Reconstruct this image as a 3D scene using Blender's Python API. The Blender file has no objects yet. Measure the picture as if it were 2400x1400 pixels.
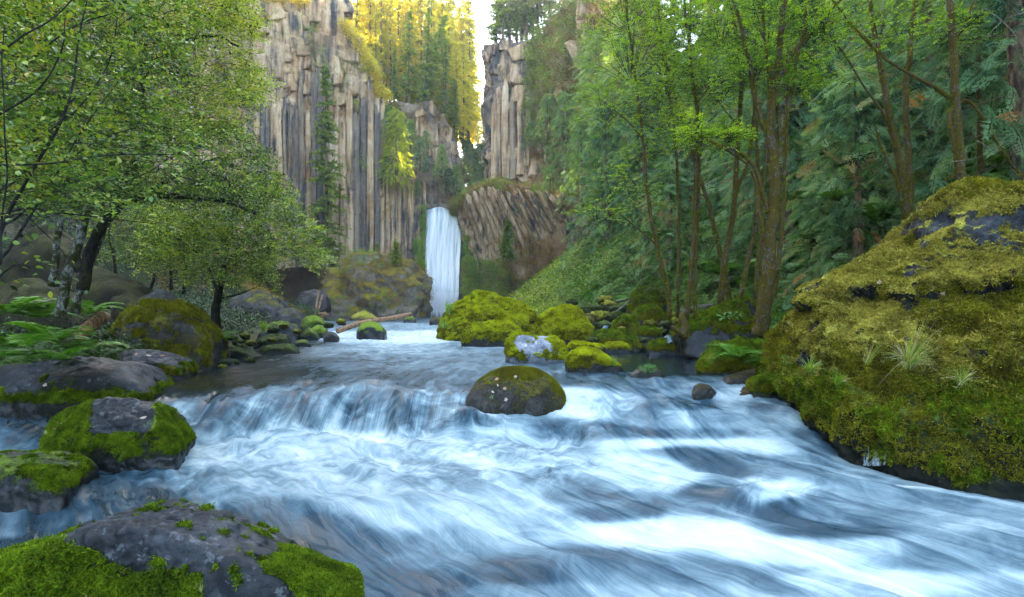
import bpy, bmesh, math, random
import numpy as np
from mathutils import Vector, Matrix
R = math.radians
sc = bpy.context.scene
col = sc.collection
rng = np.random.default_rng(7)
random.seed(7)

# ---------------------------------------------------------------- camera, sky, sun, exposure
F, HOR, CX = 1333.0, 738.0, 1200.0            # focal length, horizon row and centre column of the 2400 px picture
camd = bpy.data.cameras.new('camera'); cam = bpy.data.objects.new('camera', camd); col.objects.link(cam)
camd.sensor_width = 36; camd.lens = 36 * F / 2400; camd.shift_y = (HOR - 700) / 2400
camd.clip_start = 0.1; camd.clip_end = 3000
cam.location = (0, 0, 0); cam.rotation_euler = (R(90), 0, 0)
sc.camera = cam
SUN = Vector((-0.64, 0.57, 0.34)).normalized()   # towards the sun
EL = math.asin(SUN.z); AZ = math.atan2(SUN.x, SUN.y)
world = bpy.data.worlds.new('World'); sc.world = world; world.use_nodes = True
wn = world.node_tree; bg = wn.nodes['Background']
sky = wn.nodes.new('ShaderNodeTexSky'); sky.sky_type = 'NISHITA'; sky.sun_disc = False
sky.sun_elevation = EL; sky.sun_rotation = AZ; sky.air_density = 1.0; sky.dust_density = 2.5; sky.ozone_density = 1.0
wn.links.new(sky.outputs[0], bg.inputs[0]); bg.inputs[1].default_value = 0.15
sund = bpy.data.lights.new('sun', 'SUN'); sund.energy = 5.0; sund.angle = R(0.5); sund.color = (1.0, 0.86, 0.62)
sun = bpy.data.objects.new('sun', sund); col.objects.link(sun)
sun.rotation_euler = SUN.to_track_quat('Z', 'Y').to_euler()
sc.view_settings.view_transform = 'Standard'; sc.view_settings.look = 'None'
sc.view_settings.exposure = 3.6; sc.view_settings.gamma = 1
sc.view_settings.use_curve_mapping = False
sc.view_settings.use_white_balance = True; sc.view_settings.white_balance_temperature = 6900; sc.view_settings.white_balance_tint = 8      # the camera's white balance for open shade
sc.cycles.use_denoising = True
sc.cycles.max_bounces = 6; sc.cycles.diffuse_bounces = 3; sc.cycles.glossy_bounces = 2
sc.cycles.transmission_bounces = 4; sc.cycles.transparent_max_bounces = 12
sc.cycles.use_adaptive_sampling = True; sc.cycles.adaptive_threshold = 0.02

# ---------------------------------------------------------------- helpers
def at(px, py, d):
    return np.array([(px - CX) / F * d, d, (HOR - py) / F * d])

_P = np.random.default_rng(3).permutation(512).astype(np.int64); _P = np.concatenate([_P, _P])
_G = np.random.default_rng(4).normal(size=(512, 3)); _G /= np.linalg.norm(_G, axis=1)[:, None]
def perlin(p):
    p = np.asarray(p, float); i = np.floor(p).astype(np.int64); f = p - i; i &= 511
    u = f * f * f * (f * (f * 6 - 15) + 10)
    out = 0
    for dx in (0, 1):
        for dy in (0, 1):
            for dz in (0, 1):
                h = _P[(_P[(_P[(i[..., 0] + dx) & 511] + i[..., 1] + dy) & 511] + i[..., 2] + dz) & 511]
                g = _G[h]
                d = (f[..., 0] - dx) * g[..., 0] + (f[..., 1] - dy) * g[..., 1] + (f[..., 2] - dz) * g[..., 2]
                w = (u[..., 0] if dx else 1 - u[..., 0]) * (u[..., 1] if dy else 1 - u[..., 1]) * (u[..., 2] if dz else 1 - u[..., 2])
                out = out + w * d
    return out
def fbm(p, o=4, lac=2.03, gain=.5):
    a, s, t = 1.0, 0, 0
    p = np.asarray(p, float)
    for k in range(o):
        s = s + a * perlin(p + 17.3 * k); t += a; a *= gain; p = p * lac
    return s / t * 1.6
def sstep(a, b, x):
    t = np.clip((x - a) / (b - a), 0, 1); return t * t * (3 - 2 * t)
def unit(v):
    return v / np.maximum(np.linalg.norm(v, axis=-1, keepdims=True), 1e-9)

def mesh(name, V, Fc, mats, attrs=None, smooth=True, mi=None):
    """V (n,3); Fc (m,k) array or list of such arrays; attrs name -> per-vertex floats or vectors."""
    me = bpy.data.meshes.new(name)
    V = np.asarray(V, np.float32)
    if not isinstance(Fc, list): Fc = [Fc]
    Fc = [np.asarray(f, np.int32) for f in Fc if len(f)]
    me.vertices.add(len(V)); me.vertices.foreach_set('co', V.ravel())
    lv = np.concatenate([f.ravel() for f in Fc]); cnt = np.concatenate([np.full(len(f), f.shape[1], np.int32) for f in Fc])
    st = np.concatenate([[0], np.cumsum(cnt)[:-1]]).astype(np.int32)
    me.loops.add(len(lv)); me.loops.foreach_set('vertex_index', lv)
    me.polygons.add(len(cnt)); me.polygons.foreach_set('loop_start', st)
    me.polygons.foreach_set('use_smooth', np.full(len(cnt), smooth, bool))
    if mi is not None: me.polygons.foreach_set('material_index', np.asarray(mi, np.int32))
    for k, a in (attrs or {}).items():
        a = np.asarray(a, np.float32)
        at_ = me.attributes.new(k, 'FLOAT' if a.ndim == 1 else 'FLOAT_VECTOR', 'POINT')
        at_.data.foreach_set('value' if a.ndim == 1 else 'vector', a.ravel())
    me.update(calc_edges=True); me.validate()
    for m in (mats if isinstance(mats, (list, tuple)) else [mats]): me.materials.append(m)
    return me
def tag(o, label=None, cat=None, group=None, kind=None):
    if label: o['label'] = label
    if cat: o['category'] = cat
    if group: o['group'] = group
    if kind: o['kind'] = kind
    return o
def obj(name, me, parent=None, loc=None, **k):
    o = bpy.data.objects.new(name, me); col.objects.link(o)
    if parent is not None: o.parent = parent
    if loc is not None: o.location = loc
    return tag(o, **k)
def empty(name, loc=(0, 0, 0), **k):
    o = bpy.data.objects.new(name, None); col.objects.link(o); o.location = loc; o.empty_display_size = .2
    return tag(o, **k)
def copy_tree(o, parent=None):
    c = o.copy(); col.objects.link(c); c.parent = parent
    for ch in o.children: copy_tree(ch, c)
    return c
def local(me, loc):
    a = np.empty(len(me.vertices) * 3, np.float32); me.vertices.foreach_get('co', a)
    a = a.reshape(-1, 3) - np.asarray(loc, np.float32); me.vertices.foreach_set('co', a.ravel()); me.update(); return me

class Geo:                       # collects vertices and faces
    def __init__(s): s.V, s.F, s.T, s.n = [], [], [], 0
    def add(s, V, Fc, tint=None):
        V = np.asarray(V, float); s.V.append(V)
        for f in (Fc if isinstance(Fc, list) else [Fc]): s.F.append(np.asarray(f, np.int64) + s.n)
        s.T.append(np.full(len(V), .5) if tint is None else np.broadcast_to(np.asarray(tint, float), (len(V),)))
        s.n += len(V); return s
    def mesh(s, name, mats, smooth=True, loc=None, extra=None):
        V = np.concatenate(s.V); 
        if loc is not None: V = V - np.asarray(loc, float)
        ks = {}
        for f in s.F: ks.setdefault(f.shape[1], []).append(f)
        A = {'tint': np.concatenate(s.T)}
        if extra: A.update(extra(V))
        return mesh(name, V, [np.concatenate(v) for v in ks.values()], mats, A, smooth)

def spline(P, n):
    P = np.asarray(P, float)
    if len(P) == 2: return P[0] + (P[1] - P[0]) * np.linspace(0, 1, n)[:, None]
    Q = np.vstack([2 * P[0] - P[1], P, 2 * P[-1] - P[-2]])
    t = np.linspace(0, len(P) - 1 - 1e-6, n); i = t.astype(int); f = (t - i)[:, None]
    a, b, c, d = Q[i], Q[i + 1], Q[i + 2], Q[i + 3]
    return .5 * (2 * b + (c - a) * f + (2 * a - 5 * b + 4 * c - d) * f ** 2 + (3 * b - 3 * c + d - a) * f ** 3)
def tube(P, r, sides=8, lump=0.0, seed=0, cap=True):
    """tube along P (n,3) with radius r (n,)"""
    P = np.asarray(P, float); n = len(P); r = np.broadcast_to(np.asarray(r, float), (n,))
    T = unit(np.gradient(P, axis=0)); ref = np.array([0, 0, 1.]) if abs(T[:, 2]).mean() < .8 else np.array([0, 1., 0])
    A = unit(np.cross(T, ref)); B = np.cross(T, A)
    th = np.linspace(0, 2 * np.pi, sides, endpoint=False)
    D = A[:, None] * np.cos(th)[None, :, None] + B[:, None] * np.sin(th)[None, :, None]
    rr = np.repeat(r[:, None], sides, 1)
    if lump:
        q = P[:, None] + D * r[:, None, None]
        rr = rr * (1 + lump * fbm(q * (1.1 / max(r.mean(), .02)) + seed, 3))
    V = (P[:, None] + D * rr[..., None]).reshape(-1, 3)
    i = np.arange(n - 1)[:, None] * sides; j = np.arange(sides)[None]; k = (j + 1) % sides
    Fq = np.stack([i + j, i + k, i + k + sides, i + j + sides], -1).reshape(-1, 4)
    Fs = [Fq]
    if cap:
        V = np.vstack([V, P[0], P[-1]]); j = j[0]; k = k[0]; z = n * sides
        Fs.append(np.stack([np.full(sides, z), k, j], -1)); Fs.append(np.stack([np.full(sides, z + 1), j + (n - 1) * sides, k + (n - 1) * sides], -1))
    return V, Fs

def leaf_quads(P, D, N, L, W, fold=.15):
    """diamond leaves: base P, direction D, normal N, length L, width W -> V, F"""
    n = len(P); D = unit(D); S = unit(np.cross(D, N)); N = np.cross(S, D)
    L = np.broadcast_to(L, (n,))[:, None]; W = np.broadcast_to(W, (n,))[:, None]
    a = P; b = P + D * L * .42 + S * W * .5 + N * W * fold; c = P + D * L; d = P + D * L * .42 - S * W * .5 + N * W * fold
    V = np.stack([a, b, c, d], 1).reshape(-1, 3)
    i = np.arange(n)[:, None] * 4
    return V, np.concatenate([i + [0, 1, 2], i + [0, 2, 3]], 0).reshape(-1, 3)
def rdir(n, zs=1.0):
    v = rng.normal(size=(n, 3)); v[:, 2] *= zs; return unit(v)

def icos(level, _c={}):
    if level not in _c:
        bm = bmesh.new(); bmesh.ops.create_icosphere(bm, subdivisions=level, radius=1)
        bm.verts.ensure_lookup_table()
        _c[level] = (np.array([v.co[:] for v in bm.verts]), np.array([[v.index for v in f.verts] for f in bm.faces])); bm.free()
    return _c[level]
def hull_planes(P):
    bm = bmesh.new()
    for p in P: bm.verts.new(p)
    r = bmesh.ops.convex_hull(bm, input=bm.verts)
    bm.normal_update()
    fs = [f for f in bm.faces if f.calc_area() > 1e-7]
    n = np.array([f.normal[:] for f in fs]); c = np.array([f.calc_center_median()[:] for f in fs]); ar = np.array([f.calc_area() for f in fs]); bm.free()
    return n, c, ar
def vnormals(V, Fc):
    n = np.zeros_like(V); fn = np.cross(V[Fc[:, 1]] - V[Fc[:, 0]], V[Fc[:, 2]] - V[Fc[:, 0]])
    for k in range(3): np.add.at(n, Fc[:, k], fn)
    return unit(n)
# ---------------------------------------------------------------- materials
class M:
    def __init__(s, name, out=True):
        s.m = bpy.data.materials.new(name); s.m.use_nodes = True; s.t = s.m.node_tree
        s.b = s.t.nodes['Principled BSDF']; s.o = s.t.nodes['Material Output']
    def n(s, typ, props=None, **inp):
        nd = s.t.nodes.new('ShaderNode' + typ)
        for k, v in (props or {}).items(): setattr(nd, k, v)
        for k, v in inp.items():
            k = {'_0': 0, '_1': 1, '_2': 2}.get(k, k)
            s.set(nd.inputs[k if isinstance(k, int) else k.replace('_', ' ')], v)
        return nd
    def set(s, sock, v):
        if isinstance(v, bpy.types.NodeSocket): s.t.links.new(v, sock)
        elif isinstance(v, bpy.types.Node): s.t.links.new(v.outputs[0], sock)
        else:
            if isinstance(v, (tuple, list)) and len(v) == 3 and sock.type == 'RGBA': v = (*v, 1)
            sock.default_value = v
    def math(s, op, a, b=0.0, clamp=False):
        return s.n('Math', dict(operation=op, use_clamp=clamp), _0=a, _1=b).outputs[0]
    def noise(s, vec, scale, detail=4, rough=.55, dist=0.0):
        return s.n('TexNoise', None, Vector=vec, Scale=scale, Detail=detail, Roughness=rough, Distortion=dist).outputs[0]
    def ramp(s, fac, stops, interp='LINEAR'):
        r = s.n('ValToRGB', None, _0=fac); e = r.color_ramp.elements; r.color_ramp.interpolation = interp
        while len(e) < len(stops): e.new(.5)
        for el, (p, c) in zip(e, stops):
            el.position = p; el.color = (*c, 1) if len(c) == 3 else c
        return r.outputs[0]
    def mix(s, f, a, b, mode='MIX'):
        r = s.n('Mix', dict(data_type='RGBA', blend_type=mode)); s.set(r.inputs[0], f); s.set(r.inputs[6], a); s.set(r.inputs[7], b); return r.outputs[2]
    def attr(s, name, vec=False):
        r = s.n('Attribute', dict(attribute_name=name)); return r.outputs[1] if vec else r.outputs[2]
    def smap(s, v, a, b, c=0.0, d=1.0):
        r = s.n('MapRange', dict(interpolation_type='SMOOTHSTEP')); 
        for k, x in enumerate((v, a, b, c, d)): s.set(r.inputs[k], x)
        return r.outputs[0]
    def bump(s, h, strength=.5, dist=.05, normal=None):
        r = s.n('Bump', None, Strength=strength, Distance=dist, Height=h)
        if normal is not None: s.set(r.inputs['Normal'], normal)
        return r.outputs[0]
    def pos(s): return s.n('TexCoord').outputs['Object']
    def wpos(s): return s.n('NewGeometry').outputs['Position']
    def scale(s, v, x):
        r = s.n('Mapping'); s.set(r.inputs['Vector'], v); r.inputs['Scale'].default_value = x; return r.outputs[0]
    def fin(s, **k):
        for a, v in k.items(): s.set(s.b.inputs[a.replace('_', ' ')], v)
        return s.m

def mat_rock(name, stone, moss, fine=1.0, lichen=.35, spec=.35, rough=.75):
    """stone (dark, mid, pale), moss (dark, mid, bright); vertex attributes: moss, wet, bright"""
    m = M(name); p = m.wpos()
    a = m.noise(p, 1.3 * fine, 6, .62, .4); b = m.noise(p, 9 * fine, 5, .65); c = m.noise(p, 34 * fine, 3, .6)
    vo = m.n('TexVoronoi', dict(feature='F1'), Vector=p, Scale=55 * fine).outputs[0]
    st = m.ramp(m.math('ADD', m.math('MULTIPLY', a, .65), m.math('MULTIPLY', b, .4)), [(.36, stone[0]), (.53, stone[1]), (.68, stone[2])])
    lf = m.smap(m.noise(p, 5.5 * fine, 5, .7), .57, .63)
    st = m.mix(m.math('MULTIPLY', lf, lichen), st, tuple(min(1, x * 1.5 + .1) for x in stone[2]))
    pit = m.smap(vo, .0, .35)
    st = m.mix(m.math('SUBTRACT', .5, m.math('MULTIPLY', pit, .5)), st, tuple(x * .35 for x in stone[0]))
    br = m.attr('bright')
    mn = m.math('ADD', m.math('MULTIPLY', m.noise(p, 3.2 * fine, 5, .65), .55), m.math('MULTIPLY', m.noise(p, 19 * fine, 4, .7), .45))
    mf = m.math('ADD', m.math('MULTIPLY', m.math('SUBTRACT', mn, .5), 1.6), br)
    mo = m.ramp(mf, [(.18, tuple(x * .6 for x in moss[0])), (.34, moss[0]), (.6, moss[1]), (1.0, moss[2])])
    mo = m.mix(m.smap(c, .3, .52, .55, 0), mo, tuple(x * .45 for x in moss[0]))
    mk = m.math('ADD', m.attr('moss'), m.math('MULTIPLY', m.math('SUBTRACT', mn, .5), 1.1))
    k = m.smap(m.math('ADD', mk, m.math('MULTIPLY', m.math('SUBTRACT', c, .5), .5)), .46, .56)
    cl = m.mix(k, st, mo)
    w = m.attr('wet')
    cl = m.mix(m.math('MULTIPLY', w, .72), cl, (.006, .007, .006))
    h = m.math('ADD', m.math('MULTIPLY', b, .5), m.math('MULTIPLY', m.math('MULTIPLY', c, m.math('ADD', m.math('MULTIPLY', k, 1.6), .35)), .6))
    h = m.math('ADD', h, m.math('MULTIPLY', k, .35)); h = m.math('ADD', h, m.math('MULTIPLY', pit, .12))
    ro = m.math('SUBTRACT', m.math('ADD', m.math('MULTIPLY', k, .92 - rough), rough), m.math('MULTIPLY', w, .25), True)
    return m.fin(Base_Color=cl, Roughness=ro, Specular_IOR_Level=spec, Normal=m.bump(h, .9, .045 / fine))
MOSS_Y = ((.070, .062, .006), (.22, .22, .008), (.48, .54, .012))
MOSS_O = ((.045, .038, .007), (.13, .115, .010), (.30, .31, .014))
MOSS_P = ((.060, .052, .012), (.20, .175, .024), (.44, .43, .055))
MOSS_G = ((.016, .022, .004), (.050, .075, .006), (.16, .24, .010))
GREY = ((.003, .004, .005), (.012, .014, .018), (.050, .057, .068))
DARK = ((.010, .009, .008), (.035, .032, .028), (.09, .085, .075))
m_rock_y = mat_rock('rock_bright_moss', GREY, MOSS_Y, .8)
m_rock_o = mat_rock('rock_olive_moss', DARK, MOSS_O, .9, .15)
m_rock_p = mat_rock('rock_pale_moss', GREY, MOSS_P, 1.0, .2)
m_rock_g = mat_rock('rock_green_moss', GREY, MOSS_G, 2.2, .45, .4, .58)
m_rock_d = mat_rock('rock_moss_painted_shade', ((.003, .003, .003), (.012, .011, .010), (.035, .034, .030)), ((.010, .008, .003), (.030, .026, .005), (.075, .070, .008)), .9, .1)
m_rock_f = mat_rock('rock_far_moss', ((.04, .035, .028), (.16, .13, .09), (.32, .26, .19)), ((.08, .06, .012), (.26, .19, .02), (.36, .40, .03)), .30, .2)

def mat_cliff():
    m = M('cliff_basalt'); p = m.wpos()
    v = m.scale(p, (.42, .42, .05)); v2 = m.scale(p, (1.3, 1.3, .11))
    a = m.noise(v, 1.0, 6, .6, .6); b = m.noise(v2, 1.0, 5, .6, .3); c = m.noise(p, .7, 7, .65, .5); d = m.noise(p, 3.0, 4, .6)
    f = m.math('ADD', m.math('MULTIPLY', a, .5), m.math('ADD', m.math('MULTIPLY', b, .35), m.math('MULTIPLY', c, .2)))
    cl = m.ramp(f, [(.41, (.022, .024, .030)), (.455, (.085, .080, .078)), (.49, (.27, .185, .115)), (.54, (.52, .34, .19)), (.60, (.60, .44, .29)), (.69, (.68, .57, .44))])
    rust = m.smap(m.noise(p, .16, 5, .6, .8), .52, .64)
    cl = m.mix(m.math('MULTIPLY', rust, .55), cl, m.mix(d, (.22, .085, .018), (.32, .17, .05)))
    cl = m.mix(m.math('MULTIPLY', m.attr('tint'), .8), cl, m.mix(c, (.028, .030, .034), (.15, .15, .15)))
    mo = m.smap(m.math('ADD', m.attr('moss'), m.math('SUBTRACT', c, .5)), .5, .68)
    cl = m.mix(mo, cl, m.ramp(d, [(.3, (.05, .035, .01)), (.5, (.15, .105, .02)), (.7, (.13, .17, .02))]))
    h = m.math('ADD', m.math('MULTIPLY', b, .7), m.math('ADD', m.math('MULTIPLY', c, .8), m.math('MULTIPLY', d, .25)))
    return m.fin(Base_Color=cl, Roughness=.85, Specular_IOR_Level=.3, Normal=m.bump(h, 1.0, .5))
m_cliff = mat_cliff()

def mat_ground():
    m = M('forest_floor'); p = m.wpos()
    a = m.noise(p, .45, 6, .6, .5); b = m.noise(p, 5, 5, .65); c = m.noise(p, 22, 3)
    cl = m.ramp(m.math('ADD', m.math('MULTIPLY', a, .6), m.math('MULTIPLY', b, .4)), [(.36, (.018, .015, .010)), (.48, (.050, .036, .018)), (.56, (.045, .058, .010)), (.68, (.10, .13, .016))])
    cl = m.mix(m.math('MULTIPLY', m.attr('far'), .8), cl, m.ramp(b, [(.35, (.045, .05, .008)), (.5, (.12, .15, .018)), (.65, (.17, .14, .03))]))
    cl = m.mix(m.attr('scree'), cl, m.ramp(b, [(.35, (.06, .045, .035)), (.5, (.17, .125, .10)), (.65, (.28, .22, .18))]))
    return m.fin(Base_Color=cl, Roughness=.95, Specular_IOR_Level=.2, Normal=m.bump(m.math('ADD', b, m.math('MULTIPLY', c, .4)), .8, .12))
m_ground = mat_ground()

def mat_water():
    m = M('river_water'); fl = m.attr('flow', True); p = m.wpos()
    s1 = m.noise(m.scale(fl, (2.0, .45, 1)), 1.0, 5, .55, .8)
    s2 = m.noise(m.scale(fl, (7, .55, 1)), 1.0, 4, .55, .3)
    s3 = m.noise(m.scale(fl, (55, 1.1, 1)), 1.0, 3, .6, .4)
    s0 = m.noise(m.scale(fl, (.8, .45, 1)), 1.0, 4, .5, .5)
    st = m.math('ADD', m.math('MULTIPLY', s1, .38), m.math('ADD', m.math('MULTIPLY', s2, .24), m.math('ADD', m.math('MULTIPLY', s3, .15), m.math('MULTIPLY', s0, .25))))
    tu = m.noise(p, 1.7, 7, .62, 1.6)
    st = m.math('ADD', m.math('MULTIPLY', st, m.math('SUBTRACT', 1, m.math('MULTIPLY', m.attr('turb'), .65))), m.math('MULTIPLY', tu, m.math('MULTIPLY', m.attr('turb'), .65)))
    fo = m.attr('foam')
    f = m.math('ADD', fo, m.math('MULTIPLY', m.math('SUBTRACT', st, .5), m.attr('contrast')), True)
    bed = m.mix(m.noise(p, 2.2, 4), (.006, .008, .005), (.042, .030, .010))
    deep = m.mix(m.attr('bed'), (.010, .020, .026), bed)
    cl = m.mix(m.smap(f, .10, .50), deep, (.030, .075, .11))
    cl = m.mix(m.smap(f, .34, .74), cl, (.235, .345, .385))
    cl = m.mix(m.smap(f, .56, 1.0), cl, (.62, .675, .69))
    ro = m.smap(f, .05, .6, .07, .62)
    h = m.math('ADD', m.math('MULTIPLY', s2, .6), m.math('ADD', m.math('MULTIPLY', s3, .25), m.math('MULTIPLY', s1, .8)))
    return m.fin(Base_Color=cl, Roughness=ro, Specular_IOR_Level=.33, IOR=1.33, Normal=m.bump(h, m.smap(f, .0, .3, .16, .40), .06))
m_water = mat_water()

def mat_fall():
    m = M('falling_water'); v = m.attr('flow', True)
    s = m.noise(m.scale(v, (.9, .055, 1)), 1.0, 5, .6, .4); s2 = m.noise(m.scale(v, (4.0, .12, 1)), 1.0, 5, .65, .3)
    f = m.math('ADD', m.math('MULTIPLY', s, .55), m.math('MULTIPLY', s2, .45))
    f = m.math('ADD', f, m.attr('foam'))
    cl = m.ramp(f, [(.36, (.26, .32, .37)), (.50, (.66, .72, .76)), (.62, (.95, .96, .97))])
    al = m.smap(m.math('ADD', m.attr('edge'), m.math('MULTIPLY', m.math('SUBTRACT', s2, .5), 2.4)), .25, .8)
    return m.fin(Base_Color=cl, Roughness=.75, Alpha=al, Normal=m.bump(s2, .4, .3))
m_fall = mat_fall()

def mat_leaf(name, cols, trans=.45, rough=.45, spec=.4, ns=.9, na=.55):
    m = M(name); t = m.attr('tint'); p = m.wpos()
    oi = m.n('ObjectInfo').outputs['Random']
    f = m.math('ADD', t, m.math('ADD', m.math('MULTIPLY', m.math('SUBTRACT', oi, .5), .16), m.math('MULTIPLY', m.math('SUBTRACT', m.noise(p, ns, 4, .6), .5), na)))
    n = len(cols) - 1
    cl = m.ramp(f, [(k / n, c) for k, c in enumerate(cols)])
    m.set(m.b.inputs['Base Color'], cl); m.b.inputs['Roughness'].default_value = rough; m.b.inputs['Specular IOR Level'].default_value = spec
    tr = m.n('BsdfTranslucent', None, Color=m.mix(1.0, cl, (1.0, 1.0, .55), 'MULTIPLY'))
    mx = m.n('MixShader', None, _0=trans, _1=m.b, _2=tr)
    m.t.links.new(mx.outputs[0], m.o.inputs[0]); return m.m
m_leaf_near = mat_leaf('leaf_near', [(.012, .03, .006), (.05, .11, .012), (.16, .28, .018), (.34, .42, .03), (.52, .38, .03), (.40, .18, .04)], .4, .34, .7, 2.2, 1.1)  # near and shrub leaves: shadow gaps and highlights painted into the tint range
m_leaf_shrub = mat_leaf('leaf_shrub', [(.012, .028, .006), (.06, .11, .012), (.22, .33, .022), (.52, .56, .05), (.60, .44, .05)], .4, .36, .7, 1.8, 1.5)
m_leaf_alder = mat_leaf('leaf_alder', [(.05, .11, .010), (.14, .28, .014), (.32, .52, .02), (.50, .60, .04)], .5, .4, .5, .8, 1.2)
m_leaf_cover = mat_leaf('leaf_cover', [(.018, .045, .010), (.045, .11, .016), (.09, .20, .018), (.18, .30, .025), (.30, .24, .05)], .35)
m_leaf_shade = mat_leaf('leaf_painted_shade', [(.004, .010, .003), (.014, .034, .008), (.045, .095, .014), (.13, .20, .02)], .3, .45, .4, 1.0, 1.2)  # dark leaf colours with shade painted in, for dim undergrowth
m_fern_shade = mat_leaf('fern_painted_shade', [(.008, .03, .006), (.03, .09, .012), (.09, .22, .02), (.18, .22, .03)], .35, .5, .3, 1.0, 1.2)  # darker copy of the fern colours, shade painted in
m_fern = mat_leaf('fern_green', [(.03, .10, .014), (.08, .22, .018), (.16, .36, .025), (.26, .30, .04)], .4)
m_grass = mat_leaf('grass_blades', [(.08, .20, .010), (.17, .34, .015), (.32, .40, .03), (.50, .40, .18), (.60, .48, .34)], .4)
m_conifer = mat_leaf('conifer_needles', [(.05, .11, .022), (.12, .22, .035), (.22, .32, .045), (.36, .40, .05)], .35, .6, .12)
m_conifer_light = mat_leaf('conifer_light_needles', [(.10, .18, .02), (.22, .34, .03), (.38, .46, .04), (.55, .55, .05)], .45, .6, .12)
m_cedar = mat_leaf('cedar_sprays', [(.008, .026, .012), (.036, .095, .044), (.12, .24, .105), (.24, .38, .15), (.36, .17, .06)], .35, .65, .12, .55, 1.5)  # dark lows and pale tips paint clumped shadow and light into the sprays
m_golden = mat_leaf('painted_sunlit_needles', [(.20, .24, .03), (.52, .50, .04), (.76, .64, .05), (.88, .68, .08)], .55, .6, .2)  # golden sunlight painted into the needles, so shaded trees look lit too
m_moss_tuft = mat_leaf('moss_tuft', [(.09, .085, .008), (.24, .24, .010), (.46, .50, .014), (.62, .68, .03)], .25, .8, .1, 3.5, 1.5)
m_moss_green = mat_leaf('moss_tuft_green', [(.018, .028, .004), (.055, .085, .006), (.14, .21, .010), (.28, .40, .015)], .25, .8, .1, 4.5, 1.6)

def mat_bark(name, dark, mid, moss, amt=.55, fine=1.0):
    m = M(name); p = m.pos(); a = m.noise(p, 4 * fine, 5, .65, .3); b = m.noise(m.scale(p, (1, 1, .35)), 22 * fine, 4, .6)
    c = m.noise(p, 60 * fine, 3)
    st = m.mix(m.smap(b, .35, .65), dark, mid)
    k = m.smap(m.math('ADD', a, m.math('MULTIPLY', m.math('SUBTRACT', c, .5), .25)), .62 - amt * .4, .70 - amt * .4)
    mo = m.mix(m.smap(c, .35, .65), tuple(x * .4 for x in moss), moss)
    return m.fin(Base_Color=m.mix(k, st, mo), Roughness=.9, Specular_IOR_Level=.2, Normal=m.bump(m.math('ADD', b, c), .8, .03))
m_bark_moss = mat_bark('bark_mossy', (.016, .011, .008), (.17, .135, .10), (.12, .085, .012), .50, 1.6)
m_bark_pale = mat_bark('bark_pale', (.06, .06, .055), (.27, .265, .24), (.055, .055, .015), .42, 1.6)
m_bark_dark = mat_bark('bark_dark', (.008, .007, .006), (.028, .024, .02), (.05, .045, .01), .22)
m_bark_con = mat_bark('bark_conifer', (.06, .04, .03), (.22, .15, .10), (.12, .12, .05), .15, .3)
m_twig = mat_bark('twig_bark', (.012, .010, .009), (.05, .043, .038), (.04, .035, .012), .1)
m_twig_pale = mat_bark('twig_pale', (.10, .09, .075), (.30, .27, .22), (.15, .13, .05), .1)
m_wood = mat_bark('stripped_wood', (.20, .10, .055), (.50, .30, .18), (.12, .07, .04), .22, 1.2)
m_wood_cut = mat_bark('split_wood', (.32, .18, .10), (.62, .42, .26), (.2, .12, .06), .1, 1.2)
m_deadwood = mat_bark('dead_wood', (.04, .035, .03), (.17, .15, .13), (.07, .08, .02), .3)
m_dead = mat_leaf('dead_leaf', [(.16, .07, .03), (.36, .17, .08), (.55, .36, .25), (.62, .50, .42)], .2)
# ---------------------------------------------------------------- ground and river
def w_up(y): return np.interp(y, [9, 10.4, 14, 24, 27, 30, 33, 36, 45, 118], [-1.37, -1.30, -1.24, -1.17, -1.08, -.92, -.82, -.64, -.58, -.5])
def w_lo(y): return np.interp(y, [-60, 2, 4.2, 8.6, 11, 13], [-2.9, -2.16, -2.08, -1.93, -1.88, -1.85])
def y_led(x): return np.interp(x, [-9, -6.5, -5.6, -5.0, -4.2, -3.2, -2.4, -1.4, -.6, .9, 1.6, 3, 6], [10.2, 10.0, 9.6, 9.6, 10.0, 10.2, 9.95, 10.15, 9.9, 9.8, 10.5, 11.0, 11.3])
def w_led(x): return np.interp(x, [-9, -6.8, -5.8, -5, -4, -3.2, -2.4, -1.2, -.6, 1.0, 1.6, 3, 5], [3.6, 3.4, 2.6, 1.5, 1.0, 1.25, 1.0, 1.25, 1.2, 1.3, 2.6, 3.2, 3.4])
BUMPS = [at(800, 1050, 8.3).tolist()[:2] + [1.5, .30, .14], at(650, 1040, 8.4).tolist()[:2] + [.6, .25, .10], at(1090, 1010, 9.0).tolist()[:2] + [.4, .3, .14],
         at(1600, 1000, 9.2).tolist()[:2] + [.75, .45, .22], at(1780, 1170, 6.1).tolist()[:2] + [.42, .26, .20], at(1870, 1010, 9.0).tolist()[:2] + [.6, .6, .17],
         at(1690, 1080, 7.5).tolist()[:2] + [.6, .3, -.10], at(1400, 940, 10).tolist()[:2] + [.3, .5, .12], at(950, 1180, 5.8).tolist()[:2] + [.8, .5, .10],
         at(1480, 1210, 5.4).tolist()[:2] + [.6, .4, -.10], at(700, 905, 10.8).tolist()[:2] + [.5, .3, .07], at(880, 895, 10.7).tolist()[:2] + [.35, .25, .10],
         at(560, 920, 10.2).tolist()[:2] + [.3, .3, .05], at(1540, 893, 10.9).tolist()[:2] + [.28, .22, .10], at(1635, 905, 10.6).tolist()[:2] + [.22, .2, .10],
         at(780, 1190, 5.9).tolist()[:2] + [.6, .3, .05], at(1300, 1300, 4.6).tolist()[:2] + [.9, .3, .08], at(2100, 1250, 5.0).tolist()[:2] + [.7, .4, .08]]
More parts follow.
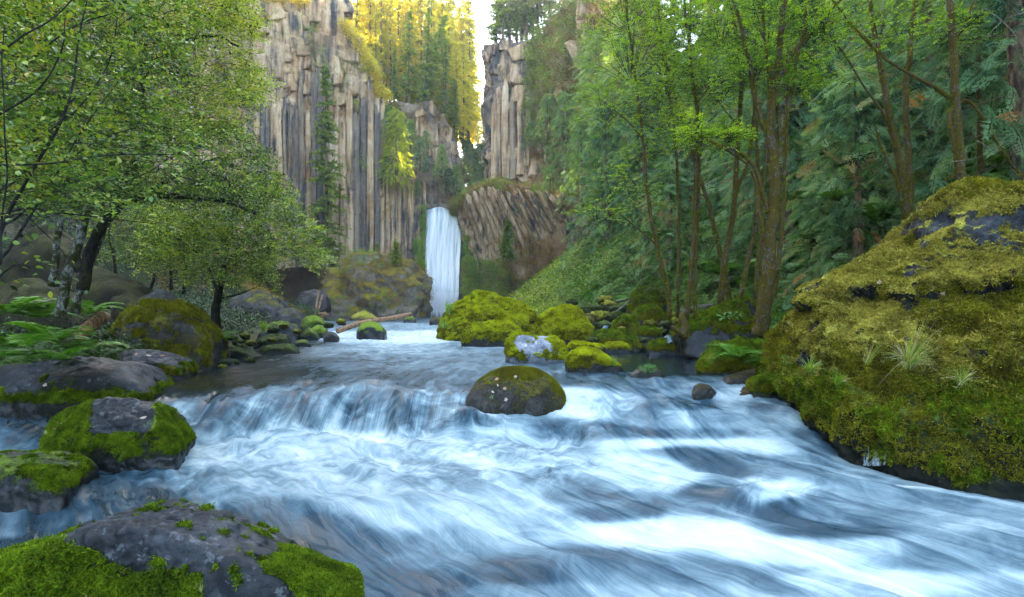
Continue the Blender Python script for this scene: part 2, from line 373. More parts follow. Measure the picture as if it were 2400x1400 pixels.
def flow_x(x, y):
    """streamline label: where a streamline through (x, y) lies upstream"""
    f = np.where(y < 10.5, .042 * (10.5 - y) ** 2 + .42 * (10.5 - y), 0)
    f = np.where(y < 4, .042 * 6.5 ** 2 + .42 * 6.5 + (4 - y) * .95, f)
    return x - f
def water_z(x, y, detail=True):
    x = np.asarray(x, float); y = np.asarray(y, float)
    wig = .26 * np.sin(x * 2.3 + 1) + .16 * np.sin(x * 4.3) + .08 * np.sin(x * 8.3) + .05 * np.sin(x * 11)
    yt = y_led(x) + wig; w = w_led(x)
    s = np.clip((y - (yt - w)) / w, 0, 1); s = 1 - (1 - s) ** 1.7 * (1 + .7 * s)
    z = w_lo(y) * (1 - s) + w_up(np.maximum(y, 9)) * s
    k = np.exp(-((x - .08) / 1.05) ** 4 - ((y - 9.25) / .5) ** 4); z = z * (1 - k) - 1.60 * k
    for bx, by, rx, ry, h in BUMPS: z = z + h * np.exp(-((x - bx) / rx) ** 2 - ((y - by) / ry) ** 2)
    if detail:
        px = flow_x(x, y); q = np.stack([px * 1.5, y * .55, 0 * x], -1)
        am = np.interp(y, [2, 9, 10.5, 24, 27, 36, 40, 60], [.16, .13, .035, .045, .12, .10, .03, .02])
        ca = 1 - .8 * sstep(.2, 1.6, x - .4 * (y - 11)) * sstep(9.9, 11, y) * (y < 19)
        z = z + am * ca * (fbm(q, 3) + .35 * fbm(q * 3.3 + 5, 2))
        z = z + .022 * (y < 11) * fbm(np.stack([px * 9, y * 1.1, 0 * x], -1), 3)
        z = z + sstep(.02, .5, s) * sstep(1, .55, s) * .05 * fbm(np.stack([x * 5, y * .6, 0 * x], -1), 3)
    return z
SHORE_L = ([-60, 0, 4, 8, 12, 14, 20, 26, 36, 60, 112], [-6, -5, -4.2, -9.5, -7.0, -7.3, -9.6, -11.2, -13.5, -20, -37])
SHORE_R = ([-60, 0, 5, 7, 9, 10.2, 13, 16, 18, 22, 26, 36, 60, 95, 112], [9, 7.5, 6.6, 5.6, 4.9, 4.4, 4.7, 5.2, 5.6, 5.0, 3.4, 0, -3, -5, -6])
def ground_z(x, y):
    x = np.asarray(x, float); y = np.asarray(y, float)
    xl = np.interp(y, *SHORE_L); xr = np.interp(y, *SHORE_R)
    wz = np.where(y > 10, w_up(np.maximum(y, 10)), w_lo(y))
    t = x - xr; u = xl - x
    near = sstep(48, 26, y)
    sl = near * .95 + (1 - near) * .80
    a = near * 5.5 + (1 - near) * 2.5
    gr = .25 * np.clip(t, 0, 2) + .16 * np.clip(t - 2, 0, 4) * near + sl * np.clip(t - a, 0, 80) + .2 * np.clip(t - a - 80, 0, 500)
    fl = np.interp(y, [0, 20, 45, 75, 105], [14, 14, 9, 6, 6])
    gl = .25 * np.clip(u, 0, 2) + .13 * np.clip(u - 2, 0, 500) + .92 * np.clip(u - fl, 0, 90) * np.interp(y, [70, 100], [1, .55])  # left hillside raised steeply out of view to keep the river shaded
    bed = -.45 * sstep(0, 1.5, np.minimum(-t, -u))
    g = wz + np.where(t > 0, gr, 0) + np.where(u > 0, gl, 0) + bed
    g = g + .35 * fbm(np.stack([x * .35, y * .35, 0 * x], -1), 4) * sstep(-.5, 3, np.maximum(t, u)) * np.interp(np.maximum(t, u), [0, 8, 40], [.5, 1.5, 5])
    # upstream: the valley floor above the fall, and hills behind
    up = 21.6 + .05 * np.clip(y - 122, 0, 200) + .55 * np.clip(np.abs(x + 6) - 7, 0, 60) * sstep(122, 140, y) + .25 * np.clip(y - 170, 0, 120) 
    up = up + 2.0 * fbm(np.stack([x * .06, y * .06, 0 * x], -1), 4)
    k = sstep(119.5, 124.5, y)
    g = g * (1 - k) + np.maximum(up, np.where(x > 0, np.minimum(g, 70), up)) * k
    return g
xs = np.concatenate([-np.geomspace(240, 24, 46)[:-1], np.linspace(-24, 18, 190), np.geomspace(18, 240, 50)[1:]])
ys = np.concatenate([np.linspace(-70, 1, 36)[:-1], np.linspace(1, 30, 120), np.geomspace(30, 130, 90)[1:], np.geomspace(130, 420, 40)[1:]])
X, Y = np.meshgrid(xs, ys); Z = ground_z(X, Y)
nx, ny = len(xs), len(ys); i = np.arange(ny - 1)[:, None] * nx + np.arange(nx - 1)[None]
FQ = np.stack([i, i + 1, i + 1 + nx, i + nx], -1).reshape(-1, 4)
scree = sstep(-8, -14, X - 0) * sstep(22, 40, Y) * sstep(120, 100, Y) * sstep(.0, .5, .5 + .5 * fbm(np.stack([X * .2, Y * .2, 0 * X], -1), 3)) * .8
obj('ground', mesh('ground', np.stack([X, Y, Z], -1).reshape(-1, 3), FQ, m_ground, dict(far=(sstep(25, 50, Y) * sstep(-6, 2, X)).ravel(), scree=scree.ravel())), kind='structure')

# river surface: one sheet, finer near the ledges
ys = np.concatenate([np.linspace(-50, 2.2, 40)[:-1], np.linspace(2.2, 8.4, 330)[:-1], np.linspace(8.4, 11.6, 240)[:-1], np.geomspace(11.6, 40, 170)[:-1], np.geomspace(40, 117.6, 50)])
un = np.linspace(0, 1, 620)
L_ = np.interp(ys, [-50, 2, 8, 12, 20, 36, 60, 112, 120], [-12, -6.5, -11, -8.5, -10.5, -15, -23, -39, -40]); R_ = np.interp(ys, [-50, 2, 8, 12, 20, 26, 36, 60, 112, 120], [14, 9, 7.5, 6.5, 8, 6.5, 3, -1, -4, -4])
X = L_[:, None] + (R_ - L_)[:, None] * un[None]; Y = np.repeat(ys[:, None], len(un), 1); Z = water_z(X, Y)
PX = CX + F * X / np.maximum(Y, 1); PY = HOR - F * Z / np.maximum(Y, 1)
FO = [  # foam amounts around a point of the surface (column, row of the photograph it shows at; reach; amount)
 (600, 960, 150, 30, .36), (850, 960, 150, 30, .36), (1010, 960, 60, 50, .46), (450, 985, 60, 30, .45), (800, 990, 260, 18, .50),
 (750, 1050, 300, 35, .84), (480, 1040, 60, 30, .72), (1000, 1055, 120, 30, .78), (850, 1130, 260, 50, .80), (1150, 1010, 80, 25, .86), (1350, 1010, 80, 18, .40), (1220, 1050, 120, 22, .66), (620, 1130, 120, 40, .66),
 (1400, 950, 60, 25, .86), (1500, 960, 80, 30, .66), (1560, 945, 60, 12, .30), (1600, 985, 90, 14, .66), (1610, 1020, 120, 10, .50), (1590, 1038, 150, 10, .90),
 (1480, 900, 60, 16, .42), (1580, 892, 60, 12, .45), (1680, 900, 60, 14, .48), (1740, 920, 40, 12, .72), (1820, 950, 50, 18, .42), (1830, 985, 80, 28, .74), (1910, 1030, 40, 30, .52), (1800, 1045, 90, 16, .78),
 (1700, 1085, 90, 18, .42), (1620, 1060, 70, 14, .46), (1900, 1100, 120, 22, .50), (2030, 1080, 60, 20, .80), (2200, 1140, 160, 30, .56),
 (1500, 1100, 110, 24, .86), (1700, 1160, 50, 22, .42), (1800, 1150, 60, 22, .82), (1860, 1190, 60, 18, .48), (2000, 1200, 150, 26, .50), (2250, 1210, 120, 20, .66),
 (1330, 1120, 120, 25, .60), (1200, 1190, 110, 36, .78), (1050, 1120, 80, 30, .62), (1430, 1205, 80, 14, .42), (1350, 1165, 80, 14, .50), (1560, 1250, 160, 26, .90), (1850, 1290, 200, 22, .88), (1680, 1190, 60, 16, .60),
 (2300, 1300, 180, 30, .56), (2100, 1370, 180, 22, .82), (2350, 1390, 120, 30, .62), (1950, 1240, 100, 16, .50), (1600, 1340, 160, 30, .56), (1330, 1320, 160, 26, .42), (1450, 1395, 200, 18, .62), (1120, 1280, 110, 36, .72), (1230, 1240, 90, 24, .76), (1750, 1390, 150, 18, .66),
 (950, 1200, 100, 30, .84), (1000, 1290, 70, 30, .56), (900, 1380, 90, 30, .30), (760, 1240, 90, 30, .34), (680, 1290, 90, 26, .22), (860, 1300, 60, 26, .34), (500, 1140, 90, 22, .50), (640, 1180, 90, 18, .40), (360, 1110, 80, 18, .52),
 (250, 1150, 90, 18, .46), (100, 1230, 90, 18, .46), (60, 1300, 90, 20, .30), (300, 1180, 100, 20, .40), (220, 1110, 60, 14, .38), (500, 1220, 120, 20, .34),
 (60, 980, 90, 14, .28), (60, 1030, 80, 14, .40), (180, 950, 90, 10, .32), (420, 950, 40, 14, .30), (300, 930, 60, 8, .18),
 (480, 900, 110, 22, .06), (420, 925, 50, 14, .07), (620, 885, 100, 14, .16), (760, 900, 70, 16, .34), (700, 920, 100, 10, .36), (880, 905, 70, 12, .42), (620, 915, 60, 8, .34), (960, 900, 60, 16, .40), (1040, 890, 60, 22, .44), (560, 850, 100, 16, .10), (700, 850, 80, 12, .30), (800, 830, 80, 10, .50), (900, 820, 120, 10, .70), (900, 850, 120, 12, .46), (1050, 840, 100, 12, .58), (1150, 860, 90, 14, .48), (1300, 862, 80, 8, .46), (1400, 885, 60, 12, .38),
 (700, 808, 60, 8, .22), (620, 820, 60, 8, .08), (850, 790, 80, 8, .86), (980, 790, 70, 10, .92), (1080, 815, 60, 8, .60), (880, 768, 80, 5, .55), (960, 766, 60, 5, .68), (800, 760, 50, 4, .45), (1000, 750, 60, 4, .40), (900, 748, 120, 3, .16), (800, 745, 60, 3, .12), (1010, 744, 30, 2, .7),
 (1450, 850, 60, 14, .06), (1560, 850, 110, 16, .05), (1600, 830, 100, 10, .04), (1520, 878, 60, 6, .16), (1650, 872, 60, 8, .08)]
FO = np.array(FO, float); FO[:, 4] = np.where(FO[:, 1] > 925, FO[:, 4] + .02, FO[:, 4])
FO[:4, 4] += .10
ii, jj = X.shape; num = np.zeros(X.shape); den = np.full(X.shape, 1e-6)
for a, b, sx, sy, v in FO:
    g = np.exp(-((PX - a) / sx) ** 2 - ((PY - b) / sy) ** 2) + 1e-5 / (1 + ((PX - a) / sx) ** 2 + ((PY - b) / sy) ** 2); num += g * v; den += g
FOAM = num / den; FOAM = FOAM - .10 * sstep(.2, .6, FOAM) + .26 * fbm(np.stack([flow_x(X, Y) * .9, Y * .38, 0 * X + 2], -1), 3) * (Y < 9.6) * sstep(.1, .5, FOAM); FOAM = np.where(Y < 2.5, .5, FOAM)
q = np.stack([flow_x(X, Y), Y, 0 * X], -1)
wob = .16 * fbm(np.stack([X * .9, Y * .9, 0 * X], -1), 3); wob2 = .10 * fbm(np.stack([X * 3.1, Y * 2.2, 0 * X + 3], -1), 2)
FLOW = np.stack([q[..., 0] + (wob + wob2) * np.interp(Y, [2, 10, 40, 100], [1, 1, 3, 6]), Y, 0 * X], -1)
lg = sstep(7.8, 8.7, Y) * sstep(10.6, 9.8, Y) * sstep(1.5, 0, X)     # on the ledge the streaks fall straight
FLOW[..., 0] = FLOW[..., 0] * (1 - lg) + X * lg
con = np.interp(FOAM, [0, .1, .4, .8, 1], [.9, 1.4, 1.8, 1.5, 1.1])
bedm = np.exp(-((PX - 480) / 190) ** 2 - ((PY - 905) / 40) ** 2) + .9 * np.exp(-((PX - 720) / 190) ** 2 - ((PY - 1270) / 60) ** 2) + .6 * np.exp(-((PX - 60) / 120) ** 2 - ((PY - 1010) / 60) ** 2) + .5 * np.exp(-((PX - 500) / 180) ** 2 - ((PY - 1200) / 40) ** 2)
lm = sstep(8.7, 9.0, Y) * sstep(10.6, 10.2, Y) * sstep(-6, -5.2, X) * sstep(.2, -.4, X)
con = con * (1 + .75 * lm); FOAM = FOAM + .07 * lm
bedm = .8 * bedm * (1 - sstep(8.6, 9.0, Y) * sstep(10.15, 9.9, Y) * .8)
turb = np.clip(sstep(9.2, 8.6, Y) * sstep(6.2, 7.6, Y) * sstep(-6.5, -5.5, X) * sstep(1.5, 0, X) + .8 * np.exp(-((PX - 1500) / 160) ** 2 - ((PY - 965) / 40) ** 2) + .9 * np.exp(-((PX - 1800) / 90) ** 2 - ((PY - 1160) / 40) ** 2) + .8 * np.exp(-((PX - 900) / 200) ** 2 - ((PY - 830) / 40) ** 2) + .35, 0, 1)
nx, ny = len(un), len(ys); i = np.arange(ny - 1)[:, None] * nx + np.arange(nx - 1)[None]
FQ = np.stack([i, i + 1, i + 1 + nx, i + nx], -1).reshape(-1, 4)
obj('river', mesh('river', np.stack([X, Y, Z], -1).reshape(-1, 3), FQ, m_water, dict(foam=FOAM.ravel(), flow=FLOW.reshape(-1, 3), bed=np.clip(bedm, 0, 1).ravel(), contrast=con.ravel(), turb=turb.ravel())), kind='structure', label='white rushing river spilling over ledges towards the lower right')

# ---------------------------------------------------------------- waterfalls
def fall(name, lip_l, lip_r, y0, ztop, zbot, fl, fr, n=120, m=150, sag=.25, seed=0, **k):
    u = np.linspace(0, 1, n); v = np.linspace(0, 1, m); U, Vv = np.meshgrid(u, v)
    xl = lip_l + (fl - lip_l) * Vv ** 1.3; xr = lip_r + (fr - lip_r) * Vv ** 1.6
    xl = xl + .35 * fbm(np.stack([Vv * 3, 0 * Vv + seed, 0 * Vv], -1), 4); xr = xr + .45 * fbm(np.stack([Vv * 3.4, 0 * Vv + seed + 5, 0 * Vv], -1), 4)
    xx = xl + (xr - xl) * U
    out = 1.6 * Vv ** .5 + .9 * Vv
    q = np.stack([xx * .9 + seed, Vv * 1.2, 0 * xx], -1)
    yy = y0 - out - .55 * fbm(q, 4) - 1.2 * np.sin(U * np.pi) * (.4 + .4 * Vv)
    zz = ztop - sag * np.sin(U * np.pi * 3.2 + 1) * (1 - Vv) + (zbot - ztop) * Vv ** 1.15
    # a sheet running back over the lip
    top = np.stack([xx[0], np.full(n, y0 + 3.0), np.full(n, ztop + .25)], -1)
    P = np.concatenate([top[None], np.stack([xx, yy, zz], -1)]).reshape(-1, 3)
    Uf = np.concatenate([U[:1], U]); Vf = np.concatenate([Vv[:1] * 0 - .1, Vv])
    ed = np.clip(np.minimum(Uf, 1 - Uf) / .09, 0, 1) * 1.1 + .0
    ed = np.minimum(ed, np.clip((1.02 - Vf) * 14, 0, 1) * .9 + .1)
    foam = .10 * Vf + .05 * np.sin(Uf * 19 + 3) * (1 - Vf) - .07 * np.exp(-((Vf - .03) / .05) ** 2) + .10 * (Vf > .8)
    fv = np.stack([Uf * (lip_r - lip_l), Vf * (ztop - zbot), 0 * Uf], -1)
    i = np.arange(m)[:, None] * n + np.arange(n - 1)[None]
    FQ = np.stack([i, i + 1, i + 1 + n, i + n], -1).reshape(-1, 4)
    return obj(name, mesh(name, P, FQ, m_fall, dict(edge=ed.ravel(), foam=foam.ravel(), flow=fv.reshape(-1, 3))), **k)
DF = 118.0
zt = at(0, 488, DF)[2]
fall('waterfall', at(996, 0, DF)[0], at(1086, 0, DF)[0], DF + .6, zt, -.6, at(1000, 0, DF)[0] - .6, at(1080, 0, DF)[0] - .4, kind='structure', label='tall white waterfall dropping straight off the dark ledge')
fall('waterfall', at(990, 0, DF)[0] + .2, at(1010, 0, DF)[0], DF - 1.0, at(0, 672, DF)[2], -.6, at(984, 0, DF)[0], at(1018, 0, DF)[0], n=30, m=40, sag=.6, seed=9, kind='structure', label='small white side spout splashing at the foot of the waterfall')
fall('waterfall', at(1102, 0, 128)[0], at(1127, 0, 128)[0], 128, at(0, 458, 128)[2], at(0, 490, 128)[2], at(1100, 0, 128)[0], at(1122, 0, 128)[0], n=30, m=30, seed=4, kind='structure', label='small upper cascade visible behind the lip of the waterfall')
# stream above the lip
sx = np.linspace(at(992, 0, DF)[0], at(1130, 0, 128)[0] + 1, 20); sy = np.linspace(119, 150, 30); X, Y = np.meshgrid(sx, sy)
i = np.arange(29)[:, None] * 20 + np.arange(19)[None]; Z = np.interp(Y, [119, 127, 128.5, 150], [zt + .2, zt + .3, at(0, 458, 128)[2] + .2, 29])
obj('upper_stream', mesh('upper_stream', np.stack([X, Y, Z], -1).reshape(-1, 3), np.stack([i, i + 1, i + 21, i + 20], -1).reshape(-1, 4), m_water, dict(foam=np.full(600, .6), flow=np.stack([X, Y, 0 * X], -1).reshape(-1, 3), bed=np.zeros(600), contrast=np.ones(600))), kind='structure')

# ---------------------------------------------------------------- cliffs
def curtain(name, st, n, m, cap, disp, seed, label, lean=0.0, tintf=None, mossf=None, capmoss=.7, **k):
    """st: stations (column, distance, top row, bottom row) -> a rock face with a flat back top"""
    st = np.array(st, float); t = np.linspace(0, len(st) - 1, n); S = np.stack([np.interp(t, np.arange(len(st)), st[:, j]) for j in range(4)], -1)
    wx = (S[:, 0] - CX) / F * S[:, 1]; wy = S[:, 1]; zt_ = (HOR - S[:, 2]) / F * wy; zb = (HOR - S[:, 3]) / F * wy
    tx, ty = np.gradient(wx), np.gradient(wy); ln = np.hypot(tx, ty) + 1e-6; nxx, nyy = ty / ln, -tx / ln     # outward (towards the camera)
    v = np.linspace(0, 1, m)
    Zz = zb[:, None] + (zt_ - zb)[:, None] * v[None]; Xx = np.repeat(wx[:, None], m, 1); Yy = np.repeat(wy[:, None], m, 1)
    q = np.stack([Xx, Yy, Zz], -1) + seed
    d = fbm(q * [.09, .09, .06], 4) * 3.2 + fbm(q * [.5, .5, .12], 4) * 1.1 + fbm(q * [1.2, 1.2, .5], 3) * .35
    st_ = fbm(q * [.12, .12, .25] + 9, 3); d = d + .9 * np.floor(st_ * 5) / 5 * 2
    d = d * disp + lean * (v[None] - .5) * (zt_ - zb)[:, None]
    Xx = Xx + nxx[:, None] * d; Yy = Yy + nyy[:, None] * d
    V = np.stack([Xx, Yy, Zz], -1)
    caps = []
    for j in range(1, 14):
        s = j * cap / 13; bx = V[:, -1, 0] - nxx * s * .5; by = V[:, -1, 1] + s; bz = V[:, -1, 2] + .16 * s + 1.2 * fbm(np.stack([bx * .15, by * .15, 0 * bx], -1), 3) * min(1, j / 3)
        caps.append(np.stack([bx, by, bz], -1))
    V = np.concatenate([V, np.stack(caps, 1)], 1); mm = V.shape[1]
    i = np.arange(n - 1)[:, None] * mm + np.arange(mm - 1)[None]
    FQ = np.stack([i, i + mm, i + mm + 1, i + 1], -1).reshape(-1, 4)
    ti = np.zeros((n, mm)) if tintf is None else tintf(V[..., 0], V[..., 1], V[..., 2])
    mo = np.full((n, mm), -.2) if mossf is None else mossf(V[..., 0], V[..., 1], V[..., 2])
    mo[:, m:] = capmoss
    return obj(name, mesh(name, V.reshape(-1, 3), FQ, m_cliff, dict(tint=ti.ravel(), moss=mo.ravel())), kind='structure', label=label), V
cl_left, CLV = curtain('cliff', [(-760, 48, -620, 760), (-300, 60, -480, 760), (0, 74, -330, 720), (200, 88, -160, 690), (380, 98, -60, 660), (560, 106, -20, 640), (700, 110, -8, 625), (760, 111, 18, 620), (820, 112, 70, 615),
    (868, 113, 150, 615), (888, 115, 215, 620), (898, 119, 232, 640)], 420, 200, 70, 1.0, 0, 'tall brown and grey columnar basalt cliff left of the waterfall',
    mossf=lambda x, y, z: .1 + .5 * sstep(52, 62, z) * sstep(-60, -40, x) - .3)
cl_mid, CMV = curtain('cliff', [(872, 117, 380, 640), (900, 117.5, 400, 640), (940, 118.5, 415, 660), (985, 119.3, 425, 745), (1000, 120.2, 478, 745), (1090, 120.2, 480, 745), (1100, 119, 478, 745), (1130, 117, 476, 745)], 160, 120, 9, .30, 30,
    'dark wet rock wall behind and beside the waterfall', tintf=lambda x, y, z: sstep(-24, -19, x) * .9, mossf=lambda x, y, z: np.full(x.shape, .05))
cl_knob, CKV = curtain('cliff', [(880, 126, 235, 480), (930, 124.5, 240, 480), (965, 124, 245, 480), (1010, 123.5, 236, 490), (1045, 124, 275, 490), (1070, 125, 320, 490), (1088, 128, 400, 500), (1092, 138, 420, 500)], 120, 90, 30, .75, 60,
    'grey broken rock knob with moss above the waterfall lip', tintf=lambda x, y, z: np.full(x.shape, .75), mossf=lambda x, y, z: .25 + .2 * fbm(np.stack([x, y, z], -1) * .3, 3))
cl_right, CRV = curtain('cliff', [(1152, 132, 118, 470), (1147, 124, 112, 470), (1146, 117, 108, 465), (1160, 113, 104, 470), (1200, 111, 96, 470), (1250, 108, 80, 500), (1330, 102, 10, 560), (1400, 96, -60, 620), (1480, 90, -160, 640)], 220, 160, 60, .8, 100,
    'pale grey and brown basalt cliff right of the sky gap', tintf=lambda x, y, z: .9 * sstep(33, 44, z) * sstep(8, 2, x), mossf=lambda x, y, z: -.1 + .75 * sstep(4, 10, x) - .2 * sstep(20, 30, x))
cl_low, CLWV = curtain('cliff', [(1088, 119, 486, 700), (1100, 116, 476, 700), (1130, 112, 455, 700), (1170, 108, 440, 720), (1230, 103, 440, 720), (1300, 98, 450, 720), (1360, 93, 470, 740), (1430, 86, 490, 740)], 200, 130, 12, .45, 140,
    'brown overhanging rock band with slanting columns right of the waterfall', lean=.28, mossf=lambda x, y, z: .15 + .35 * sstep(20, 24, z) + .5 * sstep(11, 4, z), capmoss=.75)

# basalt columns: each one an object
def column_mesh(h, w, seed, segs=5):
    r_ = np.random.default_rng(seed); k = 6; th = np.linspace(0, 2 * np.pi, k, endpoint=False) + r_.uniform(0, 1)
    rad = w / 2 * r_.uniform(.82, 1.12, k)
    V = []
    zz = np.linspace(0, 1, segs + 1)
    off = np.cumsum(r_.normal(0, .05 * w, (segs + 1, 2)), 0)
    for j, z in enumerate(zz):
        s = 1 - .06 * z; o = off[j]
        V += [[rad[a] * np.cos(th[a]) * s + o[0], rad[a] * np.sin(th[a]) * s + o[1], z * h + (r_.uniform(-.15, .15) * w if j == segs else 0)] for a in range(k)]
    V.append([off[-1][0], off[-1][1], h + .12 * w]); V = np.array(V)
    Fq = [[j * k + a, j * k + (a + 1) % k, (j + 1) * k + (a + 1) % k, (j + 1) * k + a] for j in range(segs) for a in range(k)]
    Ft = [[segs * k + a, segs * k + (a + 1) % k, (segs + 1) * k] for a in range(k)]
    return V, [np.array(Fq), np.array(Ft)]
COLM = []
for s in range(9):
    V, Fs = column_mesh(1.0, 1.0, s + 50)
    COLM.append(mesh('basalt_column', V, Fs, m_cliff, dict(tint=np.full(len(V), [0, .0, .3, 0, .6, .1, 0, 1.0, .85][s]), moss=np.full(len(V), -.3)), smooth=False))
def column(parent, px, d, ytop, ybot, w, lean=(0, 0), s=0):
    a = at(px, ybot, d); zt = (HOR - ytop) / F * d; h = zt - a[2]
    o = bpy.data.objects.new('basalt_column', COLM[s % 9]); col.objects.link(o); o.parent = parent
    o.location = a; o.scale = (w, w * .9, h); o.rotation_euler = (lean[0], lean[1], random.uniform(0, 6.3) if lean == (0, 0) else 0); return o
def cliff_front(V, px, row, reach=6):
    """distance of the rock face near a column and row"""
    Q = V.reshape(-1, 3); ppx = CX + F * Q[:, 0] / Q[:, 1]; ppy = HOR - F * Q[:, 2] / Q[:, 1]
    dd = (ppx - px) ** 2 + ((ppy - row) * .4) ** 2; j = np.argsort(dd)[:5]; return Q[j, 1].min()
px = 580.0
while px < 892:
    w = random.uniform(11, 17); x = px + w / 2
    tp = np.interp(x, [580, 640, 700, 760, 800, 850, 900], [250, 225, 235, 215, 250, 235, 245]) + random.uniform(-48, 50)
    bt = np.interp(x, [580, 700, 800, 900], [560, 560, 590, 600]) + random.uniform(-5, 20)
    d = min(cliff_front(CLV, x, 300), cliff_front(CLV, x, 420), cliff_front(CLV, x, 520)) + random.uniform(-.5, .5)
    mid = random.uniform(.35, .7)
    ym = tp + (bt - tp) * mid; d += random.uniform(-.5, .35)
    ks = random.choice([7, 8, 4, 2]) if random.random() < (.72 if x < 705 else .18) else random.randrange(7); column(cl_left, x, d + .12, tp, ym + 2, w * d / F * 1.13, s=ks); column(cl_left, x + random.uniform(-.4, .4), d - random.uniform(0, .15), ym, bt, w * d / F * 1.15, s=ks)
    px += w
px = 892.0
while px < 992:
    w = random.uniform(10, 15); x = px + w / 2
    tp = np.interp(x, [892, 930, 992], [330, 425, 440]) + random.uniform(-10, 14)
    d = min(cliff_front(CMV, x, 450), cliff_front(CMV, x, 550)) + random.uniform(-.4, .3)
    bt = 600 + random.uniform(-15, 25)
    ym = tp + (bt - tp) * random.uniform(.4, .8)
    column(cl_mid, x, d, tp, ym + 2, w * d / F * 1.1, s=random.randrange(5)); column(cl_mid, x, d - random.uniform(0, .4), ym, bt, w * d / F * 1.12, s=random.randrange(5))
    px += w
px = 1100.0
while px < 1345:                                       # slanting columns of the right band
    w = random.uniform(10, 15); x = px + w / 2; k = (x - 1100) / 245
    tp = np.interp(x, [1100, 1130, 1170, 1345], [486, 468, 452, 462]) + random.uniform(-5, 5); L = np.interp(k, [0, .15, .5, 1], [60, 115, 110, 70]) + random.uniform(-15, 15)
    d = cliff_front(CLWV, x, tp + 20) - .2
    a = at(x + L * .12, tp + L, d + 2.6); b = at(x - L * (.22 + .25 * k), tp, d - .6); dv = Vector(b - a)
    o = bpy.data.objects.new('basalt_column', COLM[random.choice([0, 1, 3, 5, 6])]); col.objects.link(o); o.parent = cl_low
    o.location = a; o.rotation_mode = 'QUATERNION'; o.rotation_quaternion = dv.to_track_quat('Z', 'Y'); wd = w * d / F * 1.1; o.scale = (wd, wd, dv.length)
    px += w * .95
px = 1150.0
while px < 1232:                                       # pale columns below the right buttress
    w = random.uniform(12, 18); x = px + w / 2
    tp = np.interp(x, [1150, 1180, 1232], [225, 215, 240]) + random.uniform(-12, 12); bt = 400 + random.uniform(-10, 25)
    d = min(cliff_front(CRV, x, 300), cliff_front(CRV, x, 380)) - random.uniform(0, .5)
    column(cl_right, x, d, tp, bt, w * d / F * 1.2, s=random.randrange(7)); px += w
# broken blocks on the upper cliff
def hull_block(seed, jag=.18):
    r_ = np.random.default_rng(seed)
    P = np.array([[a, b, c] for a in (-1, 1) for b in (-1, 1) for c in (-1, 1)], float) * .5; P += r_.uniform(-jag, jag, P.shape); P = np.vstack([P, r_.uniform(-.55, .55, (4, 3))])
    bm = bmesh.new(); [bm.verts.new(p) for p in P]; bmesh.ops.convex_hull(bm, input=bm.verts)
    for v in [v for v in bm.verts if not v.link_faces]: bm.verts.remove(v)
    bmesh.ops.bevel(bm, geom=bm.edges[:], offset=.035, segments=1, affect='EDGES')
    me = bpy.data.meshes.new('rock_block'); bm.to_mesh(me); bm.free()
    t = me.attributes.new('tint', 'FLOAT', 'POINT'); t.data.foreach_set('value', np.full(len(me.vertices), r_.choice([0, 0, .3, .6]), np.float32))
    t = me.attributes.new('moss', 'FLOAT', 'POINT'); t.data.foreach_set('value', np.full(len(me.vertices), -.1, np.float32))
    me.materials.append(m_cliff); return me
BLK = [hull_block(s) for s in range(8)]
def block(parent, V, px, py, wpx, hpx, tilt=.15):
    d = cliff_front(V, px, py); p = at(px, py, d + wpx * d / F * .2)
    o = bpy.data.objects.new('rock_block', random.choice(BLK)); col.objects.link(o); o.parent = parent; o.location = p
    o.scale = (wpx * d / F * 1.15, wpx * d / F * .62, hpx * d / F * 1.15); o.rotation_euler = (random.uniform(-tilt, tilt), random.uniform(-tilt, tilt), random.uniform(-.5, .5))
for px, py, w, h in [(600, 60, 50, 40), (640, 30, 40, 34), (680, 70, 46, 60), (700, 110, 34, 30), (716, 95, 30, 22), (717, 150, 32, 26), (716, 176, 34, 20), (718, 124, 32, 20), (640, 150, 46, 70), (600, 170, 50, 60), (668, 130, 36, 34), (760, 130, 44, 60), (780, 60, 50, 50), (820, 120, 40, 50), (845, 150, 30, 46), (780, 170, 50, 56),
    (830, 200, 46, 50), (862, 220, 30, 34), (850, 240, 26, 22), (876, 250, 24, 30), (740, 200, 40, 40), (690, 200, 30, 40), (655, 215, 34, 36), (620, 235, 36, 40), (570, 210, 40, 60), (560, 110, 50, 60), (540, 270, 40, 50), (530, 180, 44, 60), (500, 120, 50, 60), (660, 20, 40, 30), (740, 30, 50, 40), (800, 235, 34, 24), (560, 330, 34, 40), (590, 300, 30, 40), (545, 400, 36, 40), (640, 320, 24, 30), (650, 345, 22, 20), (500, 330, 44, 60), (460, 250, 50, 70), (420, 150, 60, 80), (350, 120, 70, 90), (300, 60, 70, 80), (250, 160, 60, 90), (180, 80, 80, 90), (120, 20, 80, 80), (400, 40, 60, 60), (60, 100, 80, 90),
    (700, 55, 40, 24), (860, 180, 30, 26), (800, 20, 50, 26)]:
    block(cl_left, CLV, px + random.uniform(-5, 5), py, w, h)
for px, py, w, h in [(1165, 120, 24, 24), (1185, 112, 26, 22), (1152, 140, 22, 24), (1160, 165, 20, 20), (1172, 150, 26, 28), (1195, 150, 34, 40), (1152, 195, 18, 20), (1190, 190, 30, 40), (1215, 180, 30, 40), (1150, 170, 20, 14), (1200, 252, 26, 16), (1220, 220, 26, 30), (1215, 130, 30, 30), (1375, 30, 34, 34), (1370, 60, 30, 24), (1385, 85, 30, 30), (1365, 130, 40, 60), (1230, 420, 26, 24), (1260, 400, 30, 30), (1290, 370, 26, 30), (1270, 350, 24, 24)]:
    block(cl_right, CRV, px, py, w, h, .3)
